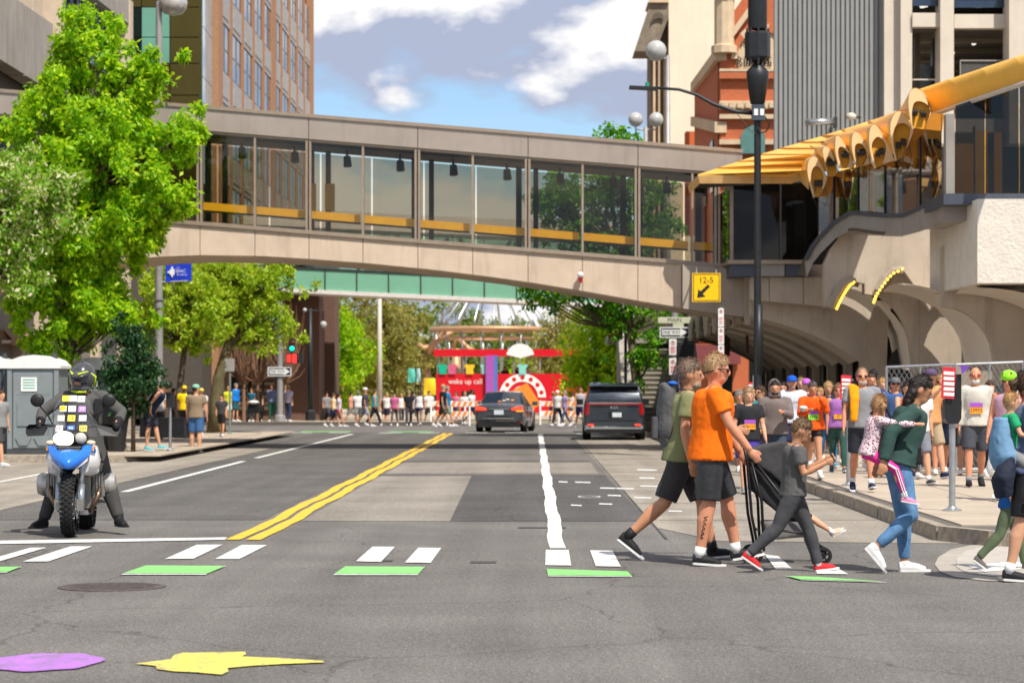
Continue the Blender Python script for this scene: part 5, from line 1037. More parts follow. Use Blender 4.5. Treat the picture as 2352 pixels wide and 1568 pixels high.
# hanging brown banner and its pole near the stair; pedestrian signal
Y = 83.0; x = P(1393, 0, Y).x + 0.5; t = thing('hanging_banner', 'dark brown pole banner with white letters in front of the green tree', 'banner', (x, Y, 0.15))
pl = plate(1397, 1430, 712, 780, Y, mat('banner_brown', (0.035, 0.022, 0.016), rough=0.8), 'cloth', t, 0.02); 
MB().sheet([P(a, b_, Y - 0.01) for a, b_ in ((1398, 741), (1404, 736), (1412, 746), (1420, 742), (1428, 748), (1428, 755), (1398, 747))]).build('mountain_band', mat('banner_orange', (0.7, 0.25, 0.02), rough=0.7), pl)
for yy in (757, 763, 769, 774): plate(1400, 1424, yy - .8, yy + .8, Y - 0.01, 'banner_orange', 'text_line', pl, 0.004)
for q in ([(1404, 716), (1408, 716), (1408, 733), (1404, 733)], [(1412, 720), (1424, 714), (1424, 719), (1415, 724)], [(1408, 735), (1413, 735), (1424, 748), (1419, 749)], [(1414, 737), (1426, 728), (1427, 732), (1416, 742)]): MB().sheet([P(a, b_, Y - 0.012) for a, b_ in q]).build('letter_stroke', 'sign_white', pl)
MB().tube([P(1436, 712, Y + .05), P(1396, 712, Y + .05)], 0.02, 6).build('rod', 'pole_black', t)
MB().tube([(P(1437, 0, Y).x, Y + 0.05, 0.15), (P(1437, 0, Y).x, Y + 0.05, P(0, 700, Y).z)], 0.05, 8).build('pole', 'pole_black', t)
Y = 78.9; t = thing('pedestrian_signal', 'black pedestrian signal box beside the MAIN sign pole', 'signal', P(1577, 860, Y)); plate(1556, 1569, 790, 820, Y - .1, 'plastic_black', 'signal_box', t, 0.25); plate(1570, 1594, 789, 821, Y - .15, 'plastic_black', 'signal_box', t, 0.25)
MB().tube([P(1545, 786, Y), P(1604, 785, Y)], 0.03, 6).build('arm', 'plastic_black', t); MB().tube([P(1575, 765, Y), P(1575, 790, Y)], 0.05, 8).build('hanger', 'plastic_black', t)
# parking meters
def meter(label, X, Y, sign=True, h=1.0, head=True):
    b = Vector((X, Y, 0.15)); t = thing('parking_meter', label, 'parking meter', b)
    MB().lathe(b, [(0.115, 0), (0.115, 0.012), (0.06, 0.03), (0.045, 0.05)], 16).build('base', 'galvanised', t, smooth=True, angle=30)
    MB().tube([b, b + Vector((-0.0, 0, h))], 0.038, 12).build('post', 'galvanised', t, smooth=True, angle=40)
    if head:
        z = h + 0.15; hd = MB(); pr = [(0.0, 0.0), (0.06, 0.0), (0.095, 0.06), (0.10, 0.26), (0.085, 0.30), (0, 0.31)]
        hd.prism([(X + u, Y - 0.07, z + v) for u, v in pr] + [(X - u, Y - 0.07, z + v) for u, v in reversed(pr[1:-1])], (0, 0.14, 0)).build('meter_head', mat('meter_black', (0.025, 0.025, 0.028), rough=0.35, metal=0.3), t)
        MB().box((X + 0.05, Y, z + 0.42), (0.1, 0.08, 0.3)).build('meter_hood', 'meter_black', t)
    if sign:
        z = h + 0.52; s_ = MB().box((X - 0.06, Y - 0.1, z + 0.1), (0.15, 0.012, 0.36), ry=0.06, rz=-0.1).build('event_poster', 'sign_red', t)
        for i in range(5): MB().box((X - 0.055 - i * 0.006 * 0, Y - 0.108, z + 0.21 - i * 0.06), (0.12, 0.008, 0.04), ry=0.06, rz=-0.1).build('poster_strip', 'sign_white', s_)
        MB().prism([(X + 0.08, Y - 0.09, z + 0.30), (X + 0.19, Y - 0.09, z + 0.29), (X + 0.1, Y - 0.09, z + 0.2)], (0, 0.008, 0)).build('purple_pennant', mat('pennant_purple', (0.16, 0.05, 0.4), rough=0.6), s_)
m1 = P(2185, 1172, 29.1); meter('leaning parking meter with red poster in front of the fence', (2187 - HX) / S(29.1), 29.1)
meter('parking meter post beside the man with the orange jacket', (1950 - HX) / S(36.6), 36.6, sign=True, h=0.95)
meter('farther parking meter with pink poster behind the stroller', (1668 - HX) / S(56) + 0.6, 56, h=0.9)
# chain link fence panels with dark screening
def fence(x0, x1, ytop, Y, Yb, lab):
    a, b = P(x0, ytop, Y), P(x1, ytop - 6, Yb); t = thing('fence_panel', lab, 'fence', (a.x, Y, 0.15), group='temporary fence panels'); zt = a.z; zb = 0.22
    for k in (0, 0.5, 1): q = a.lerp(b, k); MB().tube([(q.x, q.y, 0.15), (q.x, q.y, q.z)], 0.024 if k != 0.5 else 0.018, 8).build('post', 'galvanised', t)
    MB().tube([a, b], 0.022, 8).build('rail', 'galvanised', t); MB().tube([(a.x, a.y, zb), (b.x, b.y, zb)], 0.022, 8).build('rail', 'galvanised', t)
    mb = MB(); w = (b - a).length; n = int((w + 2) / 0.085)
    for i in range(n):
        for sgn in (1, -1):
            u0 = (i * 0.085 - (0 if sgn > 0 else 0)) / w; hgt = zt - zb; du = hgt / w * 0.6
            p0, p1 = (u0 - (du if sgn > 0 else 0), u0 + (0 if sgn > 0 else -du))
            pts = []
            for v in np.linspace(0, 1, 2):
                u = p0 + (p1 - p0) * v if sgn > 0 else u0 - du * v
                pts.append((u, v))
            (ua, va), (ub, vb) = pts
            if max(ua, ub) > 1 or min(ua, ub) < 0:
                def cl(ua, va, ub, vb):
                    if ua == ub: return None
                    ts = sorted([(0 - ua) / (ub - ua), (1 - ua) / (ub - ua)]); t0, t1 = max(0, ts[0]), min(1, ts[1])
                    return None if t0 >= t1 else (ua + (ub - ua) * t0, va + (vb - va) * t0, ua + (ub - ua) * t1, va + (vb - va) * t1)
                c_ = cl(ua, va, ub, vb)
                if c_ is None: continue
                ua, va, ub, vb = c_
            q0, q1 = a.lerp(b, ua), a.lerp(b, ub); mb.tube([(q0.x, q0.y - 0.01, zb + va * hgt), (q1.x, q1.y - 0.01, zb + vb * hgt)], 0.0045, 3, cap=False)
    o = mb.build('wire_mesh', 'galvanised', t); o['kind'] = 'stuff'
    MB().prism([(a.x, a.y + 0.03, zb), (b.x, b.y + 0.03, zb), (b.x, b.y + 0.03, zt - 0.35), (a.x, a.y + 0.03, zt - 0.35)], (0, 0.01, 0)).build('screen_cloth', mat('screen_dark', (0.055, 0.06, 0.068), rough=0.9, var=0.2, vscale=2), t)
fence(2036, 2192, 843, 42.5, 42.2, 'left dark-screened chain link fence panel before the arches'); fence(2196, 2350, 837, 42.1, 42.0, 'middle dark-screened chain link fence panel behind the bald man'); fence(2354, 2500, 836, 41.9, 41.8, 'right dark-screened chain link fence panel at the picture edge')
# portable toilets
mat('toilet_grey', (0.20, 0.23, 0.235), rough=0.5, var=0.08, vscale=3); mat('toilet_roof', (0.72, 0.72, 0.70), rough=0.5, var=0.06); mat('toilet_dark', (0.05, 0.055, 0.06), rough=0.6)
def toilet(label, x, Y, body='toilet_grey', rz=0.0):
    X = (x - HX) / S(Y); t = thing('portable_toilet', label, 'portable toilet', (X, Y, 0.15), rz, 'portable toilets on the left sidewalk'); L_ = dict(local=True)
    MB().box((0, 0, 0.06), (1.14, 1.16, 0.12)).build('base', 'toilet_dark', t, **L_); bd = MB().box((0, 0, 0.98), (1.08, 1.1, 1.72)).build('body', body, t, **L_)
    for s_ in (-1, 1): MB().box((s_ * 0.5, -0.56, 0.98), (0.1, 0.06, 1.72)).build('corner_post', body, t, **L_)
    d = MB().box((0, -0.57, 0.95), (0.84, 0.05, 1.62)).build('door', body, t, **L_)
    MB().prism([(-0.36, -0.60, 1.28), (0.36, -0.60, 1.28), (0.36, -0.60, 1.66), (-0.36, -0.60, 1.66)], (0, 0.012, 0)).build('door_panel', body, d, **L_)
    MB().box((0.0, -0.61, 0.86), (0.66, 0.02, 0.5)).build('door_panel', body, d, **L_)
    for sx in (-0.2, 0.2): MB().prism([(sx + 0.17 * math.cos(k * math.pi / 3), -0.6, 0.36 + 0.19 * math.sin(k * math.pi / 3)) for k in range(6)], (0, -0.025, 0)).build('door_boss', body, d, **L_)
    MB().box((-0.08, -0.615, 1.5), (0.34, 0.01, 0.3)).build('notice', 'sign_white', d, **L_)
    for k in range(4): MB().box((-0.08, -0.622, 1.6 - k * 0.06), (0.26, 0.004, 0.02)).build('notice_line', 'sign_green', d, **L_)
    prof = [(-0.60, 1.84), (-0.60, 1.9), (-0.48, 2.02), (-0.25, 2.1), (0, 2.13), (0.25, 2.1), (0.48, 2.02), (0.6, 1.9), (0.6, 1.84)]
    MB().prism([(u, -0.62, v) for u, v in prof], (0, 1.24, 0)).build('roof', 'toilet_roof', t, smooth=False, **L_); MB().box((0.34, 0.1, 2.1), (0.1, 0.1, 0.16)).build('vent', 'toilet_dark', t, **L_)
toilet('grey portable toilet with white roof behind the motorcyclist', 88, 54.6); toilet('dark portable toilet cut off at the left edge', -28, 54.8, mat('toilet_navy', (0.06, 0.07, 0.08), rough=0.5)); toilet('portable toilet half hidden behind the helmet', 225, 58.5, 'toilet_navy')
# planters, benches, posts on the left sidewalk
def post(label, x, Y, h, r, m='galvanised', cap=None, name='post', cat='post', z=0.15):
    X = (x - HX) / S(Y); t = thing(name, label, cat, (X, Y, z)); MB().tube([(X, Y, z), (X, Y, z + h)], r, 10).build('shaft', m, t, smooth=True, angle=40); MB().lathe((X, Y, z), [(r * 2.4, 0), (r * 2.4, 0.02), (r * 1.2, 0.06)], 12).build('foot', m, t); return t, X
def planter(label, x, Y, w=0.5):
    X = (x - HX) / S(Y); t = thing('planter', label, 'planter', (X, Y, 0.15)); MB().lathe((X, Y, 0.15), [(w * 0.32, 0), (w * 0.5, 0.75), (w * 0.53, 0.8), (w * 0.47, 0.8), (w * 0.45, 0.7), (0.01, 0.7)], 18).build('pot', 'plastic_black', t, smooth=True, angle=35)
    MB().lathe((X, Y, 0.15), [(w * 0.44, 0.71), (w * 0.3, 0.74), (0.01, 0.75)], 14).build('soil', 'bark', t)
planter('black tapered planter right of the motorcycle', 268, 56.5, 0.55); planter('black planter beside the tan-shirted man', 436, 72, 0.8)
for x, Y, lab in ((398, 70, 'grey concrete bench block behind the bending man'), (352, 71, 'grey concrete bench block by the lamp pole')):
    X = (x - HX) / S(Y); t = thing('bench_block', lab, 'bench', (X, Y, 0.15)); MB().box((X, Y, 0.45), (0.7, 0.55, 0.5), top=(0.92, 0.9)).build('body', mat('bench_grey', (0.13, 0.13, 0.13), rough=0.8), t); MB().box((X, Y, 0.73), (0.72, 0.57, 0.06)).build('top', 'bench_grey', t)
t, X = post('grey meter post in front of the bending man', 391, 57.3, 1.0, 0.035); MB().box((X, 57.3, 1.3), (0.18, 0.14, 0.34)).build('meter_head', 'meter_black', t)
t, X = post('grey meter post left of the tan-shirted man', 439, 63, 1.0, 0.035); MB().box((X, 63, 1.3), (0.18, 0.14, 0.36)).build('meter_head', 'meter_black', t)
t, X = post('thin green sign post with a grey plate by the leaning tree', 528, 79, 2.3, 0.03, mat('post_green', (0.17, 0.24, 0.22), rough=0.5)); MB().box((X, 78.95, 2.3), (0.3, 0.02, 0.4)).build('plate', 'pole_grey', t)
# far-left signal pole
Y = 108.3; x = P(643, 0, Y).x; t = thing('signal_pole', 'grey traffic signal pole at the far left corner', 'traffic signal', (x, Y, 0.15)); MB().tube([(x, Y, 0.15), (x, Y, P(0, 655, Y).z)], [0.14, 0.11], 12).build('pole', 'pole_grey', t, smooth=True, angle=40); MB().lathe((x, Y, 0.15), [(0.26, 0), (0.24, 0.25), (0.15, 0.3)], 12).build('base', 'pole_grey', t)
n_ = plate(616, 668, 729, 744, Y - 0.2, 'sign_green', 'street_name_sign', t); plate(626, 652, 733, 740, Y - 0.21, 'sign_white', 'sign_text', n_, 0.005); plate(632, 655, 746, 756, Y - 0.2, 'sign_green', 'street_name_sign', t)
oneway(t, 642, 853, Y - 0.2, 54, 21)
hd = plate(664, 677, 768, 808, Y - 0.3, 'plastic_black', 'signal_head', t, 0.3)
for i, m in enumerate(('lens_dark', 'lens_dark', 'glow_green')): p = P(670.5, 775 + i * 12.5, Y - 0.33); MB().ball(p, (0.105, 0.03, 0.105), 12, 6).build('lens', mat('lens_dark', (0.08, 0.012, 0.01), rough=0.3) if m != 'glow_green' else m, hd, smooth=True)
hd = plate(657, 683, 811, 834, Y - 0.3, 'plastic_black', 'walk_signal', t, 0.25); plate(659, 668, 814, 832, Y - 0.32, 'glow_red', 'red_hand', hd, 0.01); plate(671, 681, 813, 833, Y - 0.32, 'glow_red', 'countdown', hd, 0.01); plate(685, 696, 811, 834, Y - 0.2, 'plastic_black', 'signal_box', t, 0.25); MB().tube([P(643, 800, Y), P(672, 800, Y)], 0.03, 6).build('arm', 'pole_grey', t)
# lamp posts with globes, flagpole
def globes(label, x, y0, Y, balls, pole=True, m='pole_grey', base=0.12):
    X = P(x, 0, Y).x; t = thing('globe_lamp_post', label, 'street lamp', (X, Y, base)); top_ = P(0, y0, Y).z
    MB().tube([(X, Y, base), (X, Y, top_)], [0.13, 0.08], 10).build('pole', m, t, smooth=True); MB().lathe((X, Y, base), [(0.24, 0), (0.22, 0.4), (0.13, 0.5)], 10).build('base', m, t)
    for bx, by, r in balls:
        c = P(bx, by, Y); MB().tube([(X, Y, top_ - 0.1), (c.x, Y, top_ - 0.1), c], 0.035, 6).build('arm', m, t); MB().ball(c, r / S(Y), 16, 10).build('globe', 'lamp_glass', t, smooth=True)
globes('tall lamp post with one round globe by the white building', 1534, 128, 93.5, [(1507, 117, 24)], base=0.15); globes('twin globe lamp above the skywalk roof', 1483, 292, 97, [(1460, 275, 17), (1507, 275, 17)], base=0.0)
globes('black twin-lantern lamp post by the corner restaurant', 713, 708, 111.5, [(700, 712, 5), (743, 745, 8)], m='pole_black', base=0.15)
X = P(872, 0, 124).x; t = thing('flagpole', 'pale tall flagpole standing behind the walkers', 'flagpole', (X, 124, 0.1)); MB().tube([(X, 124, 0.1), (X, 124, P(0, 655, 124).z)], [0.15, 0.09], 10).build('pole', mat('pole_pale', (0.6, 0.56, 0.5), rough=0.5), t, smooth=True); MB().lathe((X, 124, 0.1), [(0.3, 0), (0.28, 0.2), (0.16, 0.3)], 12).build('base', 'pole_pale', t)
# barricades, event flags, diamond sign
mat('barricade_white', (0.8, 0.79, 0.76), rough=0.5); mat('barricade_orange', (0.85, 0.25, 0.03), rough=0.5); mat('road_sign_orange', (0.92, 0.30, 0.04), rough=0.5, var=0.05)
def barricade(label, x, Y, w=1.3):
    X = P(x, 0, Y).x; t = thing('barricade', label, 'barricade', (X, Y, 0), group='barricades across the far street')
    for s_ in (-1, 1):
        MB().tube([(X + s_ * w / 2, Y - 0.25, 0.0), (X + s_ * w / 2, Y, 1.05)], 0.035, 6).build('leg', 'barricade_white', t); MB().tube([(X + s_ * w / 2, Y + 0.25, 0.0), (X + s_ * w / 2, Y, 1.05)], 0.035, 6).build('leg', 'barricade_white', t)
    for z in (0.92, 0.5):
        bd = MB().box((X, Y - 0.06, z), (w + 0.1, 0.03, 0.22)).build('board', 'barricade_white', t)
        for k in range(4): u = -w / 2 + 0.16 + k * w / 4; MB().prism([(X + u, Y - 0.08, z - 0.1), (X + u + 0.13, Y - 0.08, z - 0.1), (X + u + 0.22, Y - 0.08, z + 0.1), (X + u + 0.09, Y - 0.08, z + 0.1)], (0, 0.004, 0)).build('stripe', 'barricade_orange', bd)
barricade('white and orange barricade just left of the sedan', 1053, 107, 0.95); barricade('white and orange barricade behind the black-shirted walker', 1014, 109, 0.9); barricade('white and orange barricade behind the flagpole walkers', 1092, 108.6, 0.9); barricade('white and orange barricade between sedan and van', 1315, 107.5, 0.9); barricade('white and orange barricade right behind the sedan', 1262, 109, 0.8)
Y = 99.0; c = P(1207, 913, Y); t = thing('diamond_sign', 'tilted blank orange diamond roadwork sign behind the sedan', 'sign', (c.x, Y, 0)); u, v = Vector((0.79, 0, -0.62)), Vector((0.62, 0, 0.79)); hs = 0.52
q = [c - u * hs * 1.25 - v * hs * 0.5 + Vector((0, 0, 0)), c + u * hs * 0.95 - v * hs * 0.75, c + u * hs * 1.15 + v * hs * 0.35, c - u * hs * 0.6 + v * hs * 0.95]
MB().prism(q, (0, 0.02, 0)).build('plate', 'road_sign_orange', t)
for s_ in (-0.35, 0.35): MB().tube([(c.x + s_ * 1.2, Y - 0.35 + (s_ > 0) * 0.8, 0.0), (c.x, Y + 0.06, 0.9)], 0.025, 6).build('leg', 'galvanised', t)
MB().tube([(c.x, Y + 0.06, 0.3), (c.x, Y + 0.06, 1.5)], 0.025, 6).build('upright', 'galvanised', t)
def flag(label, x0, x1, y0, y1, Y, m, col):
    a, b = P(x0, y1, Y), P(x1, y0, Y); t = thing('event_banner', label, 'banner', ((a.x + b.x) / 2, Y, 0.1), group='event banners by the park'); rows = [[(a.x + (b.x - a.x) * i / 4, Y + 0.06 * math.sin(i + j), a.z + (b.z - a.z) * j / 4) for i in range(5)] for j in range(5)]
    MB().grid(rows).build('cloth', mat(m, col, rough=0.7), t, smooth=True); MB().tube([(b.x, Y + 0.05, 0.1), (b.x, Y + 0.05, b.z + 0.1)], 0.03, 6).build('pole', 'pole_black', t)
flag('teal vertical event banner left of the fountain column', 937, 954, 846, 878, 135, 'cloth_teal', (0.10, 0.52, 0.42)); flag('pale teal event banner next to the lamp post', 957, 966, 846, 877, 136, 'cloth_ice', (0.35, 0.6, 0.6))
X = P(970, 0, 138).x
flag('yellow and blue event banner beside the bus', 974, 1001, 868, 907, 140, 'cloth_yellow', (0.85, 0.6, 0.02))
# ---- fountain: tall columns, ring pipes and falling jets
Yf = 178.0; fo = thing('fountain', 'bronze ring fountain with arching water jets behind the bus', 'fountain', (P(1120, 0, Yf).x, Yf, 0.1)); mat('bronze', (0.52, 0.30, 0.16), rough=0.45, metal=0.3, var=0.15)
for x, y in ((978, 812), (1047, 800), (1300, 790), (1225, 805)): 
    a = P(x, 960, Yf + (6 if x in (1047, 1225) else 0)); a.z = 0.1; tp_ = P(x, y, a.y); MB().tube([a, tp_], [0.42, 0.34], 12).build('column', 'bronze', fo, smooth=True)
for ys_, r, dz in ((757, 4.3, 0.17), (777, 4.0, 0.1)):
    c = P(1130, ys_, Yf); MB().tube([c + Vector((math.cos(k * math.pi / 16) * r, math.sin(k * math.pi / 16) * r, 0)) for k in range(33)], dz, 8).build('ring_pipe', 'bronze', fo, smooth=True)
for pts in ([(960, 790), (975, 800), (1000, 790), (1020, 770), (1040, 762)], [(985, 812), (1000, 780), (1030, 760), (1060, 757)], [(1040, 800), (1050, 775), (1075, 800), (1095, 810)], [(1260, 760), (1280, 780), (1300, 800)]): MB().tube([P(*p, Yf - 1) for p in pts], 0.2, 8).build('branch_pipe', 'bronze', fo, smooth=True)
water = glass('water_jet', (0.93, 0.95, 0.97), base=0.32, rough=0.35)
g = random.Random(4)
for k in range(17):
    ang = 2 * math.pi * k / 17 + g.uniform(-.05, .05); c = P(1130, 700, Yf); r = 4.2; st_ = c + Vector((math.cos(ang) * 0.8, math.sin(ang) * 0.8, 0.9)); pts = []
    for q in np.linspace(0, 1, 9): pts.append(st_ + Vector((math.cos(ang) * r * 0.75 * q, math.sin(ang) * r * 0.75 * q, 0.45 * q - 2.9 * q * q)))
    MB().tube(pts, [0.04 + 0.05 * q for q in np.linspace(0, 1, 9)], 6).build('water_jet', water, fo, smooth=True)
for k in range(18):
    ang = 2 * math.pi * k / 18; c = P(1130, 757, Yf); a = c + Vector((math.cos(ang) * 4.2, math.sin(ang) * 4.2, 0)); MB().tube([a, a + Vector((math.cos(ang) * -.3, math.sin(ang) * -.3, -2)), a + Vector((math.cos(ang) * -.4, math.sin(ang) * -.4, -5))], [0.04, 0.07, 0.1], 6).build('water_jet', water, fo, smooth=True)
# ================================================================== vehicles
def carpaint(name, col): return mat(name, col, rough=0.28, metal=0.35, var=0.03, coat=1.0, spec=0.5)
carpaint('paint_slate', (0.06, 0.07, 0.085)); carpaint('paint_night', (0.03, 0.042, 0.058)); mat('tyre', (0.014, 0.014, 0.014), rough=0.85, bump=0.3, bscale=60); mat('alloy', (0.45, 0.45, 0.46), rough=0.3, metal=0.9); mat('chrome', (0.7, 0.7, 0.72), rough=0.15, metal=1.0); mat('trim_black', (0.012, 0.012, 0.013), rough=0.5)
mat('tail_red', (0.35, 0.008, 0.01), rough=0.15, spec=0.7); mat('tail_lit', (0.8, 0.03, 0.02), emit=(1, 0.06, 0.02), estr=1.2); mat('tail_amber', (0.8, 0.25, 0.02), emit=(1, 0.35, 0.03), estr=0.8); mat('auto_glass', (0.012, 0.016, 0.02), rough=0.04, spec=0.9, var=0.0); mat('plate_pale', (0.62, 0.70, 0.76), rough=0.5); mat('bumper_silver', (0.38, 0.42, 0.46), rough=0.4, metal=0.5)
def wheel(par, x, y, r, w, name='wheel'):
    tw = MB().lathe((x - w / 2, y, r), [(r * 0.62, 0), (r * 0.9, 0.0), (r, w * 0.18), (r, w * 0.82), (r * 0.9, w), (r * 0.62, w)], 24, axis='X', cap=False).build(name, 'tyre', par, smooth=True, local=True, angle=40)
    rim = MB().lathe((x - w * 0.42, y, r), [(0.02, 0.02), (r * 0.2, 0.0), (r * 0.58, 0.03), (r * 0.64, 0.0), (r * 0.64, w * 0.84), (r * 0.58, w * 0.81), (0.02, w * 0.8)], 20, axis='X', cap=False); rim.build('rim', 'alloy', tw, smooth=True, local=True, angle=40)
def car_shell(stations, ngl):
    """stations: (y, [(half width, z) ...] bottom to roof centre); returns full rows"""
    rows = []
    for y, pr in stations: rows.append([(w, y, z) for w, z in pr] + [(-w, y, z) for w, z in reversed(pr[:-1] if pr[-1][0] == 0 else pr)])
    return rows
# --- sedan (rear faces the camera; local y = 0 at the rear bumper, + forward)
def sedan(X, Y):
    t = thing('sedan', 'dark grey sedan with its brake lights on, driving away', 'car', (X, Y, 0), R(-5.5)); K = dict(local=True)
    st = [(0.0, [(0.62, .42), (0.72, .5), (0.74, .72), (0.70, .86), (0.5, .9), (0, .91)]), (0.06, [(0.80, .33), (0.85, .5), (0.85, .74), (0.80, .95), (0.6, 1.0), (0, 1.01)]), (0.3, [(0.86, .25), (0.90, .5), (0.90, .76), (0.85, .97), (0.66, 1.02), (0, 1.03)]), (0.62, [(0.87, .22), (0.92, .5), (0.92, .78), (0.86, .99), (0.72, 1.03), (0, 1.05)]),
          (1.45, [(0.87, .2), (0.925, .5), (0.925, .78), (0.87, 1.0), (0.6, 1.42), (0, 1.46)]), (2.3, [(0.87, .2), (0.925, .5), (0.925, .78), (0.87, 1.0), (0.6, 1.45), (0, 1.475)]), (3.2, [(0.87, .2), (0.925, .5), (0.92, .76), (0.86, .97), (0.72, 1.02), (0, 1.06)]), (4.2, [(0.86, .22), (0.9, .5), (0.88, .7), (0.8, .84), (0.5, .88), (0, .9)]), (4.65, [(0.6, .35), (0.7, .45), (0.7, .6), (0.6, .72), (0.4, .75), (0, .76)])]
    rows = car_shell(st, 0); n = len(rows[0]); body = MB(); side = MB(); back = MB(); front = MB(); vs = [p for r in rows for p in r]
    for i in range(len(rows) - 1):
        for j in range(n - 1):
            f = (i * n + j, i * n + j + 1, (i + 1) * n + j + 1, (i + 1) * n + j); k = j if j < 5 else n - 2 - j
            mb = body
            if k == 4 and i == 3: mb = back
            elif k == 4 and i == 5: mb = front
            elif k == 3 and i in (3, 4, 5): mb = side
            mb.f.append(f)
    for mb in (body, side, back, front): mb.v = vs
    body.f.append(tuple(range(n)))
    bo = body.build('body', 'paint_slate', t, smooth=True, angle=42, **K); back.build('rear_window', 'auto_glass', t, **K); side.build('side_window', 'auto_glass', t, **K); front.build('windscreen', 'auto_glass', t, **K)
    MB().box((0, 0.02, 0.3), (1.5, 0.3, 0.22)).build('rear_bumper', 'trim_black', t, **K); MB().box((0, -0.03, 0.5), (1.1, 0.05, 0.03)).build('bumper_trim', 'chrome', t, **K)
    for s_ in (-1, 1):
        MB().prism([(s_ * 0.84, 0.0, .80), (s_ * 0.46, -0.035, .79), (s_ * 0.44, -0.035, .87), (s_ * 0.82, 0.0, .95)], (0, 0.1, 0)).build('tail_light', 'tail_lit', t, **K); MB().prism([(s_ * 0.86, 0.02, .74), (s_ * 0.62, -0.03, .74), (s_ * 0.62, -0.03, .79), (s_ * 0.86, 0.02, .80)], (0, 0.1, 0)).build('turn_light', 'tail_amber' if s_ > 0 else 'tail_red', t, **K)
        MB().box((s_ * 0.72, -0.01, .36), (0.16, 0.05, 0.06)).build('reflector', 'tail_red', t, **K)
        MB().box((s_ * 1.0, 3.05, 1.02), (0.2, 0.1, 0.14)).build('mirror', 'paint_slate', t, **K)
        MB().tube([(s_ * 0.935, 1.3, .8), (s_ * 0.935, 1.5, .8)], 0.018, 6).build('door_handle', 'chrome', t, **K)
        for y in (0.95, 3.65): wheel(t, s_ * 0.80, y, 0.325, 0.22)
    MB().box((0, -0.035, .72), (0.34, 0.02, 0.16)).build('number_plate', 'plate_pale', t, **K); MB().box((0, -0.02, .84), (0.75, 0.03, 0.03)).build('boot_trim', 'chrome', t, **K); MB().box((0, -0.02, .60), (0.9, 0.02, 0.012)).build('boot_seam', 'trim_black', t, **K)
    for s_ in (-1, 1): MB().tube([(s_ * 0.55, -0.02, .24), (s_ * 0.55, 0.2, .24)], 0.04, 8).build('exhaust_tip', 'chrome', t, **K)
    for x, z, m in ((0.1, 1.13, 'paint_white'), (0.22, 1.17, 'paint_white'), (-0.05, 1.1, 'road_sign_orange'), (0.4, 1.15, 'road_sign_orange')): MB().box((x, 0.66 + (z - 1.05) * 2.0 - 0.03, z), (0.12, 0.01, 0.05), rx=-0.4).build('rear_window_sticker', m, t, **K)
    return t
sp_ = G(1150, 993); sedan((1146 - HX) / S(89.9), 89.9)
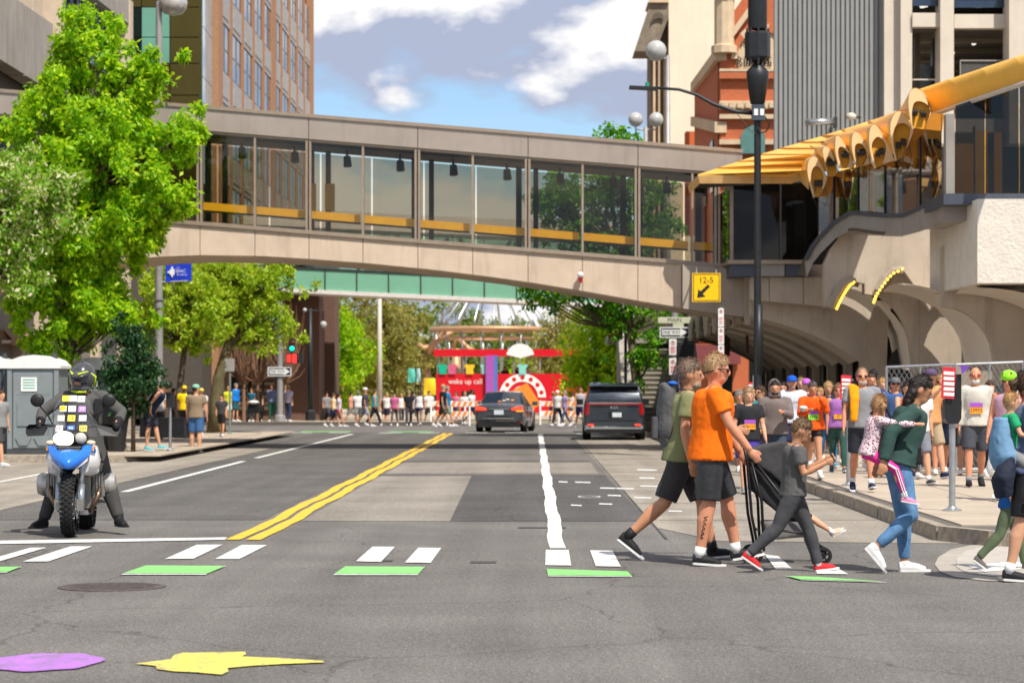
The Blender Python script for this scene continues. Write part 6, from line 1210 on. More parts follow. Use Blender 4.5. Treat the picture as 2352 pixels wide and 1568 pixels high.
# --- dark people carrier parked at right
def van(X, Y):
    t = thing('minivan', 'dark blue people carrier with a red light bar across its tail', 'car', (X, Y, 0), R(-1.0)); K = dict(local=True); H = 1.70; W_ = 0.93
    st = [(0.0, [(0.8, .42), (0.86, .55), (0.87, .85), (0.84, 1.02), (0.74, 1.2), (0, 1.22)]), (0.05, [(0.86, .33), (0.91, .55), (0.92, .88), (0.89, 1.08), (0.76, 1.36), (0, 1.4)]), (0.22, [(0.88, .26), (0.93, .55), (0.935, .9), (0.91, 1.1), (0.73, 1.6), (0, 1.64)]), (0.4, [(0.89, .24), (0.94, .55), (0.945, .92), (0.91, 1.12), (0.74, 1.66), (0, 1.70)]),
          (1.6, [(0.89, .22), (0.95, .55), (0.95, .92), (0.91, 1.12), (0.75, 1.68), (0, 1.72)]), (3.0, [(0.89, .22), (0.95, .55), (0.95, .92), (0.91, 1.12), (0.74, 1.65), (0, 1.69)]), (3.9, [(0.89, .22), (0.95, .55), (0.94, .9), (0.88, 1.08), (0.8, 1.15), (0, 1.18)]), (4.9, [(0.86, .26), (0.9, .5), (0.88, .8), (0.8, .95), (0.5, 1.0), (0, 1.02)]), (5.1, [(0.6, .4), (0.7, .5), (0.7, .7), (0.6, .8), (0.4, .85), (0, .86)])]
    rows = car_shell(st, 0); n = len(rows[0]); vs = [p for r in rows for p in r]; body, side = MB(), MB()
    for i in range(len(rows) - 1):
        for j in range(n - 1):
            k = j if j < 5 else n - 2 - j; (side if (k == 3 and i in (2, 3, 4, 5)) else body).f.append((i * n + j, i * n + j + 1, (i + 1) * n + j + 1, (i + 1) * n + j))
    body.v = side.v = vs; body.f.append(tuple(range(n))); body.build('body', 'paint_night', t, smooth=True, angle=40, **K); side.build('side_window', 'auto_glass', t, **K)
    MB().prism([(-0.80, -0.012, 1.12), (0.80, -0.012, 1.12), (0.70, 0.15, 1.55), (0.66, 0.165, 1.585), (-0.66, 0.165, 1.585), (-0.70, 0.15, 1.55)], (0, 0.02, 0.0)).build('rear_window', 'auto_glass', t, **K)
    MB().prism([(-0.74, -0.02, 1.63), (0.74, -0.02, 1.63), (0.74, 0.35, 1.70), (-0.74, 0.35, 1.70)], (0, 0, 0.03)).build('roof_spoiler', 'paint_night', t, **K)
    MB().bb((-0.8, -0.05, 1.075), (0.8, 0.04, 1.115)).build('light_bar', 'tail_red', t, **K); MB().bb((-0.82, -0.04, 1.117), (0.82, 0.03, 1.14)).build('chrome_strip', 'chrome', t, **K)
    for s_ in (-1, 1):
        MB().prism([(s_ * 0.84, -0.03, 1.14), (s_ * 0.76, -0.05, 1.14), (s_ * 0.76, -0.05, 0.80), (s_ * 0.86, -0.03, 0.74), (s_ * 0.9, 0.0, 0.9)], (0, 0.1, 0)).build('tail_light', 'tail_red', t, **K); MB().bb((s_ * 0.80, -0.05, 0.44), (s_ * 0.62, 0.0, 0.49)).build('reflector', 'tail_lit', t, **K)
        MB().tube([(s_ * 0.66, 0.6, 1.74), (s_ * 0.67, 2.9, 1.73)], 0.02, 6).build('roof_rail', 'chrome', t, **K); MB().box((s_ * 1.04, 3.6, 1.14), (0.22, 0.12, 0.18)).build('mirror', 'trim_black', t, **K)
        for y in (0.95, 4.0): wheel(t, s_ * 0.83, y, 0.36, 0.25)
    bp_ = MB().prism([(-0.86, -0.03, 0.47), (-0.78, -0.04, 0.40), (0.78, -0.04, 0.40), (0.86, -0.03, 0.47), (0.86, -0.03, 0.34), (-0.86, -0.03, 0.34)], (0, 0.12, 0)); bp_.build('bumper_plate', 'bumper_silver', t, **K); MB().bb((-0.85, -0.02, 0.22), (0.85, 0.2, 0.335)).build('rear_bumper', 'trim_black', t, **K)
    MB().bb((-0.72, -0.025, 0.60), (0.72, 0.02, 0.615)).build('tailgate_seam', 'trim_black', t, **K); MB().bb((-0.18, -0.025, 0.68), (0.24, 0.02, 0.86)).build('plate_recess', 'trim_black', t, **K); MB().bb((-0.06, -0.035, 0.70), (0.22, 0.0, 0.84)).build('number_plate', 'plate_pale', t, **K)
    text_mb('KIA', 0.13, (0.0, -0.035, 0.985), sx=1.25).build('badge', 'chrome', t, **K)
    return t
van((1411 - HX) / S(76.3), 76.3)
# --- red double-deck event bus
Yb = 152.0; bs = thing('double_deck_bus', 'red open-top double-deck bus with white lettering and a big white swirl', 'bus', (P(1140, 0, Yb).x, Yb, 0.1)); mat('bus_red', (0.62, 0.008, 0.02), rough=0.35, var=0.05); mat('bus_white', (0.85, 0.84, 0.82), rough=0.4)
def bq(x0, x1, y0, y1, y, d, m, name, par=bs):
    a, b = P(x0, y1, Yb), P(x1, y0, Yb); return MB().bb((a.x, y, max(0.14, a.z)), (b.x, y + d, b.z)).build(name, m, par)
bq(1001, 1392, 858, 950, Yb, 2.5, 'bus_red', 'body'); bq(996, 1330, 802, 818, Yb - 0.1, 2.7, 'bus_red', 'roof_canopy'); bq(1001, 1392, 935, 962, Yb + 0.1, 2.3, 'trim_black', 'skirt')
for x in (1010, 1065, 1180, 1240, 1320): MB().tube([P(x, 818, Yb + 0.1), P(x, 858, Yb + 0.1)], 0.05, 6).build('canopy_post', 'pole_grey', bs); MB().tube([P(x, 818, Yb + 0.1) + Vector((0, 2.3, 0)), P(x, 858, Yb + 0.1) + Vector((0, 2.3, 0))], 0.05, 6).build('canopy_post', 'pole_grey', bs)
writing('wake up call', 1069, 876, Yb - 0.03, 12, 'bus_white', bs, 0.92)
def ring(cx, cy, r0, r1, a0, a1, m, y, name, n=24):
    mb = MB(); e = lambda a, r: P(cx + math.cos(a) * r, cy - math.sin(a) * r, Yb) + Vector((0, y - Yb, 0))
    for i in range(n): u, v = a0 + (a1 - a0) * i / n, a0 + (a1 - a0) * (i + 1) / n; mb.sheet([e(u, r0), e(v, r0), e(v, r1), e(u, r1)])
    return mb.build(name, m, bs)
ring(1200, 912, 36, 54, 0.0, math.pi, 'bus_white', Yb - 0.03, 'swirl'); ring(1200, 912, 20, 26, 0.3, 2.7, 'bus_white', Yb - 0.035, 'swirl')
for k in range(7): a = 0.25 + k * 0.44; ring(1200 + math.cos(a) * 45, 912 - math.sin(a) * 45, 0.1, 5.2, 0, 6.28, 'bus_red', Yb - 0.045, 'swirl_dot', 10)
ring(1195, 822, 0.1, 33, 0.25, 2.9, 'bus_white', Yb - 0.14, 'roof_swirl', 16)
bq(1116, 1135, 816, 918, Yb - 0.35, 0.3, mat('wrap_purple', (0.36, 0.09, 0.42), rough=0.5), 'painted_column'); bq(1135, 1143, 816, 918, Yb - 0.35, 0.3, mat('wrap_blue', (0.08, 0.17, 0.5), rough=0.5), 'painted_column')
bq(1060, 1090, 898, 912, Yb - 0.02, 0.03, 'black_glass', 'window'); bq(1115, 1140, 895, 925, Yb - 0.02, 0.03, 'black_glass', 'window'); bq(1370, 1384, 875, 884, Yb - 0.02, 0.03, 'black_glass', 'window')
for x in (1030, 1340): wheel(bs, 0, 0, 0.45, 0.3) if False else MB().lathe((P(x, 0, Yb).x, Yb - 0.05, 0.55), [(0.28, 0.0), (0.42, 0.0), (0.45, 0.1), (0.45, 0.3)], 18, axis='Y').build('wheel', 'tyre', bs)
for i, (x, col) in enumerate(((1017, (0.0, 0.42, 0.26)), (1039, (0.6, 0.1, 0.22)), (1079, (0.85, 0.5, 0.02)), (1119 - 4, (0.3, 0.62, 0.6)), (1200, (0.22, 0.6, 0.55)))):
    sh = thing('hung_shirt', ['green', 'pink', 'amber', 'pale aqua', 'turquoise'][i] + ' T-shirt hung along the rail of the red bus', 'shirt', P(x, 848, Yb - 0.1), group='shirts hung on the bus rail'); f = lambda u, v: P(x + u, 847 + v, Yb - 0.12)
    MB().prism([f(-12, -9), f(-5, -11), f(0, -9), f(5, -11), f(12, -9), f(11, -3), f(8, -4), f(8, 12), f(-8, 12), f(-8, -4), f(-11, -3)], (0, 0.03, 0)).build('cloth', mat('shirt_%d' % i, col, rough=0.8), sh)
# ================================================================== motorcycle (faces the camera)
mc_p = G(160, 1233); MX, MY = mc_p.x, mc_p.y
mc = thing('motorcycle', 'blue and white adventure motorcycle with race stickers on its windscreen', 'motorcycle', (MX, MY, 0), R(4)); K = dict(local=True)
mat('moto_blue', (0.01, 0.16, 0.62), rough=0.22, coat=1.0, var=0.03); mat('moto_white', (0.72, 0.72, 0.74), rough=0.22, coat=1.0, var=0.04); mat('fork_grey', (0.36, 0.40, 0.45), rough=0.3, metal=0.7); mat('engine_grey', (0.30, 0.29, 0.27), rough=0.45, metal=0.7, bump=0.3, bscale=40); mat('header_pipe', (0.25, 0.17, 0.12), rough=0.35, metal=0.9); mat('headlight_on', (1, 0.9, 0.7), emit=(1.0, 0.86, 0.58), estr=2.2); mat('lens_clear', (0.5, 0.48, 0.44), rough=0.08, spec=0.8)
glass('screen_clear', (0.86, 0.86, 0.84), base=0.04)
def knobby(y, r, w, steer=0.0):
    tw = MB().lathe((-w / 2, y, r), [(r * 0.72, w * 0.15), (r * 0.86, 0.02), (r * 0.95, w * 0.2), (r * 0.965, w * 0.5), (r * 0.95, w * 0.8), (r * 0.86, w - 0.02), (r * 0.72, w * 0.85)], 32, axis='X', cap=False); o = tw.build('wheel', 'tyre', mc, smooth=True, **K)
    kb = MB(); n = 36
    for i in range(n):
        for q, (u, rr) in enumerate(((0.26, 0.95), (0.5, 0.965), (0.74, 0.95), (0.08, 0.88), (0.92, 0.88))):
            a = 2 * math.pi * (i + 0.5 * (q % 2)) / n; c = Vector(((u - 0.5) * w, y + math.cos(a) * r * rr, r + math.sin(a) * r * rr)); kb.box(c, (w * 0.2, 0.032, 0.022 if q < 3 else 0.026), rx=a + math.pi / 2)
    kb.build('tread', 'tyre', o, **K); kb_ = MB().lathe((-0.03, y, r), [(r * 0.68, 0), (r * 0.73, 0.0), (r * 0.73, 0.06), (r * 0.68, 0.06)], 28, axis='X', cap=False); kb_.build('rim', 'alloy', o, smooth=True, **K)
    sp = MB()
    for i in range(20): a = 2 * math.pi * i / 20; sp.tube([(0.04 * (-1) ** i, y, r), (0, y + math.cos(a) * r * 0.69, r + math.sin(a) * r * 0.69)], 0.004, 4, cap=False)
    sp.build('spokes', 'alloy', o, **K); MB().lathe((-0.06, y, r), [(0.05, 0), (0.05, 0.12)], 12, axis='X').build('hub', 'engine_grey', o, **K)
    MB().lathe((0.07, y, r), [(r * 0.28, 0), (r * 0.44, 0), (r * 0.44, 0.008), (r * 0.28, 0.008)], 24, axis='X', cap=False).build('brake_disc', 'chrome', o, **K)
knobby(0.0, 0.335, 0.14); knobby(1.52, 0.32, 0.19)
for s_ in (-1, 1):
    fk = MB().tube([(s_ * 0.115, -0.02, 0.30), (s_ * 0.115, 0.05, 0.55)], 0.036, 12).tube([(s_ * 0.115, 0.05, 0.55), (s_ * 0.115, 0.2, 1.0)], 0.029, 12); fk.build('fork_leg', 'fork_grey', mc, smooth=True, **K); MB().box((s_ * 0.115, -0.02, 0.34), (0.07, 0.12, 0.12)).build('fork_foot', 'engine_grey', mc, **K)
    cy_ = MB().box((s_ * 0.25, 0.66, 0.52), (0.14, 0.2, 0.22), ry=s_ * 0.12); cy_.build('cylinder', 'engine_grey', mc, **K)
    hd = MB().lathe((s_ * 0.31, 0.66, 0.53), [(0.12, 0), (0.125, 0.05 * s_), (0.10, 0.1 * s_), (0.03, 0.115 * s_)], 12, axis='X'); hd.build('cylinder_head', mat('head_cover', (0.5, 0.49, 0.46), rough=0.35, metal=0.6), mc, smooth=True, angle=30, **K)
    for k in range(4): MB().box((s_ * (0.20 + 0.028 * k), 0.65, 0.52), (0.01, 0.25, 0.26)).build('cooling_fin', 'engine_grey', mc, **K)
    MB().tube([(s_ * 0.26, 0.54, 0.5), (s_ * 0.25, 0.42, 0.42), (s_ * 0.18, 0.44, 0.28), (s_ * 0.14, 0.7, 0.22)], 0.025, 10).build('exhaust_header', 'header_pipe', mc, smooth=True, **K)
    tk = MB(); rows = []
    for i in range(9):
        q = i / 8; yy = 0.12 + 0.62 * q; hw = 0.17 + 0.09 * math.sin(math.pi * min(1, q * 1.2)); rows.append([(s_ * (hw - 0.10), yy, 1.0), (s_ * hw, yy - 0.03, 0.94), (s_ * (hw + 0.03), yy - 0.04, 0.80), (s_ * (hw + 0.01), yy, 0.66 + 0.06 * abs(q - 0.4)), (s_ * (hw - 0.07), yy, 0.62 + 0.08 * abs(q - 0.4))])
    tk.grid(rows).sheet(list(reversed(rows[0]))).build('tank_side', 'moto_white', mc, smooth=True, **K); MB().ball((s_ * 0.245, 0.17, 0.9), (0.012, 0.028, 0.028), 10, 6).build('tank_emblem', 'moto_blue', mc, **K)
    MB().box((s_ * 0.235, 0.12, 0.93), (0.02, 0.05, 0.05), ry=0.7).build('tank_sticker', 'road_sign_orange', mc, **K)
    hb = MB().tube([(s_ * 0.03, 0.34, 1.10), (s_ * 0.2, 0.36, 1.16), (s_ * 0.44, 0.46, 1.15)], 0.014, 8); hb.build('handlebar', 'trim_black', mc, smooth=True, **K)
    hg = MB(); f = [(0.24, 0.30, 1.18), (0.26, 0.27, 1.14), (0.30, 0.24, 1.06), (0.47, 0.27, 1.05), (0.50, 0.34, 1.08), (0.50, 0.36, 1.14), (0.46, 0.30, 1.175)]; hg.prism([(s_ * a, b, c) for a, b, c in f], (0, 0.03, 0)); hg.build('hand_guard', 'trim_black', mc, **K)
    mr = MB().ball((s_ * 0.375, 0.32, 1.43), (0.075, 0.03, 0.07), 14, 10); m_ = mr.build('mirror', 'trim_black', mc, smooth=True, **K); MB().tube([(s_ * 0.22, 0.37, 1.17), (s_ * 0.27, 0.35, 1.28), (s_ * 0.36, 0.33, 1.38)], 0.009, 6).build('mirror_stem', 'trim_black', m_, **K)
    MB().ball((s_ * 0.205, 0.1, 0.985), (0.055, 0.04, 0.028), 10, 8).build('turn_signal', mat('signal_pale', (0.8, 0.62, 0.42), rough=0.2), mc, smooth=True, **K)
    MB().tube([(s_ * 0.14, 0.9, 0.35), (s_ * 0.28, 0.92, 0.33)], 0.018, 8).build('foot_peg', 'engine_grey', mc, **K)
    MB().box((s_ * 0.2, 1.25, 0.75), (0.1, 0.5, 0.2)).build('rear_side_panel', 'trim_black', mc, **K)
# beak, headlights, screen
bk = MB(); rows = []
for i in range(7):
    q = i / 6; x = -0.235 + 0.47 * q; c = (1 - abs(2 * q - 1)) ** 0.6; rows.append([(x, 0.10 - 0.10 * c, 0.97 - 0.02 * c), (x * 0.94, 0.02 - 0.25 * c, 0.90 - 0.08 * c), (x * 0.75, 0.0 - 0.3 * c, 0.80 - 0.06 * c), (x * 0.6, 0.04 - 0.22 * c, 0.745 - 0.035 * c)])
bk.grid(rows).build('beak', 'moto_blue', mc, smooth=True, **K)
for s_ in (-1, 1): MB().sheet([(s_ * 0.07, -0.245, 0.70), (s_ * 0.195, -0.09, 0.80), (s_ * 0.20, -0.085, 0.835), (s_ * 0.09, -0.24, 0.725)] ).build('beak_stripe', 'moto_white', mc, **K)
gr = MB().bb((-0.13, -0.03, 0.86), (0.13, 0.02, 0.96)).build('grille', 'trim_black', mc, **K)
for k in range(4): MB().bb((-0.12 + 0.01 * k, -0.05 - 0.01 * k, 0.935 - k * 0.024), (0.12 - 0.01 * k, -0.03, 0.945 - k * 0.024)).build('grille_bar', 'engine_grey', gr, **K)
hs_ = MB().ball((0, 0.1, 1.03), (0.19, 0.12, 0.095), 20, 12).build('headlight_shell', 'trim_black', mc, smooth=True, **K); MB().ball((-0.06, 0.01, 1.03), (0.115, 0.06, 0.078), 18, 10).build('headlight', 'headlight_on', hs_, smooth=True, **K); MB().ball((0.11, 0.02, 1.035), (0.065, 0.05, 0.06), 14, 10).build('dipped_lamp', 'lens_clear', hs_, smooth=True, **K)
sc_r = []
for j in range(9):
    v = j / 8; hw = 0.27 - 0.03 * v - 0.12 * max(0, v - 0.3) ** 1.2; z = 1.05 + 0.43 * v; y = 0.06 + 0.26 * v
    sc_r.append([(hw * u, y + 0.10 * u * u, z - 0.04 * u * u * v) for u in np.linspace(-1, 1, 9)])
scn = MB().grid(sc_r).build('windscreen', 'screen_clear', mc, smooth=True, **K)
def sticker(u, v, w, h, col, txt=None, tcol='ink', sz=0.05):
    y = 0.06 + 0.26 * v; z = 1.05 + 0.43 * v; hw = 0.27 - 0.03 * v - 0.12 * max(0, v - 0.3) ** 1.2; x = u * hw; yo = y + 0.10 * u * u - 0.012; sl_ = Vector((0, 0.52, 0.855)); rt = Vector((1, 0.2 * u * 2.0, 0)).normalized(); c = Vector((x, yo, z))
    s_ = MB().sheet([c - rt * w / 2 - sl_ * h / 2, c + rt * w / 2 - sl_ * h / 2, c + rt * w / 2 + sl_ * h / 2, c - rt * w / 2 + sl_ * h / 2]).build('sticker', col, scn, **K)
    if txt: text_mb(txt, sz, c + rt.cross(sl_) * 0.004, right=rt, up=sl_).build('lettering', tcol, s_, **K)
mat('st_yellow', (0.85, 0.68, 0.05), rough=0.5); mat('st_purple', (0.28, 0.10, 0.42), rough=0.5); mat('st_blue', (0.02, 0.13, 0.5), rough=0.5); mat('st_grey', (0.55, 0.54, 0.5), rough=0.5)
for u, v, c, tx, tc in ((-0.42, .93, 'st_yellow', None, 'ink'), (0.02, .93, 'sign_white', None, 'ink'), (0.5, .92, 'sign_white', '253', 'ink'), (-0.45, .68, 'st_grey', None, 'ink'), (0.0, .68, 'sign_white', None, 'ink'), (0.48, .67, 'st_purple', '73', 'sign_white'), (-0.45, .45, 'st_grey', None, 'ink'), (0.0, .45, 'st_yellow', '13', 'ink'), (0.47, .45, 'st_grey', None, 'ink'), (-0.46, .2, 'sign_white', '231', 'sign_red'), (0.0, .2, 'st_blue', '90', 'sign_white'), (0.48, .2, 'st_yellow', '263', 'ink')): sticker(u, v, 0.078, 0.074, c, tx, tc, 0.05)
c = Vector((-0.45 * 0.215, 0.06 + 0.26 * .68 + 0.02 - 0.02, 1.05 + 0.43 * .68)); MB().ball(c, (0.035, 0.004, 0.035), 12, 8).build('round_sticker', 'st_yellow', scn, **K)
MB().box((0, 0.45, 0.92), (0.26, 0.5, 0.22), top=(0.7, 0.8)).build('tank', 'moto_blue', mc, **K); MB().box((0, 1.1, 0.88), (0.3, 0.85, 0.1), top=(0.85, 0.95)).build('seat', 'trim_black', mc, **K); MB().box((0, 0.72, 0.45), (0.34, 0.5, 0.34)).build('engine_block', 'engine_grey', mc, **K); MB().box((0, 0.6, 0.24), (0.3, 0.45, 0.05)).build('skid_plate', 'alloy', mc, **K); MB().tube([(0, 0.18, 0.98), (0, 0.4, 1.08)], 0.05, 10).build('steering_head', 'trim_black', mc, **K); MB().box((0, 0.13, 0.78), (0.26, 0.06, 0.14)).build('fork_bridge', 'trim_black', mc, **K); MB().tube([(-0.2, 1.1, 0.4), (-0.24, 1.55, 0.5), (-0.24, 1.85, 0.55)], [0.04, 0.07, 0.07], 12).build('silencer', 'alloy', mc, **K); MB().tube([(0.12, 1.0, 0.4), (0.13, 1.52, 0.32)], 0.05, 8).build('swing_arm', 'engine_grey', mc, **K)
# ================================================================== people
SKIN = [mat('skin_fair', (0.62, 0.33, 0.20), rough=0.55, var=0.08, vscale=9), mat('skin_tan', (0.50, 0.24, 0.13), rough=0.55, var=0.08, vscale=9), mat('skin_red', (0.60, 0.26, 0.15), rough=0.55, var=0.10, vscale=9), mat('skin_brown', (0.20, 0.095, 0.05), rough=0.55, var=0.08, vscale=9)]
for m_ in SKIN: m_.node_tree.nodes['Principled BSDF'].inputs['Subsurface Weight'].default_value = 0.12; m_.node_tree.nodes['Principled BSDF'].inputs['Subsurface Radius'].default_value = (0.02, 0.008, 0.004)
def cloth(c, rough=0.85):
    n = 'cloth_%d_%d_%d' % tuple(int(v * 999) for v in c); return mat(n, c, rough=rough, var=0.10, vscale=9, bump=0.06, bscale=240, spec=0.2)
def hairm(c): return mat('hair_%d_%d_%d' % tuple(int(v * 999) for v in c), c, rough=0.55, var=0.45, vscale=55, bump=0.35, bscale=130)
BLK, WHT, NAVY, GREY, DGREY, KHAKI = (0.016, 0.016, 0.018), (0.72, 0.71, 0.70), (0.018, 0.025, 0.06), (0.24, 0.24, 0.24), (0.06, 0.06, 0.065), (0.40, 0.31, 0.20)
BROWN, BLOND, DARKH, GREYH = (0.07, 0.035, 0.018), (0.42, 0.26, 0.11), (0.018, 0.011, 0.008), (0.25, 0.22, 0.2)
wr_tex = bpy.data.textures.new('wrinkles', 'CLOUDS'); wr_tex.noise_scale = 0.20; wr_tex.noise_depth = 1
w2_tex = bpy.data.textures.new('creases', 'CLOUDS'); w2_tex.noise_scale = 0.055; w2_tex.noise_depth = 2; w2_tex.noise_type = 'HARD_NOISE'
hr_tex = bpy.data.textures.new('locks', 'CLOUDS'); hr_tex.noise_scale = 0.03; hr_tex.noise_depth = 1
FLESH = []                                               # meshes still to be fused into one skin each
def flesh(mb, name, m, parent, vox, smooth=5, wrinkle=0.0, tex=None, local=True):
    o = mb.build(name, m, parent, local=local); r = o.modifiers.new('fuse', 'REMESH'); r.mode = 'VOXEL'; r.voxel_size = vox; r.use_smooth_shade = True
    if smooth: s_ = o.modifiers.new('soft', 'SMOOTH'); s_.iterations = smooth; s_.factor = 0.5
    if wrinkle: d = o.modifiers.new('folds', 'DISPLACE'); d.texture = tex or wr_tex; d.strength = wrinkle; d.mid_level = 0.5; d.texture_coords = 'LOCAL'
    if wrinkle and tex is None: d = o.modifiers.new('creases', 'DISPLACE'); d.texture = w2_tex; d.strength = -wrinkle * 0.4; d.mid_level = 0.35; d.texture_coords = 'LOCAL'; s_ = o.modifiers.new('soft2', 'SMOOTH'); s_.iterations = 1; s_.factor = 0.5
    FLESH.append(o); return o
def ik(a, t, l1, l2, pole):
    a, t = Vector(a), Vector(t); d = t - a; L = min(d.length, (l1 + l2) * 0.999); d.normalize(); x = (l1 * l1 - l2 * l2 + L * L) / (2 * L); h = math.sqrt(max(0, l1 * l1 - x * x)); p = Vector(pole); p = (p - d * p.dot(d)).normalized(); return a + d * x + p * h, a + d * L
def person(label, loc, yaw, h, legs=((0, 0, 2), (0, 0, 2)), arms=((0, 6, 8, 0), (0, 6, 8, 0)), lean=2, head=(0, 0), skin=0, b=1.0, fem=False, vox=0.02, top=('tee', GREY), bot=('shorts', BLK), shoe=(WHT, WHT), sock=None, hair=('short', BROWN), cap=None, glasses=None, beard=None, hs=1.07, pelvis=None, group=None, bib=None, tb=1.0, ease=0.0, arm_r=1.0, tilt=0, hem=None, shoes=True, name='person'):
    """one walker: a single fused body skin with clothes, hair and shoes as children. local frame: faces -Y, own left = +X"""
    t = thing(name, label, 'person', loc, R(yaw), group); near = vox < 0.013; far = vox > 0.024
    l = R(lean); u = Vector((math.sin(R(tilt)), -math.sin(l), math.cos(l))).normalized(); hz = 0.53 * h; Pv = Vector((0, 0, hz)); J = {}
    sw_ = (0.098 if fem else 0.108) * h
    for i, s_ in enumerate((1, -1)):
        hip = Pv + Vector((s_ * 0.048 * h, 0, -0.01 * h)); L1, L2 = 0.245 * h, 0.24 * h; lg = legs[i]
        if isinstance(lg, dict): kn, an = ik(hip, lg['t'], L1, L2, lg.get('pole', (s_ * 0.2, -1, 0.2))); fp = R(lg.get('foot', 0)); fy = lg.get('fyaw', 0)
        else:
            a, k, ab = R(lg[0]), R(lg[1]), R(lg[2]); kn = hip + L1 * Vector((s_ * math.sin(ab), -math.sin(a) * math.cos(ab), -math.cos(a) * math.cos(ab))); an = kn + L2 * Vector((s_ * math.sin(ab) * 0.4, -math.sin(a - k), -math.cos(a - k))); fp = R(lg[3]) if len(lg) > 3 else 0.0; fy = 4
        J[i] = (hip, kn, an, fp, R(fy) * s_)
    if pelvis is None:
        lo = min(min(J[i][2].z - 0.042 * h * math.cos(J[i][3]) - 0.10 * h * math.sin(max(0, J[i][3])), J[i][2].z - 0.042 * h * math.cos(J[i][3]) + 0.03 * h * math.sin(min(0, J[i][3]))) for i in (0, 1)); dz = Vector((0, 0, -lo))
    else: dz = Vector((0, 0, pelvis - hz))
    Pv = Pv + dz
    for i in (0, 1): J[i] = tuple(v + dz if isinstance(v, Vector) and k < 3 else v for k, v in enumerate(J[i]))
    ws, cf = Pv + u * 0.10 * h, Pv + u * 0.20 * h; nk = Pv + u * 0.292 * h; sh_c = Pv + u * 0.272 * h
    hp = l * 0.6 + R(head[0]); hy = R(head[1]); up = Vector((0, -math.sin(hp), math.cos(hp))); fw = Vector((math.sin(hy) * math.cos(hp), -math.cos(hy) * math.cos(hp), -math.sin(hp))); rt = fw.cross(up).normalized(); up = rt.cross(fw).normalized(); HR = Matrix((rt, -fw, up)).transposed()
    hc = nk + Vector((0, -math.sin(hp * 0.7 + l * .3), math.cos(hp * 0.7))) * (0.087 * h * (1 + (hs - 1) * 0.8)); k = h * hs; A = {}
    for i, s_ in enumerate((1, -1)):
        sh = sh_c + Vector((s_ * sw_, 0, 0)); L1, L2 = 0.165 * h, 0.148 * h; ar = arms[i]
        if isinstance(ar, dict): el, wr = ik(sh, Vector(ar['t']) + (Vector() if pelvis is not None or True else dz), L1, L2, ar.get('pole', (s_ * 0.6, 0.5, -1)))
        else:
            a, ab, e, inn = R(ar[0]), R(ar[1]), R(ar[2]), R(ar[3]); el = sh + L1 * Vector((s_ * math.sin(ab), -math.sin(a) * math.cos(ab), -math.cos(a) * math.cos(ab))); wr = el + L2 * Vector((s_ * (math.sin(ab) * 0.5 - math.sin(inn)), -math.sin(a + e) * math.cos(inn), -math.cos(a + e) * math.cos(inn))).normalized()
        A[i] = (sh, el, wr)
    J['sh'] = A
    # torso rings: (centre, lateral, depth)
    hw, ww, cw, sw2 = (0.096, 0.074, 0.086, 0.088) if fem else (0.088, 0.080, 0.096, 0.100)
    tor = [(Pv - u * 0.05 * h, hw * 0.8, 0.055), (Pv, hw, 0.066), (ws, ww, 0.056), (Pv + u * 0.155 * h, (ww + cw) / 2, 0.062), (cf, cw, 0.069), (Pv + u * 0.25 * h, sw2, 0.062), (Pv + u * 0.278 * h, sw2 * 0.72, 0.050), (nk, 0.040, 0.040)]
    def ring(e, lo=0, hi=8, off=0): return [c for c, _, _ in tor[lo:hi]], [(a * h * b * (tb * .4 + .6) + e, d * h * b * tb + e) for _, a, d in tor[lo:hi]]
    B = MB(); n = 14 if not far else 10
    B.tube(*ring(0), n); B.tube([nk - u * 0.02 * h, hc - up * 0.02 * k], [0.034 * h, 0.031 * k], 10)
    B.ball(hc, (0.043 * k, 0.053 * k, 0.064 * k), 16, 12, HR); B.ball(hc + fw * 0.016 * k - up * 0.034 * k, (0.034 * k, 0.036 * k, 0.034 * k), 12, 8, HR)
    if not far:
        B.ball(hc + fw * 0.056 * k - up * 0.008 * k, (0.0085 * k, 0.012 * k, 0.015 * k), 8, 6, HR); B.ball(hc + fw * 0.047 * k + up * 0.012 * k, (0.03 * k, 0.008 * k, 0.006 * k), 8, 6, HR); B.ball(hc + fw * 0.049 * k - up * 0.034 * k, (0.014 * k, 0.007 * k, 0.007 * k), 8, 6, HR)
        for s_ in (-1, 1): B.ball(hc + rt * s_ * 0.044 * k - up * 0.006 * k - fw * 0.004 * k, (0.006 * k, 0.011 * k, 0.016 * k), 8, 6, HR)
    for i, s_ in enumerate((1, -1)):
        hip, kn, an, fp, fy = J[i]; q = kn + (an - kn) * 0.3 + Vector((0, 0.006 * h, 0))
        B.tube([hip + (hip - kn) * 0.06, hip.lerp(kn, 0.35), hip.lerp(kn, 0.75), kn, q, kn.lerp(an, 0.65), an], [r * h * b for r in (0.050, 0.047, 0.036, 0.031, 0.034, 0.025, 0.020)], n)
        fd = Vector((math.sin(fy), -math.cos(fy) * math.cos(fp), -math.sin(fp))); fu = (Vector((0, 0, 1)) - fd * fd.z).normalized(); J[('f', i)] = (an, fd, fu)
        heel = an - fu * 0.022 * h - fd * 0.022 * h; B.tube([heel, heel + fd * 0.06 * h, heel + fd * 0.115 * h - fu * 0.006 * h], [(0.018 * h, 0.02 * h), (0.021 * h, 0.018 * h), (0.018 * h, 0.010 * h)], 8, up=(0, 0, 1))
        sh, el, wr = A[i]; ra = h * b * arm_r; B.tube([sh + (sh - el) * 0.05, sh.lerp(el, 0.4), el, el.lerp(wr, 0.3), wr], [0.030 * ra, 0.027 * ra, 0.021 * ra, 0.0225 * ra, 0.0155 * ra], n); B.ball(sh, 0.031 * ra, 10, 8)
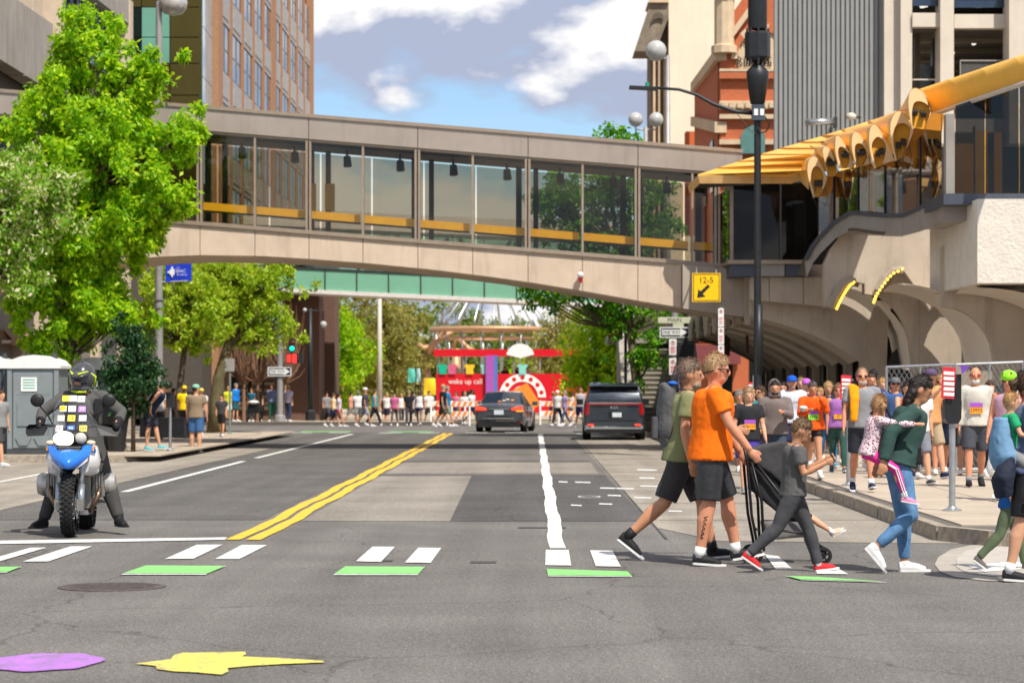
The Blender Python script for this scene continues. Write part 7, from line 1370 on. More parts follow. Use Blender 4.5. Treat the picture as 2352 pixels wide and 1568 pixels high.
        hd = (wr - el).normalized(); ps = Vector((s_, 0, 0)); ps = (ps - hd * ps.dot(hd)); ps = ps.normalized() if ps.length > 0.1 else Vector((0, -1, 0)); pf = hd.cross(ps).normalized()
        if pf.y > 0: pf = -pf
        B.ball(wr + hd * 0.027 * h, (0.012 * h, 0.021 * h, 0.030 * h), 10, 8, Matrix((ps, pf, hd)).transposed())
        cl = pf * 0.0 - ps * 0.010 * h
        for f_ in range(4):
            o_ = wr + hd * 0.048 * h + pf * (0.0145 - 0.0095 * f_) * h; ln_ = (0.040, 0.045, 0.042, 0.033)[f_] * h * 0.75
            B.tube([o_, o_ + hd * ln_ * 0.55 + cl * 0.35, o_ + hd * ln_ * 0.85 + cl * 1.2], [0.0062 * h, 0.0058 * h, 0.005 * h], 6)
        o_ = wr + hd * 0.016 * h + pf * 0.016 * h; B.tube([o_, o_ + pf * 0.014 * h + hd * 0.018 * h, o_ + pf * 0.013 * h + hd * 0.036 * h - ps * 0.006 * h], [0.0072 * h, 0.0066 * h, 0.0055 * h], 6)
    body = flesh(B, 'body', SKIN[skin], t, vox, 3 if near else 4)
    if not far:
        for s_ in (-1, 1):
            e = hc + fw * 0.046 * k + rt * s_ * 0.018 * k + up * 0.002 * k; MB().ball(e, (0.007 * k, 0.004 * k, 0.0045 * k), 8, 6, HR).build('eye', 'ink', body, smooth=True, local=True)
        MB().ball(hc + fw * 0.052 * k - up * 0.034 * k, (0.012 * k, 0.004 * k, 0.0025 * k), 8, 6, HR).build('mouth', mat('lip', (0.35, 0.12, 0.10), rough=0.5), body, smooth=True, local=True)
    # ---- clothes
    W_ = 0.017 if near else 0.016
    def top_mb(kind, e):
        M = MB(); lo = {'crop': 2}.get(kind, 1); cs, rs = ring(e, lo, 8); hm = hem if hem is not None else (0.03 if kind != 'crop' else -0.03)
        rs = [(a + (0.012 + ease) * h * w, d + (0.012 + ease) * h * w) for (a, d), w in zip(rs, (1, 1, .8, .5, .3, .15, 0, 0))]; cs = [cs[0] - u * hm * h] + cs; rs = [(rs[0][0] + 0.005 * h, rs[0][1] + 0.005 * h)] + rs; rs[-1] = (0.050 * h, 0.050 * h); rs[-2] = (rs[-2][0] + 0.010 * h, rs[-2][1] + 0.008 * h); rs[-3] = (rs[-3][0] + 0.004 * h, rs[-3][1] + 0.004 * h); M.tube(cs, rs, n)
        if kind != 'tank':
            fr = {'tee': 0.62, 'crop': 0.62, 'long': 2.0, 'hoodie': 2.0}.get(kind, 0.62); ex = {'hoodie': 0.012, 'long': 0.007, 'tee': 0.010, 'crop': 0.008}.get(kind, 0.01) * h
            for i in (0, 1):
                sh, el, wr = A[i]; ra = h * b * arm_r; pts = [sh + Vector((-sh.x * 0.25, 0, 0.0)), sh, sh.lerp(el, min(fr, 1))]; rr = [0.034 * ra + ex * .6, 0.032 * ra + ex, 0.028 * ra + ex * 1.3]
                if fr > 1: pts += [el.lerp(wr, 0.5), el.lerp(wr, 0.96)]; rr = rr[:2] + [0.024 * ra + ex, 0.023 * ra + ex, 0.018 * ra + ex * 0.8]
                M.tube(pts, rr, n); M.ball(nk.lerp(sh, 0.5) - u * 0.004 * h, (0.036 * h, 0.036 * h, 0.030 * h), 8, 6)
                if kind == 'hoodie': M.ball(el, 0.026 * ra + ex, 8, 6)
        return M
    if top: flesh(top_mb(top[0], (0.010 if top[0] != 'hoodie' else 0.018) * h), 'hooded_top' if top[0] == 'hoodie' else 'shirt', top[2] if len(top) > 2 else cloth(top[1]), t, vox * 1.1, 3, W_)
    kind, col = bot[0], bot[1]; M = MB(); e = {'leggings': 0.003, 'jeans': 0.006, 'long': 0.011, 'shorts': 0.012, 'short_shorts': 0.009, 'skirt': 0.012, 'cargo': 0.013}[kind] * h
    cs, rs = ring(e, 0, 2); M.tube([Pv - u * 0.065 * h] + cs + [Pv + u * 0.055 * h], [(rs[0][0] * 0.85, rs[0][1] * 0.9)] + rs + [(ww * h * b * 1.06 + e * 0.5, 0.06 * h * b + e * 0.5)], n)
    if kind == 'skirt': M.tube([Pv, Pv - Vector((0, 0, 0.12 * h)), Pv - Vector((0, 0, 0.2 * h))], [(0.1 * h, 0.075 * h), (0.115 * h, 0.095 * h), (0.125 * h, 0.105 * h)], n)
    fr = {'leggings': 1.93, 'jeans': 1.9, 'long': 1.97, 'cargo': 1.95, 'shorts': 0.92, 'short_shorts': 0.42, 'skirt': 0.3}[kind]
    for i in (0, 1):
        hip, kn, an, fp, fy = J[i]; pts = [hip + (hip - kn) * 0.1, hip.lerp(kn, 0.35)]; rr = [0.052 * h * b + e, 0.048 * h * b + e]
        if fr < 1: pts += [hip.lerp(kn, fr)]; rr += [(0.047 - 0.012 * fr) * h * b + e * 1.6]
        else: pts += [hip.lerp(kn, 0.75), kn, kn + (an - kn) * 0.3, kn.lerp(an, 0.65), kn.lerp(an, fr - 1)]; rr += [0.037 * h * b + e, 0.032 * h * b + e, 0.034 * h * b + e, 0.026 * h * b + e, 0.021 * h * b + e * (1.0 if kind != 'long' else 1.5)]
        M.tube(pts, rr, n)
    flesh(M, {'skirt': 'skirt', 'shorts': 'shorts', 'short_shorts': 'shorts', 'leggings': 'leggings'}.get(kind, 'trousers'), bot[2] if len(bot) > 2 else cloth(col), t, vox * 1.1, 3, W_ * (0.3 if kind == 'leggings' else 0.9))
    for i in (0, 1):
        an, fd, fu = J[('f', i)]; kn = J[i][1]; sd_ = fd.cross(fu)
        if sock: MB().tube([an - (an - kn).normalized() * 0.0 + (kn - an).normalized() * -0.01 * h, an + (kn - an).normalized() * 0.042 * h], [0.0255 * h, 0.0255 * h], 12).build('sock', cloth(sock), t, smooth=True, local=True)
        if shoes:
            heel = an - fu * 0.020 * h - fd * 0.026 * h; U = MB(); U.tube([heel - fd * 0.004 * h, heel + fd * 0.04 * h, heel + fd * 0.09 * h - fu * 0.004 * h, heel + fd * 0.132 * h - fu * 0.010 * h], [(0.022 * h, 0.028 * h), (0.025 * h, 0.029 * h), (0.027 * h, 0.023 * h), (0.019 * h, 0.013 * h)], 12, up=(0, 0, 1)); U.ball(an - fu * 0.002 * h, 0.026 * h, 10, 6)
            so_ = flesh(U, 'shoe', cloth(shoe[0], 0.6), t, max(vox * 0.8, 0.009), 2)
            out_ = []
            for q, w in ((-0.03, 0.012), (-0.024, 0.021), (0.03, 0.024), (0.075, 0.028), (0.11, 0.024), (0.130, 0.012)): out_.append((q, w))
            prof = [an - fu * 0.043 * h + fd * q * h + sd_ * w * h for q, w in out_] + [an - fu * 0.043 * h + fd * q * h - sd_ * w * h for q, w in reversed(out_)]
            MB().prism(prof, fu * 0.011 * h).build('sole', cloth(shoe[1], 0.6), so_, local=True)
    # ---- hair, hats, glasses
    hk, hcol = (hair + (None,))[:2] if hair else (None, None)
    if hk and hk != 'bald':
        Hm = MB(); Hm.ball(hc + up * 0.010 * k - fw * 0.008 * k, (0.0455 * k, 0.053 * k, 0.061 * k), 14, 10, HR)
        if hk in ('short', 'messy', 'tall'): Hm.ball(hc + up * 0.030 * k + fw * 0.016 * k, (0.039 * k, 0.032 * k, 0.035 * k), 12, 8, HR)
        if hk == 'tall': Hm.ball(hc + up * 0.055 * k + fw * 0.012 * k, (0.032 * k, 0.034 * k, 0.018 * k), 10, 8, HR)
        if hk in ('long', 'bob', 'braid', 'pony', 'bun', 'pigtails'):
            Hm.ball(hc + up * 0.03 * k + fw * 0.010 * k, (0.042 * k, 0.038 * k, 0.036 * k), 12, 8, HR)
        if hk in ('long', 'bob'): ln_ = 0.15 if hk == 'long' else 0.085; Hm.tube([hc - fw * 0.022 * k, hc - fw * 0.030 * k - Vector((0, 0, ln_ * 0.6 * h)), hc - fw * 0.026 * k - Vector((0, 0, ln_ * h))], [(0.05 * k, 0.034 * k), (0.052 * k, 0.03 * k), (0.034 * k, 0.016 * k)], 12)
        if hk == 'braid':
            sd_ = -rt if False else rt; p0 = hc - fw * 0.03 * k - up * 0.03 * k; pts = [p0, p0 - up * 0.06 * k + fw * 0.0 * k, hc - up * 0.17 * k + fw * 0.03 * k, hc - up * 0.26 * k + fw * 0.05 * k]; Hm.tube([hc + up * 0.03 * k - fw * 0.05 * k, p0, pts[1]], [0.02 * k, 0.024 * k, 0.02 * k], 8)
            for q in range(9): v = q / 8 * (len(pts) - 1); j = min(int(v), len(pts) - 2); Hm.ball(pts[j].lerp(pts[j + 1], v - j) - rt * -0.03 * k, (0.023 - 0.001 * q) * k, 8, 6)
        if hk == 'pony': Hm.tube([hc - fw * 0.05 * k + up * 0.02 * k, hc - fw * 0.075 * k, hc - fw * 0.065 * k - up * 0.08 * k], [0.016 * k, 0.02 * k, 0.008 * k], 8)
        if hk == 'bun': Hm.ball(hc - fw * 0.045 * k + up * 0.045 * k, 0.024 * k, 10, 8)
        if hk == 'pigtails':
            for s_ in (-1, 1): Hm.tube([hc + rt * s_ * 0.04 * k + up * 0.02 * k - fw * .01 * k, hc + rt * s_ * 0.062 * k, hc + rt * s_ * 0.06 * k - up * 0.06 * k], [0.012 * k, 0.015 * k, 0.006 * k], 8)
        ho_ = flesh(Hm, 'hair', hairm(hcol), t, max(vox * 0.75, 0.008), 2, 0.006, hr_tex)
        if not far: strands(Hm, hc, fw, up, k, hk, hcol, ho_, 4200 if near else 1500)
    if cap:
        ck, cc = cap[0], cap[1]; cm = cloth(cc)
        if ck in ('cap', 'visor', 'backcap'):
            sg = -1 if ck == 'backcap' else 1; C = MB()
            if ck != 'visor': C.ball(hc + up * 0.026 * k - fw * 0.002 * k, (0.050 * k, 0.058 * k, 0.046 * k), 16, 10, HR)
            else: C.tube([hc + up * 0.02 * k, hc + up * 0.038 * k], [(0.047 * k, 0.056 * k), (0.046 * k, 0.055 * k)], 16, up=(0, 1, 0))
            co = flesh(C, 'cap', cm, t, max(vox * 0.8, 0.009), 1); MB().ball(hc + up * 0.022 * k + fw * sg * 0.060 * k, (0.038 * k, 0.036 * k, 0.005 * k), 12, 6, HR).build('brim', cloth(cap[2]) if len(cap) > 2 else cm, co, smooth=True, local=True)
        if ck == 'hood': Hm = MB(); Hm.ball(hc - fw * 0.026 * k + up * 0.010 * k, (0.056 * k, 0.056 * k, 0.074 * k), 16, 10, HR); Hm.tube([hc - up * 0.03 * k - fw * 0.02 * k, nk], [0.055 * k, 0.06 * k], 12); flesh(Hm, 'hood', cm, t, vox, 2, 0.01)
        if ck == 'helmet': Hm = MB(); Hm.ball(hc + up * 0.034 * k, (0.060 * k, 0.075 * k, 0.050 * k), 16, 10, HR); ho = flesh(Hm, 'helmet', mat('helm_%d' % int(cc[1] * 99), cc, rough=0.25), t, 0.012, 1); [MB().tube([hc + rt * s_ * 0.05 * k + up * 0.02 * k, hc + rt * s_ * 0.044 * k - up * 0.03 * k, hc - up * 0.066 * k + fw * 0.01 * k], 0.004 * k, 5).build('strap', 'ink', ho, local=True) for s_ in (-1, 1)]; [MB().ball(hc + up * 0.055 * k + rt * s_ * 0.03 * k + fw * 0.035 * k, (0.008 * k, 0.03 * k, 0.012 * k), 8, 6, HR).build('vent', 'ink', ho, local=True) for s_ in (-1, 0, 1)]
    if glasses:
        gm = mat('lens_%s' % glasses, {'dark': (0.015, 0.015, 0.018), 'red': (0.35, 0.04, 0.02)}.get(glasses, (0.02, 0.02, 0.02)), rough=0.08, spec=0.8); go = None
        for s_ in (-1, 1):
            g_ = MB().ball(hc + fw * 0.051 * k + rt * s_ * 0.0195 * k + up * 0.003 * k, (0.0165 * k, 0.006 * k, 0.0115 * k), 10, 8, HR)
            if go is None: go = g_.build('glasses', gm, t, smooth=True, local=True)
            else: g_.build('lens', gm, go, smooth=True, local=True)
            MB().tube([hc + fw * 0.048 * k + rt * s_ * 0.036 * k + up * 0.006 * k, hc + rt * s_ * 0.047 * k + up * 0.003 * k], 0.0025 * k, 5).build('temple', 'ink', go, local=True)
    if beard: Bm = MB().ball(hc + fw * 0.026 * k - up * 0.044 * k, (0.034 * k, 0.031 * k, 0.026 * k), 12, 8, HR); flesh(Bm, 'beard', hairm(beard), t, max(vox * 0.7, 0.008), 1, 0.004, hr_tex)
    if bib:
        bc, tx = bib; c = Pv + u * 0.10 * h + Vector((0, -1, 0)) * (0.056 * h * b + 0.034 * h); bm = mat('bib_' + ''.join(q for q in tx), bc, rough=0.6); bo = MB().box(c, (0.105 * h, 0.006, 0.062 * h)).build('race_bib', bm, t, local=True)
        MB().box(c + Vector((0, -0.0045, 0.042 * h)), (0.105 * h, 0.006, 0.034 * h)).build('bib_header', mat('bib_purple', (0.34, 0.08, 0.5), rough=0.6), bo, local=True); text_mb(tx, 0.040 * h, c + Vector((0, -0.006, -0.004))).build('number', 'ink', bo, local=True)
    J.update(P=Pv, nk=nk, hc=hc, fw=fw, up=up, rt=rt, u=u, k=k, cf=cf, ws=ws); t['_'] = 0; del t['_']; PJ[t] = J; return t
PJ = {}
def strands(Hm, hc, fw, up, k, hk, col, parent, n):
    """fine locks over the hair so that its outline is broken"""
    g = np.random.default_rng(n + int(hc.z * 1000)); v = np.array(Hm.v); idx = g.integers(0, len(v), n); p = v[idx] + g.normal(size=(n, 3)) * 0.004 * k; c = np.array(hc); f, u_ = np.array(fw), np.array(up)
    nr = p - c; nr[:, 2] *= 0.7; nr /= np.linalg.norm(nr, axis=1)[:, None] + 1e-9
    keep = ~(((p - c) @ f > 0.030 * k) & ((p - c) @ u_ < 0.030 * k)); p, nr = p[keep], nr[keep]; n = len(p)
    sh_ = hk in ('short', 'messy', 'tall', 'buzz'); fl = -u_ * 0.75 - f * 0.45 if not sh_ else f * 0.3 - u_ * 0.35
    t_ = fl - nr * (nr @ fl)[:, None] + nr * (0.22 if sh_ else 0.05) + g.normal(size=(n, 3)) * 0.16; t_ /= np.linalg.norm(t_, axis=1)[:, None]
    s_ = np.cross(t_, nr + g.normal(size=(n, 3)) * 0.3); s_ /= np.linalg.norm(s_, axis=1)[:, None]; L_ = (0.006 if hk == 'buzz' else 0.0085 if sh_ else 0.022) * k * (0.6 + 0.8 * g.random(n))[:, None]; w = 0.0015 * k
    a = p - nr * 0.004 * k; V_ = np.stack([a - s_ * w, a + s_ * w, a + t_ * L_ + nr * 0.003 * k], 1).reshape(-1, 3); me = bpy.data.meshes.new('hair_strands')
    me.vertices.add(3 * n); me.vertices.foreach_set('co', V_.ravel()); me.loops.add(3 * n); me.loops.foreach_set('vertex_index', np.arange(3 * n, dtype=np.int32)); me.polygons.add(n); me.polygons.foreach_set('loop_start', np.arange(0, 3 * n, 3, dtype=np.int32)); me.polygons.foreach_set('loop_total', np.full(n, 3, dtype=np.int32)); me.update()
    key = 'strand_%d_%d_%d' % tuple(int(q * 999) for q in col); me.materials.append(leafmat(key, [tuple(q * 0.55 for q in col), col, tuple(min(1, q * 1.5) for q in col)], 0.15, 0.45)); o = link('hair_strands', me, parent, True); o['kind'] = 'stuff'
def fuse_all():
    """turn the fused skins into plain meshes in one pass"""
    bpy.context.view_layer.update(); dg = bpy.context.evaluated_depsgraph_get(); new = []
    for o in FLESH:
        me = bpy.data.meshes.new_from_object(o.evaluated_get(dg)); me.name = o.name; new.append((o, me))
    for o, me in new: o.modifiers.clear(); o.data = me; me.polygons.foreach_set('use_smooth', [True] * len(me.polygons))
wlk = lambda a=22: ((a, 6, 2, -8), (-a * 0.8, 18, 2, 22))       # left leg leading
wlk2 = lambda a=22: ((-a * 0.8, 18, 2, 22), (a, 6, 2, -8))
def at(x, Y, z=0.0): return ((x - HX) / S(Y), Y, z)
def hgt(y, Y, z=0.0): return EYE + (HY - y) / S(Y) - z
NV = 0.0115
# ---- the group crossing in front
Y = 22.25; om = person('man in orange T-shirt and black shorts pushing the stroller', at(1632, Y), 90, 1.87, ((20, 10, 3, -10), (-3, 8, 4, 4)), ((20, 8, 12, 0), (24, 12, 14, 4)), 3, (8, 0), 2, 1.10, tb=1.14, ease=0.003, vox=NV, top=('tee', (0.88, 0.155, 0.005)), bot=('shorts', (0.03, 0.03, 0.032), mat('satin_black', (0.028, 0.028, 0.031), rough=0.38, var=0.2, vscale=7, bump=0.08, bscale=90)), shoe=(BLK, WHT), sock=WHT, hair=('short', (0.36, 0.22, 0.11)), glasses='dark', hem=0.045)
Y = 22.95; gm_ = person('man in olive green T-shirt wearing a grey backpack', at(1568, Y), 90, 1.88, ((24, 12, 2, -5), (-22, 26, 2, 38)), ((35, 10, 45, 0), (-8, 10, 20, 0)), 5, (4, 0), 1, 1.06, tb=1.08, ease=0.002, vox=NV, top=('tee', (0.20, 0.21, 0.10)), bot=('shorts', (0.045, 0.042, 0.045)), shoe=(BLK, WHT), sock=BLK, hair=('messy', (0.17, 0.11, 0.075)), beard=(0.3, 0.22, 0.16), hem=0.04)
Y = 21.4; boy = person('boy in grey T-shirt and dark joggers walking past the stroller', at(1822, Y), 90, 1.34, ((24, 8, 2, -6), (-26, 22, 2, 34)), ((24, 12, 95, 14), (14, 8, 104, 0)), 3, (26, 0), 1, 1.0, vox=NV * 0.95, top=('tee', (0.10, 0.095, 0.095)), bot=('long', (0.06, 0.06, 0.066)), shoe=((0.55, 0.02, 0.025), WHT), sock=WHT, hair=('short', (0.14, 0.075, 0.035)), hs=1.18, hem=0.03)
Y = 21.35; wo = person('woman in dark green jacket and jeans carrying a girl', at(2062, Y), 90, 1.71, ((8, 6, 2, 0), (14, 62, 2, 50)), ((-44, 14, 30, 0), (-50, 14, 34, 0)), 15, (18, 0), 1, 1.0, True, NV, ('hoodie', (0.035, 0.075, 0.065)), ('jeans', (0.06, 0.17, 0.36), mat('denim', (0.055, 0.155, 0.34), rough=0.85, var=0.3, vscale=5, bump=0.15, bscale=200, col2=(0.15, 0.32, 0.55))), (WHT, WHT), None, ('braid', DARKH), hem=-0.01)
j = PJ[wo]; Y = 21.25
girl = person('small girl in leopard print jacket and pink leggings riding on the woman', (at(1996, Y)[0], Y - 0.02, 0), 90, 1.02, ((62, 45, 6, 10), (58, 40, 12, 10)), ((80, 6, 10, -6), (78, 10, 12, -12)), 12, (4, 30), 0, 1.0, True, NV * 0.95, ('long', (0.5, 0.3, 0.36), None) if False else ('long', (0.5, 0.3, 0.36)), ('leggings', (0.80, 0.04, 0.30)), ((0.75, 0.25, 0.45), WHT), WHT, ('pigtails', (0.36, 0.20, 0.09)), hs=1.22, pelvis=1.02)
Y = 20.4; ca = person('woman in black shorts carrying a child in a blue carrier at the right edge', at(2352, Y), 90, 1.72, ((20, 8, 2, -4), (-6, 8, 4, 4)), ((10, 8, 40, 0), (12, 14, 60, 0)), 4, (4, 0), 0, 1.0, True, NV, ('tee', (0.10, 0.12, 0.2)), ('shorts', BLK), (BLK, WHT), WHT, ('pony', BROWN))
kid = person('child in green T-shirt sitting in the blue back carrier', (at(2316, Y - .05)[0], Y - 0.05, 0), 90, 0.98, ((50, 60, 22, 10), (50, 60, 22, 10)), ((40, 10, 40, 0), (20, 20, 60, 0)), 4, (0, 0), 0, 1.0, vox=NV, top=('tee', (0.02, 0.32, 0.13)), bot=('shorts', GREY), shoe=(BLK, WHT), sock=WHT, hair=('short', (0.40, 0.22, 0.09)), hs=1.2, pelvis=1.06)
j = PJ[kid]; c = j['P'] + Vector((0.0, 0.0, 0)); M = MB(); M.tube([c + Vector((0, 0.0, -0.13)), c + Vector((0, 0.03, -0.05)), c + Vector((0, 0.055, 0.08)), c + Vector((0, 0.05, 0.26))], [(0.13, 0.12), (0.165, 0.13), (0.15, 0.10), (0.12, 0.07)], 12); flesh(M, 'baby_carrier', cloth((0.16, 0.30, 0.46)), kid, 0.013, 3, 0.02)
M = MB(); M.tube([PJ[ca]['P'] + Vector((-0.08, 0.14, 0.06)), PJ[ca]['P'] + Vector((-0.12, 0.2, -0.1)), PJ[ca]['P'] + Vector((-0.12, 0.18, -0.24))], [(0.14, 0.05), (0.15, 0.09), (0.1, 0.07)], 12); flesh(M, 'tied_jacket', cloth((0.025, 0.03, 0.05)), ca, 0.013, 3, 0.03)
Y = 21.6; person('child in olive trousers walking behind the woman at the right edge', at(2318, Y), 90, 1.08, ((20, 6, 2, -6), (-22, 20, 2, 36)), ((10, 10, 20, 0), (-10, 10, 20, 0)), 3, (0, 0), 0, 1.0, vox=NV, top=('tee', (0.02, 0.12, 0.4)), bot=('long', (0.10, 0.13, 0.075)), shoe=((0.12, 0.11, 0.1), WHT), hair=('short', BLOND), hs=1.2)
# backpack of the man in green
j = PJ[gm_]; c = j['cf'] + Vector((0, 0.125, -0.04)); bp = thing('backpack', 'grey roll-top backpack worn by the man in green', 'backpack', PJ[gm_]['cf'], 0); bp.location = WM[gm_] @ (c); WM[bp] = Matrix.Translation(bp.location) @ Matrix.Rotation(R(90), 4, 'Z'); bp.rotation_euler = (0, 0, R(90))
M = MB().tube([(0, 0.02, -0.27), (0, 0.04, -0.15), (0, 0.04, 0.1), (0, 0.05, 0.24), (0, 0.10, 0.30)], [(0.12, 0.08), (0.155, 0.12), (0.155, 0.11), (0.15, 0.07), (0.13, 0.03)], 12); flesh(M, 'bag', cloth((0.10, 0.10, 0.105)), bp, 0.014, 3, 0.025); MB().ball((0, 0.0, 0.30), (0.13, 0.05, 0.025), 10, 6).build('rolled_top', cloth((0.03, 0.12, 0.5)), bp, smooth=True, local=True)
M = MB().box((0, 0.16, -0.1), (0.2, 0.05, 0.2)); flesh(M, 'front_pocket', cloth((0.085, 0.085, 0.09)), bp, 0.014, 2, 0.012)
for s_ in (-1, 1): MB().tube([(s_ * 0.1, -0.05, 0.25), (s_ * 0.11, -0.2, 0.24), (s_ * 0.12, -0.33, 0.1), (s_ * 0.12, -0.28, -0.1), (s_ * 0.12, -0.08, -0.2)], (0.02), 6, sx=0.4).build('strap', cloth((0.05, 0.05, 0.055)), bp, smooth=True, local=True)
# earpiece, tattoo
j = PJ[om]; MB().tube([j['hc'] - j['rt'] * -0.09 - j['fw'] * 0.0, j['hc'] + j['rt'] * 0.08 - j['fw'] * 0.08 - j['up'] * 0.04, j['hc'] - j['fw'] * 0.11 - j['up'] * 0.05], 0.006, 6).build('headset', 'ink', om, smooth=True, local=True)
hip, kn, an, fp, fy = PJ[om][1]; tq = MB(); g = random.Random(2)
for i in range(5): c = kn.lerp(an, 0.25 + i * 0.09) + Vector((-0.066 + 0.004 * i, 0.01, 0)); tq.tube([c + Vector((0, -0.02, 0.015)), c + Vector((-0.004, 0.012, 0.01)), c + Vector((-0.004, -0.01, -0.012)), c + Vector((0, 0.016, -0.018))], 0.0035, 4)
tq.build('tattoo', 'ink', om, local=True)
# leopard spots and stripes for the girl
j = PJ[girl]; st_ = MB()
for i in (0, 1):
    hip, kn, an, fp, fy = j[i]
    for o_ in (-0.012, 0.006): st_.tube([hip.lerp(kn, 0.3) + Vector((-0.046 if i else 0.046, o_, 0.0)), kn + Vector((-0.042 if i else 0.042, o_, 0.0)), kn.lerp(an, 0.9) + Vector((-0.028 if i else 0.028, o_, 0))], 0.005, 4)
st_.build('leg_stripe', cloth(WHT), girl, local=True)
# leopard print as a procedural pattern on her jacket
lm = mat('leopard', (0.72, 0.50, 0.56), rough=0.85, bump=0.2); N, L = lm.node_tree.nodes, lm.node_tree.links; vo = N.new('ShaderNodeTexVoronoi'); vo.inputs['Scale'].default_value = 52; tcn = [n for n in N if n.type == 'TEX_COORD'][0]; L.new(tcn.outputs['Object'], vo.inputs['Vector']); cr_ = N.new('ShaderNodeValToRGB'); cr_.color_ramp.elements[0].position = 0.32; cr_.color_ramp.elements[0].color = (0.10, 0.02, 0.03, 1); cr_.color_ramp.elements[1].position = 0.42; cr_.color_ramp.elements[1].color = (0.74, 0.55, 0.60, 1); L.new(vo.outputs['Distance'], cr_.inputs[0]); L.new(cr_.outputs[0], N['Principled BSDF'].inputs['Base Color'])
for ch in girl.children:
    if ch.name.startswith('shirt'): ch.data.materials[0] = lm
# satchel of the woman
j = PJ[wo]; M = MB().ball(j['P'] + Vector((-0.1, -0.14, 0.02)), (0.06, 0.1, 0.09), 12, 8); sb = thing('shoulder_bag', 'black bag at the hip of the woman in green', 'bag', WM[wo] @ (j['P'] + Vector((-0.07, -0.10, -0.02))), R(90)); M = MB().box((0, 0, 0.1), (0.09, 0.2, 0.16), top=(0.8, 0.8)); flesh(M, 'bag', cloth(BLK), sb, 0.013, 1, 0.015); MB().tube([(0, 0.05, 0.18), (0.03, 0.14, 0.36), (0.05, 0.2, 0.5)], 0.012, 6).build('strap', cloth(BLK), sb, local=True)
# stroller with a child's legs
Ys = 22.6; sx0 = (1715 - HX) / S(Ys); ss = S(Ys); stl = thing('stroller', 'black folding umbrella stroller with a grey canopy', 'stroller', (1.02 + sx0 - 0.6, Ys, 0)); sp3 = lambda x, y, d=0.0: Vector(((x - HX) / ss, Ys + d, max(0.02, EYE + (HY - y) / ss - 0.0)))
mat('frame_black', (0.015, 0.015, 0.016), rough=0.4, metal=0.3)
for d in (-0.2, 0.2):
    MB().tube([sp3(1702, 1015, d), sp3(1712, 1060, d), sp3(1722, 1180, d), sp3(1738, 1262, d)], 0.013, 8).build('frame_tube', 'frame_black', stl, smooth=True); MB().tube([sp3(1722, 1060, d), sp3(1745, 1150, d), sp3(1750, 1262, d)], 0.013, 8).build('frame_tube', 'frame_black', stl, smooth=True); MB().tube([sp3(1735, 1065, d), sp3(1800, 1150, d), sp3(1850, 1215, d), sp3(1892, 1270, d)], 0.014, 8).build('frame_tube', 'frame_black', stl, smooth=True); MB().tube([sp3(1735, 1255, d), sp3(1790, 1215, d), sp3(1870, 1225, d)], 0.011, 8).build('frame_tube', 'frame_black', stl, smooth=True)
    for x, y in ((1728, 1268), (1885, 1272)):
        for o_ in (-0.03, 0.03): c = sp3(x, y, d); r = 0.075; w = MB().lathe((c.x, c.y + o_ - 0.012, r), [(r * 0.68, 0), (r, 0.003), (r, 0.022), (r * 0.68, 0.025)], 18, axis='Y', cap=False).build('wheel', 'tyre', stl, smooth=True, angle=40); MB().lathe((c.x, c.y + o_ - 0.01, r), [(0.01, 0), (r * 0.3, 0.0), (r * 0.3, 0.02), (0.01, 0.02)], 10, axis='Y').build('hub', 'frame_black', w); [MB().box((c.x + math.cos(q) * r * 0.45, c.y + o_, r + math.sin(q) * r * 0.45), (r * 0.5, 0.012, 0.012), ry=-q).build('spoke', 'frame_black', w) for q in (0.3, 1.55, 2.8, 4.05, 5.3)]
    MB().tube([sp3(1702, 1015, d), sp3(1695, 1003, d)], 0.018, 8).build('handle', 'frame_black', stl)
for y_ in (1130, 1215): MB().tube([sp3(1738, y_, -0.2), sp3(1738, y_, 0.2)], 0.011, 6).build('cross_bar', 'frame_black', stl)
M = MB().prism([sp3(x, y, -0.19) for x, y in ((1712, 1050), (1716, 1030), (1800, 1012), (1815, 1030), (1818, 1095), (1800, 1120), (1770, 1090))], (0, 0.38, 0)); flesh(M, 'canopy', cloth((0.055, 0.056, 0.06)), stl, 0.016, 4, 0.02, local=False); M = MB().prism([sp3(x, y, -0.16) for x, y in ((1716, 1060), (1760, 1070), (1815, 1150), (1862, 1180), (1858, 1200), (1795, 1185), (1720, 1120))], (0, 0.32, 0)); flesh(M, 'seat', cloth((0.03, 0.03, 0.033)), stl, 0.016, 4, 0.02, local=False); M = MB().prism([sp3(x, y, -0.15) for x, y in ((1748, 1195), (1850, 1195), (1845, 1230), (1758, 1238))], (0, 0.3, 0)); flesh(M, 'basket', cloth((0.16, 0.15, 0.15)), stl, 0.016, 3, 0.02, local=False)
person('toddler sitting in the stroller, legs stretched forward', (sp3(1812, 0).x, Ys, 0), 90, 0.88, ((82, 28, 3, -30), (78, 22, 8, -30)), ((20, 10, 30, 0), (20, 10, 30, 0)), -22, (0, 0), 0, 1.0, vox=0.014, top=('tee', (0.4, 0.3, 0.3)), bot=('shorts', GREY), shoe=((0.62, 0.5, 0.38), WHT), sock=WHT, hair=('short', BLOND), hs=1.25, pelvis=0.44)
ph = PJ[boy]['sh'][1][2]; phone = thing('phone', 'small phone held up by the boy', 'phone', WM[boy] @ (ph + Vector((0.02, -0.06, 0.06))), R(90)); MB().box((0, 0, 0), (0.06, 0.012, 0.1), rx=-0.5).build('case', 'plastic_black', phone, local=True); MB().box((0, 0.008, 0.002), (0.052, 0.004, 0.088), rx=-0.5).build('screen', 'auto_glass', phone, local=True)
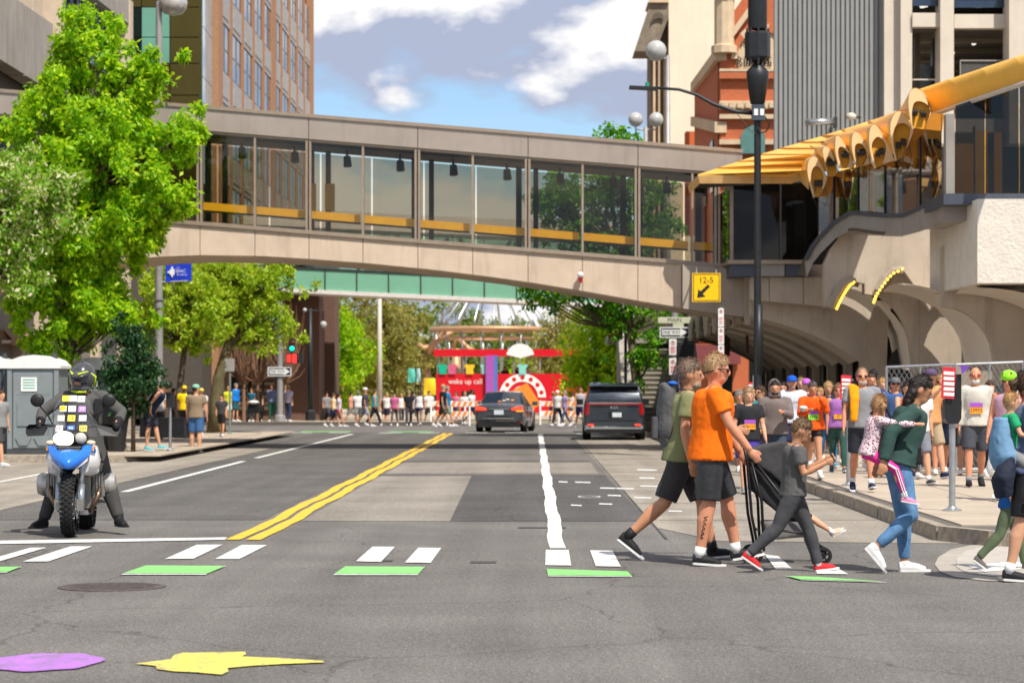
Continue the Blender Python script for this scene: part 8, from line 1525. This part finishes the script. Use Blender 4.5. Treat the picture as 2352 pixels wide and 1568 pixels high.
# ---- motorcycle rider
rd_ = person('motorcycle rider in grey textile suit astride the blue motorcycle', (MX, MY + 0.85, 0), 3, 1.84, (dict(t=(0.43, -0.28, 0.10), pole=(0.5, -1, 0.3), fyaw=25), dict(t=(-0.43, -0.22, 0.10), pole=(-0.5, -1, 0.3), fyaw=28)), (dict(t=(0.41, -0.42, 1.19), pole=(1, 0.3, -0.4)), dict(t=(-0.41, -0.42, 1.19), pole=(-1, 0.3, -0.4))), 8, (8, -14), 2, 1.08, vox=0.013, top=('long', (0.085, 0.083, 0.078)), bot=('cargo', (0.06, 0.058, 0.055)), shoe=(BLK, BLK), hair=None, pelvis=0.97)
j = PJ[rd_]; hc, fw, up, rt, k = [j[q] for q in ('hc', 'fw', 'up', 'rt', 'k')]; HR = Matrix((rt, -fw, up)).transposed(); mat('helmet_shell', (0.05, 0.05, 0.055), rough=0.25, coat=0.8); mat('helmet_lime', (0.55, 0.75, 0.01), rough=0.3)
hm = thing('motorcycle_helmet', 'black full-face helmet with lime stripes worn by the rider', 'helmet', WM[rd_] @ (hc - up * 0.14), R(3)); q = lambda p: Matrix.Rotation(0, 3, 'Z') @ (p - (hc - up * 0.14))
M = MB().ball(q(hc + up * 0.012), (0.142, 0.165, 0.165), 20, 14, HR).ball(q(hc - up * 0.095 + fw * 0.085), (0.105, 0.085, 0.06), 14, 10, HR); flesh(M, 'shell', 'helmet_shell', hm, 0.012, 2)
MB().ball(q(hc - up * 0.012 + fw * 0.045), (0.112, 0.138, 0.055), 18, 10, HR).build('face_opening', 'auto_glass', hm, smooth=True, local=True); MB().ball(q(hc - up * 0.02 + fw * 0.105), (0.06, 0.085, 0.036), 14, 8, HR).build('face_skin', SKIN[2], hm, smooth=True, local=True)
pkm = MB().ball(q(hc + up * 0.085 + fw * 0.12), (0.118, 0.12, 0.022), 14, 8, HR @ Matrix.Rotation(R(14), 3, 'X')).build('peak', 'helmet_shell', hm, smooth=True, local=True)
for s_ in (-1, 1):
    MB().tube([q(hc + rt * s_ * 0.117 + up * 0.07 + fw * 0.06), q(hc + rt * s_ * 0.142 + up * 0.02), q(hc + rt * s_ * 0.133 - up * 0.07 + fw * 0.02)], [0.008, 0.016, 0.008], 6).build('stripe', 'helmet_lime', hm, smooth=True, local=True); MB().tube([q(hc + rt * s_ * 0.08 - up * 0.12 + fw * 0.125), q(hc - up * 0.12 + fw * 0.17)], [0.013, 0.016], 6).build('stripe', 'helmet_lime', hm, smooth=True, local=True); MB().tube([q(hc + rt * s_ * 0.10 + up * 0.10 + fw * 0.11), q(hc + rt * s_ * 0.03 + up * 0.09 + fw * 0.225)], [0.007, 0.012], 6).build('stripe', 'helmet_lime', hm, smooth=True, local=True)
MB().lathe(q(hc + up * 0.172), [(0.02, 0), (0.014, 0.03), (0.001, 0.035)], 10).build('top_vent', 'helmet_shell', hm, local=True)
MB().box((j['sh'][0][0] + Vector((-0.03, -0.13, -0.1))), (0.07, 0.035, 0.16)).build('radio', 'plastic_black', rd_, local=True)
for i, s_ in ((0, 1), (1, -1)):
    hip, kn, an, fp, fy = j[i]; MB().ball(kn.lerp(an, 0.3) + Vector((0, -0.05, 0)), (0.06, 0.04, 0.15), 10, 8).build('knee_pad', cloth((0.045, 0.045, 0.048)), rd_, smooth=True, local=True); M = MB().tube([kn.lerp(an, 0.72), an, an + Vector((0, -0.02, -0.05))], [0.062, 0.056, 0.058], 12); flesh(M, 'boot', cloth(BLK, 0.5), rd_, 0.014, 2); wr, el = j['sh'][i][2], j['sh'][i][1]; M = MB().ball(wr + (wr - el).normalized() * 0.05, (0.05, 0.062, 0.055), 10, 8).ball(wr + (wr - el).normalized() * 0.10, (0.045, 0.055, 0.05), 10, 8).tube([el.lerp(wr, 0.75), wr], [0.055, 0.05], 10); flesh(M, 'glove', cloth(BLK, 0.6), rd_, 0.014, 2)
# ---- the crowd walking towards the camera on the right sidewalk (faces -Y)
MV = 0.0165; GR = 'walkers coming along the right sidewalk'
def cw(label, x, top_, Y, z, yaw=0, **k):
    k.setdefault('vox', MV); k.setdefault('legs', wlk(16) if random.random() < 0.5 else wlk2(16)); k.setdefault('group', GR); return person(label, at(x, Y, z), yaw, hgt(top_, Y, z), **k)
hold = ((30, 6, 95, 25), (12, 6, 8, 0))
cw('woman in black V-neck T-shirt with orange race bib and purple skirt', 1718, 887, 37.4, 0, 6, fem=True, b=1.12, top=('tee', (0.025, 0.025, 0.028)), bot=('skirt', (0.07, 0.05, 0.30)), hair=('bob', (0.30, 0.19, 0.10)), bib=((0.85, 0.33, 0.03), '26111'), shoe=(GREY, WHT), arms=((10, 12, 15, 0), (4, 12, 10, 0)))
cw('bearded man in grey-brown hooded sweatshirt with green cap under the hood', 1779, 870, 38.9, 0, 0, b=1.08, top=('hoodie', (0.17, 0.135, 0.125)), bot=('jeans', (0.05, 0.065, 0.10)), hair=('short', DARKH), cap=('hood', (0.17, 0.135, 0.125)), beard=(0.02, 0.014, 0.012), arms=((35, 8, 70, 35), (12, 8, 30, 0)), skin=1)
cw('man in white T-shirt and bright blue cap', 1819, 859, 42.5, 0.15, -4, b=1.1, top=('tee', (0.62, 0.64, 0.72)), bot=('shorts', NAVY), hair=('short', BROWN), cap=('cap', (0.01, 0.10, 0.55)), skin=2, beard=(0.3, 0.2, 0.15))
wt = [o for o in PJ if o['label'].startswith('man in white T-shirt and bright')][0]; j = PJ[wt]; text_mb('smartt', 0.085, j['cf'] + Vector((0, -0.165, -0.03))).build('shirt_print', 'joint_dark', wt, local=True)
cw('young man looking out behind the blue cap', 1840, 863, 45.5, 0.15, -8, top=('tee', NAVY), bot=('long', DGREY), hair=('short', (0.28, 0.17, 0.08)))
cw('woman in orange sweatshirt carrying white takeaway cups', 1866, 869, 39.3, 0.15, 0, fem=True, b=1.02, top=('hoodie', (0.80, 0.10, 0.008)), bot=('short_shorts', BLK), hair=('short', (0.10, 0.08, 0.075)), bib=((0.25, 0.75, 0.06), '1470'), arms=((48, 10, 110, 30), (30, 12, 75, 35)), shoe=((0.6, 0.58, 0.5), WHT), sock=WHT, head=(12, 0), legs=wlk(20), skin=1)
cw('person in mauve cap behind the orange sweatshirt', 1852, 866, 44.5, 0.15, 0, top=('tee', DGREY), bot=('shorts', BLK), hair=('short', BROWN), cap=('cap', (0.50, 0.14, 0.55)))
cw('girl with pulled-back blond hair and blue leggings', 1901, 874, 44.6, 0.15, 4, fem=True, top=('tee', NAVY), bot=('leggings', (0.02, 0.18, 0.42)), hair=('pony', (0.45, 0.28, 0.12)), shoe=((0.05, 0.25, 0.35), WHT), head=(16, 0))
cw('woman in lilac tank top and dark green leggings', 1925, 879, 42.2, 0.15, -3, fem=True, b=1.12, top=('tank', (0.34, 0.14, 0.40)), bot=('leggings', (0.03, 0.085, 0.07)), hair=('bob', (0.22, 0.10, 0.05)), glasses='dark', shoe=((0.05, 0.08, 0.12), WHT), skin=2, bib=((0.8, 0.35, 0.03), '57'))
cw('person in navy cap behind the lilac tank top', 1942, 866, 47, 0.15, 0, top=('tee', DGREY), bot=('shorts', BLK), hair=('short', BROWN), cap=('cap', (0.03, 0.05, 0.10)))
jm = cw('man in grey T-shirt with an orange jacket over his shoulder', 1980, 844, 34.6, 0.15, 0, b=1.06, top=('tee', (0.24, 0.245, 0.26)), bot=('shorts', (0.035, 0.038, 0.05)), hair=('buzz', (0.26, 0.17, 0.11)), glasses='dark', beard=(0.45, 0.36, 0.3), skin=2, shoe=(NAVY, WHT), sock=WHT, legs=((16, 6, 2, -8), (-10, 14, 2, 20)), arms=((2, 10, 12, 0), (6, 12, 12, 0)), vox=0.0145)
j = PJ[jm]; M = MB().tube([j['sh']['sh'][1][0] + Vector((-0.02, 0.02, 0.05)), j['sh']['sh'][1][0] + Vector((-0.0, -0.13, -0.05)), j['ws'] + Vector((-0.10, -0.15, 0.1)), j['ws'] + Vector((-0.09, -0.16, -0.05))], [(0.06, 0.05), (0.075, 0.05), (0.065, 0.045), (0.05, 0.035)], 10) if 'sh' in j.get('sh', {}) else None
if M is None: sh = j['sh'][1][0]; M = MB().tube([sh + Vector((0.05, 0.04, 0.05)), sh + Vector((0.06, -0.08, 0.03)), sh + Vector((0.06, -0.15, -0.12)), sh + Vector((0.05, -0.16, -0.42))], [(0.07, 0.05), (0.08, 0.05), (0.07, 0.045), (0.05, 0.035)], 10)
flesh(M, 'jacket_over_shoulder', cloth((0.85, 0.30, 0.005)), jm, 0.015, 3, 0.03)
cw('man in black cap and navy jacket walking away by the arches', 2006, 846, 47.5, 0.15, 180, top=('long', (0.02, 0.03, 0.06)), bot=('long', BLK), hair=('short', DARKH), cap=('cap', BLK))
cw('curly blond woman beside the fence corner', 2027, 866, 44.5, 0.15, 0, fem=True, top=('tee', (0.5, 0.2, 0.08)), bot=('shorts', NAVY), hair=('long', (0.45, 0.24, 0.08)))
cw('man in grey cap and sunglasses behind the woman in green', 2056, 863, 41.4, 0.15, 0, b=1.08, top=('tee', (0.05, 0.10, 0.24)), bot=('shorts', DGREY), hair=('short', BROWN), cap=('cap', (0.14, 0.15, 0.16)), glasses='dark', skin=2)
cw('walker in white T-shirt half hidden by the woman in green', 2108, 870, 36.8, 0.15, 20, b=1.05, top=('tee', WHT), bot=('shorts', (0.20, 0.21, 0.25)), hair=('short', BROWN), shoe=(DGREY, WHT), sock=WHT)
cw('man in peach T-shirt, khaki shorts and trucker cap', 2136, 843, 39.4, 0.15, 35, b=1.05, top=('tee', (0.62, 0.30, 0.12)), bot=('shorts', KHAKI), hair=('short', DARKH), cap=('cap', (0.12, 0.08, 0.16)), shoe=(NAVY, WHT), arms=((15, 8, 20, 0), (50, 10, 80, 10)))
cw('bald man with white beard in pale long-sleeved shirt', 2240, 840, 36.2, 0.15, -5, b=1.06, top=('long', (0.55, 0.52, 0.46)), bot=('shorts', (0.06, 0.065, 0.08)), hair=('bald',), glasses='red', beard=(0.6, 0.56, 0.52), bib=((0.85, 0.33, 0.03), '23932'), shoe=(BLK, BLK), sock=GREY, skin=2, legs=wlk2(14), vox=0.015)
cw('woman in pink tank top and lime green helmet', 2318, 850, 31.8, 0.15, -25, fem=True, b=1.16, top=('tank', (0.55, 0.33, 0.42)), bot=('shorts', BLK), hair=('bob', GREYH), cap=('helmet', (0.28, 0.72, 0.02)), glasses='dark', skin=2, vox=0.015, arms=((8, 10, 25, 0), (4, 12, 15, 0)))
for i in range(5): cw(['man in dark jacket deep under the arcade', 'woman in maroon top deep under the arcade', 'man in lime vest deep under the arcade', 'tall person in grey deep under the arcade', 'person in black beside the far meter'][i], 1640 + i * 24, 888 + (i % 3) * 4, 58 + i * 3.5, 0.15, 20 * i, top=('tee', [DGREY, (0.15, 0.03, 0.05), (0.4, 0.65, 0.02), GREY, BLK][i]), bot=('long', DGREY), vox=0.025, hair=('short', BROWN))
extra = [('woman in teal tank top between the black T-shirt and the hood', 1748, 884, 45, (0.03, 0.30, 0.33), 'leggings', BLK, 'pony', 1), ('man in maroon T-shirt behind the hooded man', 1797, 872, 48, (0.22, 0.03, 0.05), 'shorts', KHAKI, 'short', 0), ('boy in lime T-shirt behind the orange sweatshirt', 1883, 884, 49, (0.45, 0.6, 0.03), 'shorts', NAVY, 'messy', 0), ('woman in white visor and pink top', 1957, 872, 45.5, (0.62, 0.2, 0.32), 'shorts', BLK, 'long', 1), ('tall man in navy T-shirt behind the orange jacket', 1999, 852, 42.8, (0.03, 0.05, 0.14), 'shorts', GREY, 'short', 0), ('woman in coral T-shirt beside the white T-shirt', 2083, 868, 39.5, (0.70, 0.20, 0.14), 'leggings', DGREY, 'bob', 1), ('man in charcoal T-shirt behind the trucker cap', 2160, 856, 41.0, (0.06, 0.06, 0.065), 'shorts', NAVY, 'short', 0), ('teenager in sky blue T-shirt at the fence', 2196, 872, 41.2, (0.15, 0.40, 0.65), 'shorts', DGREY, 'messy', 0), ('woman in violet T-shirt behind the bald man', 2272, 868, 40.5, (0.24, 0.10, 0.42), 'leggings', BLK, 'long', 1), ('man in white T-shirt at the right edge behind the helmet', 2344, 850, 38.5, WHT, 'shorts', NAVY, 'short', 0), ('man in dark green T-shirt far under the lamp pole', 1728, 889, 51, (0.03, 0.12, 0.06), 'long', DGREY, 'short', 0), ('woman in cream T-shirt by the black pole', 1700, 890, 47, (0.62, 0.56, 0.45), 'shorts', (0.1, 0.15, 0.3), 'pony', 1)]
for i, (lab, x, tp_, Y, c, bk_, bc, hr, fe) in enumerate(extra): cw(lab, x, tp_, Y, 0.15 if (x - HX) / S(Y) > 4.3 else 0.0, (i * 37) % 50 - 25, fem=bool(fe), b=1.0 + 0.05 * (i % 4), top=('tank' if i % 5 == 0 else 'tee', c), bot=(bk_, bc), hair=(hr, [BROWN, DARKH, BLOND, GREYH][i % 4]), skin=[0, 2, 1, 0, 2][i % 5], glasses='dark' if i % 3 == 0 else None, arms=[((8, 8, 25, 0), (-6, 8, 15, 0)), ((40, 8, 90, 20), (6, 8, 12, 0)), ((4, 10, 12, 0), (30, 8, 70, 15))][i % 3], legs=wlk(14 + i % 3 * 4) if i % 2 else wlk2(14 + i % 3 * 4), head=(i % 4 * 5, (i * 53) % 50 - 25), cap=('visor', WHT) if 'visor' in lab else None)
# takeaway things, carrier bag, wheel toy
def small(name, label, cat, loc): return thing(name, label, cat, loc)
b_ = small('takeaway_cup', 'white takeaway bowl held by the woman in orange', 'bowl', P(1845, 945, 39.05)); MB().lathe(P(1845, 945, 39.0), [(0.04, 0), (0.07, 0.05), (0.075, 0.055), (0.05, 0.085), (0.01, 0.09)], 14).build('bowl', mat('paper_white', (0.7, 0.68, 0.64), rough=0.7), b_, smooth=True)
b_ = small('plastic_bag', 'white plastic bag carried by the woman in pink', 'bag', P(2290, 1080, 31.6)); M = MB().tube([P(2290, 1000, 31.6), P(2290, 1040, 31.6), P(2288, 1075, 31.6), P(2288, 1090, 31.6)], [(0.02, 0.015), (0.1, 0.06), (0.13, 0.08), (0.09, 0.06)], 10); flesh(M, 'bag', mat('bag_white', (0.7, 0.7, 0.68), rough=0.5), b_, 0.016, 2, 0.05, local=False)
# ---- people on the left sidewalk
LG = 'people on the left sidewalk'
Y = 57.2; person('man in navy tank top bending forward on the left kerb', at(342, Y, 0.15), 80, 1.72, ((18, 6, 4, 0), (4, 10, 4, 6)), (dict(t=(0.14, -0.1, 0.86), pole=(1, 0.6, 0)), dict(t=(-0.14, -0.08, 0.86), pole=(-1, 0.6, 0))), 38, (28, 0), 0, vox=0.02, top=('tank', (0.012, 0.02, 0.055)), bot=('shorts', (0.03, 0.03, 0.045)), shoe=((0.12, 0.42, 0.45), WHT), hair=('short', DARKH), group=LG)
Y = 61.4; person('man in tan T-shirt, blue shorts and mint cap seen from behind', at(450, Y, 0), 168, 1.68, ((3, 3, 3), (-3, 3, 3)), ((4, 10, 10, 0), (4, 10, 10, 0)), 0, (4, -30), 0, 1.1, vox=0.019, top=('tee', (0.27, 0.20, 0.135)), bot=('shorts', (0.05, 0.13, 0.30)), shoe=(WHT, WHT), hair=('short', DARKH), cap=('cap', (0.25, 0.50, 0.38)), group=LG)
def lp(label, x, top_, Y, z=0.15, yaw=0, **k): k.setdefault('vox', 0.027); k.setdefault('legs', wlk(14) if random.random() < .5 else wlk2(14)); k.setdefault('group', LG); return person(label, at(x, Y, z), yaw, max(1.2, hgt(top_, Y, z)), **k)
lp('woman in white blouse behind the bending man', 366, 884, 71, fem=True, top=('tee', WHT), bot=('long', DGREY), hair=('long', (0.25, 0.12, 0.07)), skin=2)
lp('person in yellow T-shirt and yellow cap', 424, 884, 76, top=('tee', (0.85, 0.62, 0.01)), bot=('jeans', (0.03, 0.14, 0.35)), cap=('cap', (0.85, 0.6, 0.02)), skin=3)
lp('person in white T-shirt beside the slim tree', 462, 890, 77, yaw=30, top=('tee', WHT), bot=('jeans', (0.05, 0.12, 0.3)), cap=('cap', (0.8, 0.6, 0.1)))
lp('child with race bib and dark shirt beside the tan-shirted man', 509, 903, 74, yaw=-10, top=('tee', DGREY), bot=('shorts', BLK), hair=('short', DARKH))
lp('dark-clothed person leaning by the planter', 398, 890, 79, yaw=100, top=('long', DGREY), bot=('long', BLK), hair=('long', DARKH))
lp('person at the left picture edge holding a bottle', 0, 893, 50, 0.0, yaw=60, top=('tee', GREY), bot=('shorts', DGREY), hair=('short', BROWN), vox=0.02)
# ---- far crowd beyond the cross street: standing left corner, then walkers crossing
FG = 'people beyond the cross street'; FV = 0.034
def fp_(label, x, top_, Y, yaw=0, z=0.0, **k): k.setdefault('vox', FV); k.setdefault('legs', wlk(24) if random.random() < .5 else wlk2(24)); k.setdefault('group', FG); h = max(1.35, min(1.95, hgt(top_, Y, z))); return person(label, at(x, Y, z), yaw, h, **k)
std = ((3, 3, 3), (-2, 3, 3))
fp_('person in bright blue jacket holding a baby', 541, 879, 108.6, 60, .15, top=('long', (0.01, 0.20, 0.65)), bot=('shorts', (0.03, 0.12, 0.14)), hair=('short', GREYH), legs=std)
fp_('person in lime shirt beside the blue jacket', 524, 886, 109.5, 30, .15, top=('tee', (0.6, 0.65, 0.02)), bot=('shorts', WHT), hair=('short', BLOND), legs=std)
fp_('woman in teal T-shirt standing behind a stroller', 578, 889, 109, -20, .15, fem=True, top=('tee', (0.02, 0.12, 0.20)), bot=('long', DGREY), hair=('bun', BROWN), legs=std, skin=2)
fp_('person in dark shirt with raised arm behind the stroller', 594, 885, 110.5, 10, .15, top=('tee', BLK), bot=('long', BLK), legs=std)
fp_('man in blue-grey vest and green trousers', 625, 881, 108.8, -15, .15, top=('long', (0.20, 0.24, 0.38)), bot=('long', (0.02, 0.14, 0.10)), legs=std, skin=2)
fp_('person with white T-shirt and backpack behind the signal pole', 662, 884, 109.2, 150, .15, top=('tee', (0.6, 0.55, 0.7)), bot=('long', (0.03, 0.05, 0.1)), legs=std)
t = thing('stroller', 'dark stroller with white blanket at the far corner', 'stroller', at(582, 107.9, 0.15)); x = at(582, 107.9)[0]
for s_ in (-1, 1): MB().tube([(x + s_ * 0.28, 107.9, 0.17), (x + s_ * 0.26, 108.1, 0.75), (x + s_ * 0.24, 108.5, 1.15)], 0.025, 6).build('frame_tube', 'frame_black', t); MB().lathe((x + s_ * 0.28, 107.85, 0.3), [(0.08, 0), (0.14, 0.01), (0.14, 0.05), (0.08, 0.06)], 12, axis='X', cap=False).build('wheel', 'tyre', t)
MB().box((x, 108.1, 0.72), (0.45, 0.35, 0.42), top=(0.9, 0.8)).build('seat', 'frame_black', t); MB().ball((x, 108.0, 0.98), (0.24, 0.2, 0.09), 10, 6).build('blanket', 'paper_white', t)
far = [('person in pale yellow T-shirt crossing the street', 765, 899, 104.5, 80, (0.75, 0.62, 0.35), 'shorts', NAVY, 'short'), ('woman in white tank top and pink shorts crossing the street', 778, 899, 103.5, 85, (0.62, 0.55, 0.62), 'short_shorts', (0.75, 0.02, 0.2), 'pony'), ('man in slate T-shirt, grey shorts and white cap crossing', 838, 886, 103.6, 85, (0.07, 0.07, 0.10), 'shorts', (0.3, 0.32, 0.4), 'short'), ('person in white T-shirt with crossed bag straps', 822, 893, 108, 190, WHT, 'shorts', (0.2, 0.22, 0.2), 'bun'), ('cyclist-like walker in teal and yellow', 860, 890, 106.5, 95, (0.05, 0.35, 0.42), 'long', BLK, 'short'), ('woman in pink T-shirt and dark leggings', 906, 897, 106, -5, (0.5, 0.12, 0.26), 'leggings', DGREY, 'short'), ('couple member in white beside the flagpole', 889, 899, 110, 160, WHT, 'shorts', NAVY, 'short'), ('person in dark T-shirt with white bib', 939, 892, 106.5, 5, (0.02, 0.02, 0.025), 'long', (0.05, 0.05, 0.06), 'short'), ('woman in white tank top and navy shorts', 963, 893, 106.8, 175, WHT, 'short_shorts', (0.03, 0.04, 0.12), 'pony'), ('person in white by the yellow banner', 985, 894, 109.5, 20, WHT, 'shorts', DGREY, 'short'), ('man in black T-shirt and olive shorts at the barricade', 1017, 878, 103, 80, BLK, 'shorts', (0.09, 0.085, 0.06), 'short'), ('man in blue T-shirt behind the black-shirted man', 1027, 882, 104.3, 80, (0.01, 0.20, 0.42), 'shorts', (0.2, 0.26, 0.22), 'short'), ('woman in pink top near the barricade', 1048, 895, 109.8, -20, (0.6, 0.12, 0.3), 'shorts', DGREY, 'long'), ('person in white T-shirt left of the sedan', 1083, 890, 107.2, 60, WHT, 'shorts', NAVY, 'short'),
       ('person in white cap and tank top right of the sedan', 1281, 893, 106.5, -30, WHT, 'long', BLK, 'short'), ('woman in lilac cardigan behind the barricade', 1298, 893, 105, -60, (0.36, 0.30, 0.5), 'jeans', (0.06, 0.08, 0.15), 'bob'), ('man in grey T-shirt and navy shorts left of the van', 1333, 884, 102.6, 10, (0.42, 0.40, 0.45), 'shorts', (0.02, 0.03, 0.11), 'short'), ('person in teal T-shirt behind the van', 1358, 889, 108, 120, (0.03, 0.35, 0.45), 'shorts', DGREY, 'short'), ('person in red tank top far right of the bus', 1270, 895, 110.5, 10, (0.6, 0.03, 0.06), 'shorts', DGREY, 'short'), ('tall dark-haired person above the van roof', 1374, 874, 101, 20, (0.5, 0.5, 0.55), 'shorts', NAVY, 'short'), ('person in cream shirt by the right barricade', 1315, 897, 109.8, 170, (0.6, 0.5, 0.38), 'shorts', KHAKI, 'short'), ('person in grey T-shirt beside the maple tree', 750, 897, 111.5, 30, GREY, 'long', DGREY, 'short'), ('person in white beside the red sign', 922, 900, 112, 10, WHT, 'long', DGREY, 'long'), ('person in pale blue by the teal banner', 951, 901, 112.4, 200, (0.4, 0.55, 0.7), 'shorts', DGREY, 'short'), ('person in black between the flagpole and pink top', 882, 902, 112, 15, BLK, 'shorts', BLK, 'short'), ('walker in salmon shirt left of the flagpole', 806, 897, 111, 70, (0.6, 0.28, 0.2), 'shorts', GREY, 'bob'), ('person in white with red shorts by the sedan', 1068, 896, 111, 0, WHT, 'shorts', (0.5, 0.03, 0.04), 'short'), ('person in orange by the van', 1345, 899, 112, 0, (0.7, 0.2, 0.03), 'long', DGREY, 'short')]
for i, (lab, x, tp_, Y, yaw, c, bk_, bc, hr) in enumerate(far): fp_(lab, x, tp_, Y, yaw, 0.0 if Y < 112.9 else 0.1, top=('tee' if i % 4 else 'tank', c), bot=(bk_, bc), hair=(hr, [BROWN, DARKH, BLOND, GREYH][i % 4]), skin=[0, 2, 1, 3, 0][i % 5], fem=('woman' in lab), cap=('cap', WHT) if 'white cap' in lab else None)
# riders on the top deck of the bus
for i, (x, c) in enumerate(((1160, BLK), (1190, (0.05, 0.05, 0.06)), (1212, WHT), (1300, DGREY))):
    person(['dark-clothed passenger standing on the top deck by the purple column', 'passenger with raised arms on the top deck', 'passenger in white on the top deck', 'passenger in grey at the right of the top deck'][i], (at(x, 153)[0], 153.2, 0), 15 * i, 1.7, std, arms=((10, 10, 20, 0), (150 if i == 1 else 20, 10, 30, 0)), vox=FV, top=('tee', c), bot=('long', DGREY), hair=('short', DARKH), pelvis=2.15, group='passengers on the top deck')
fuse_all()
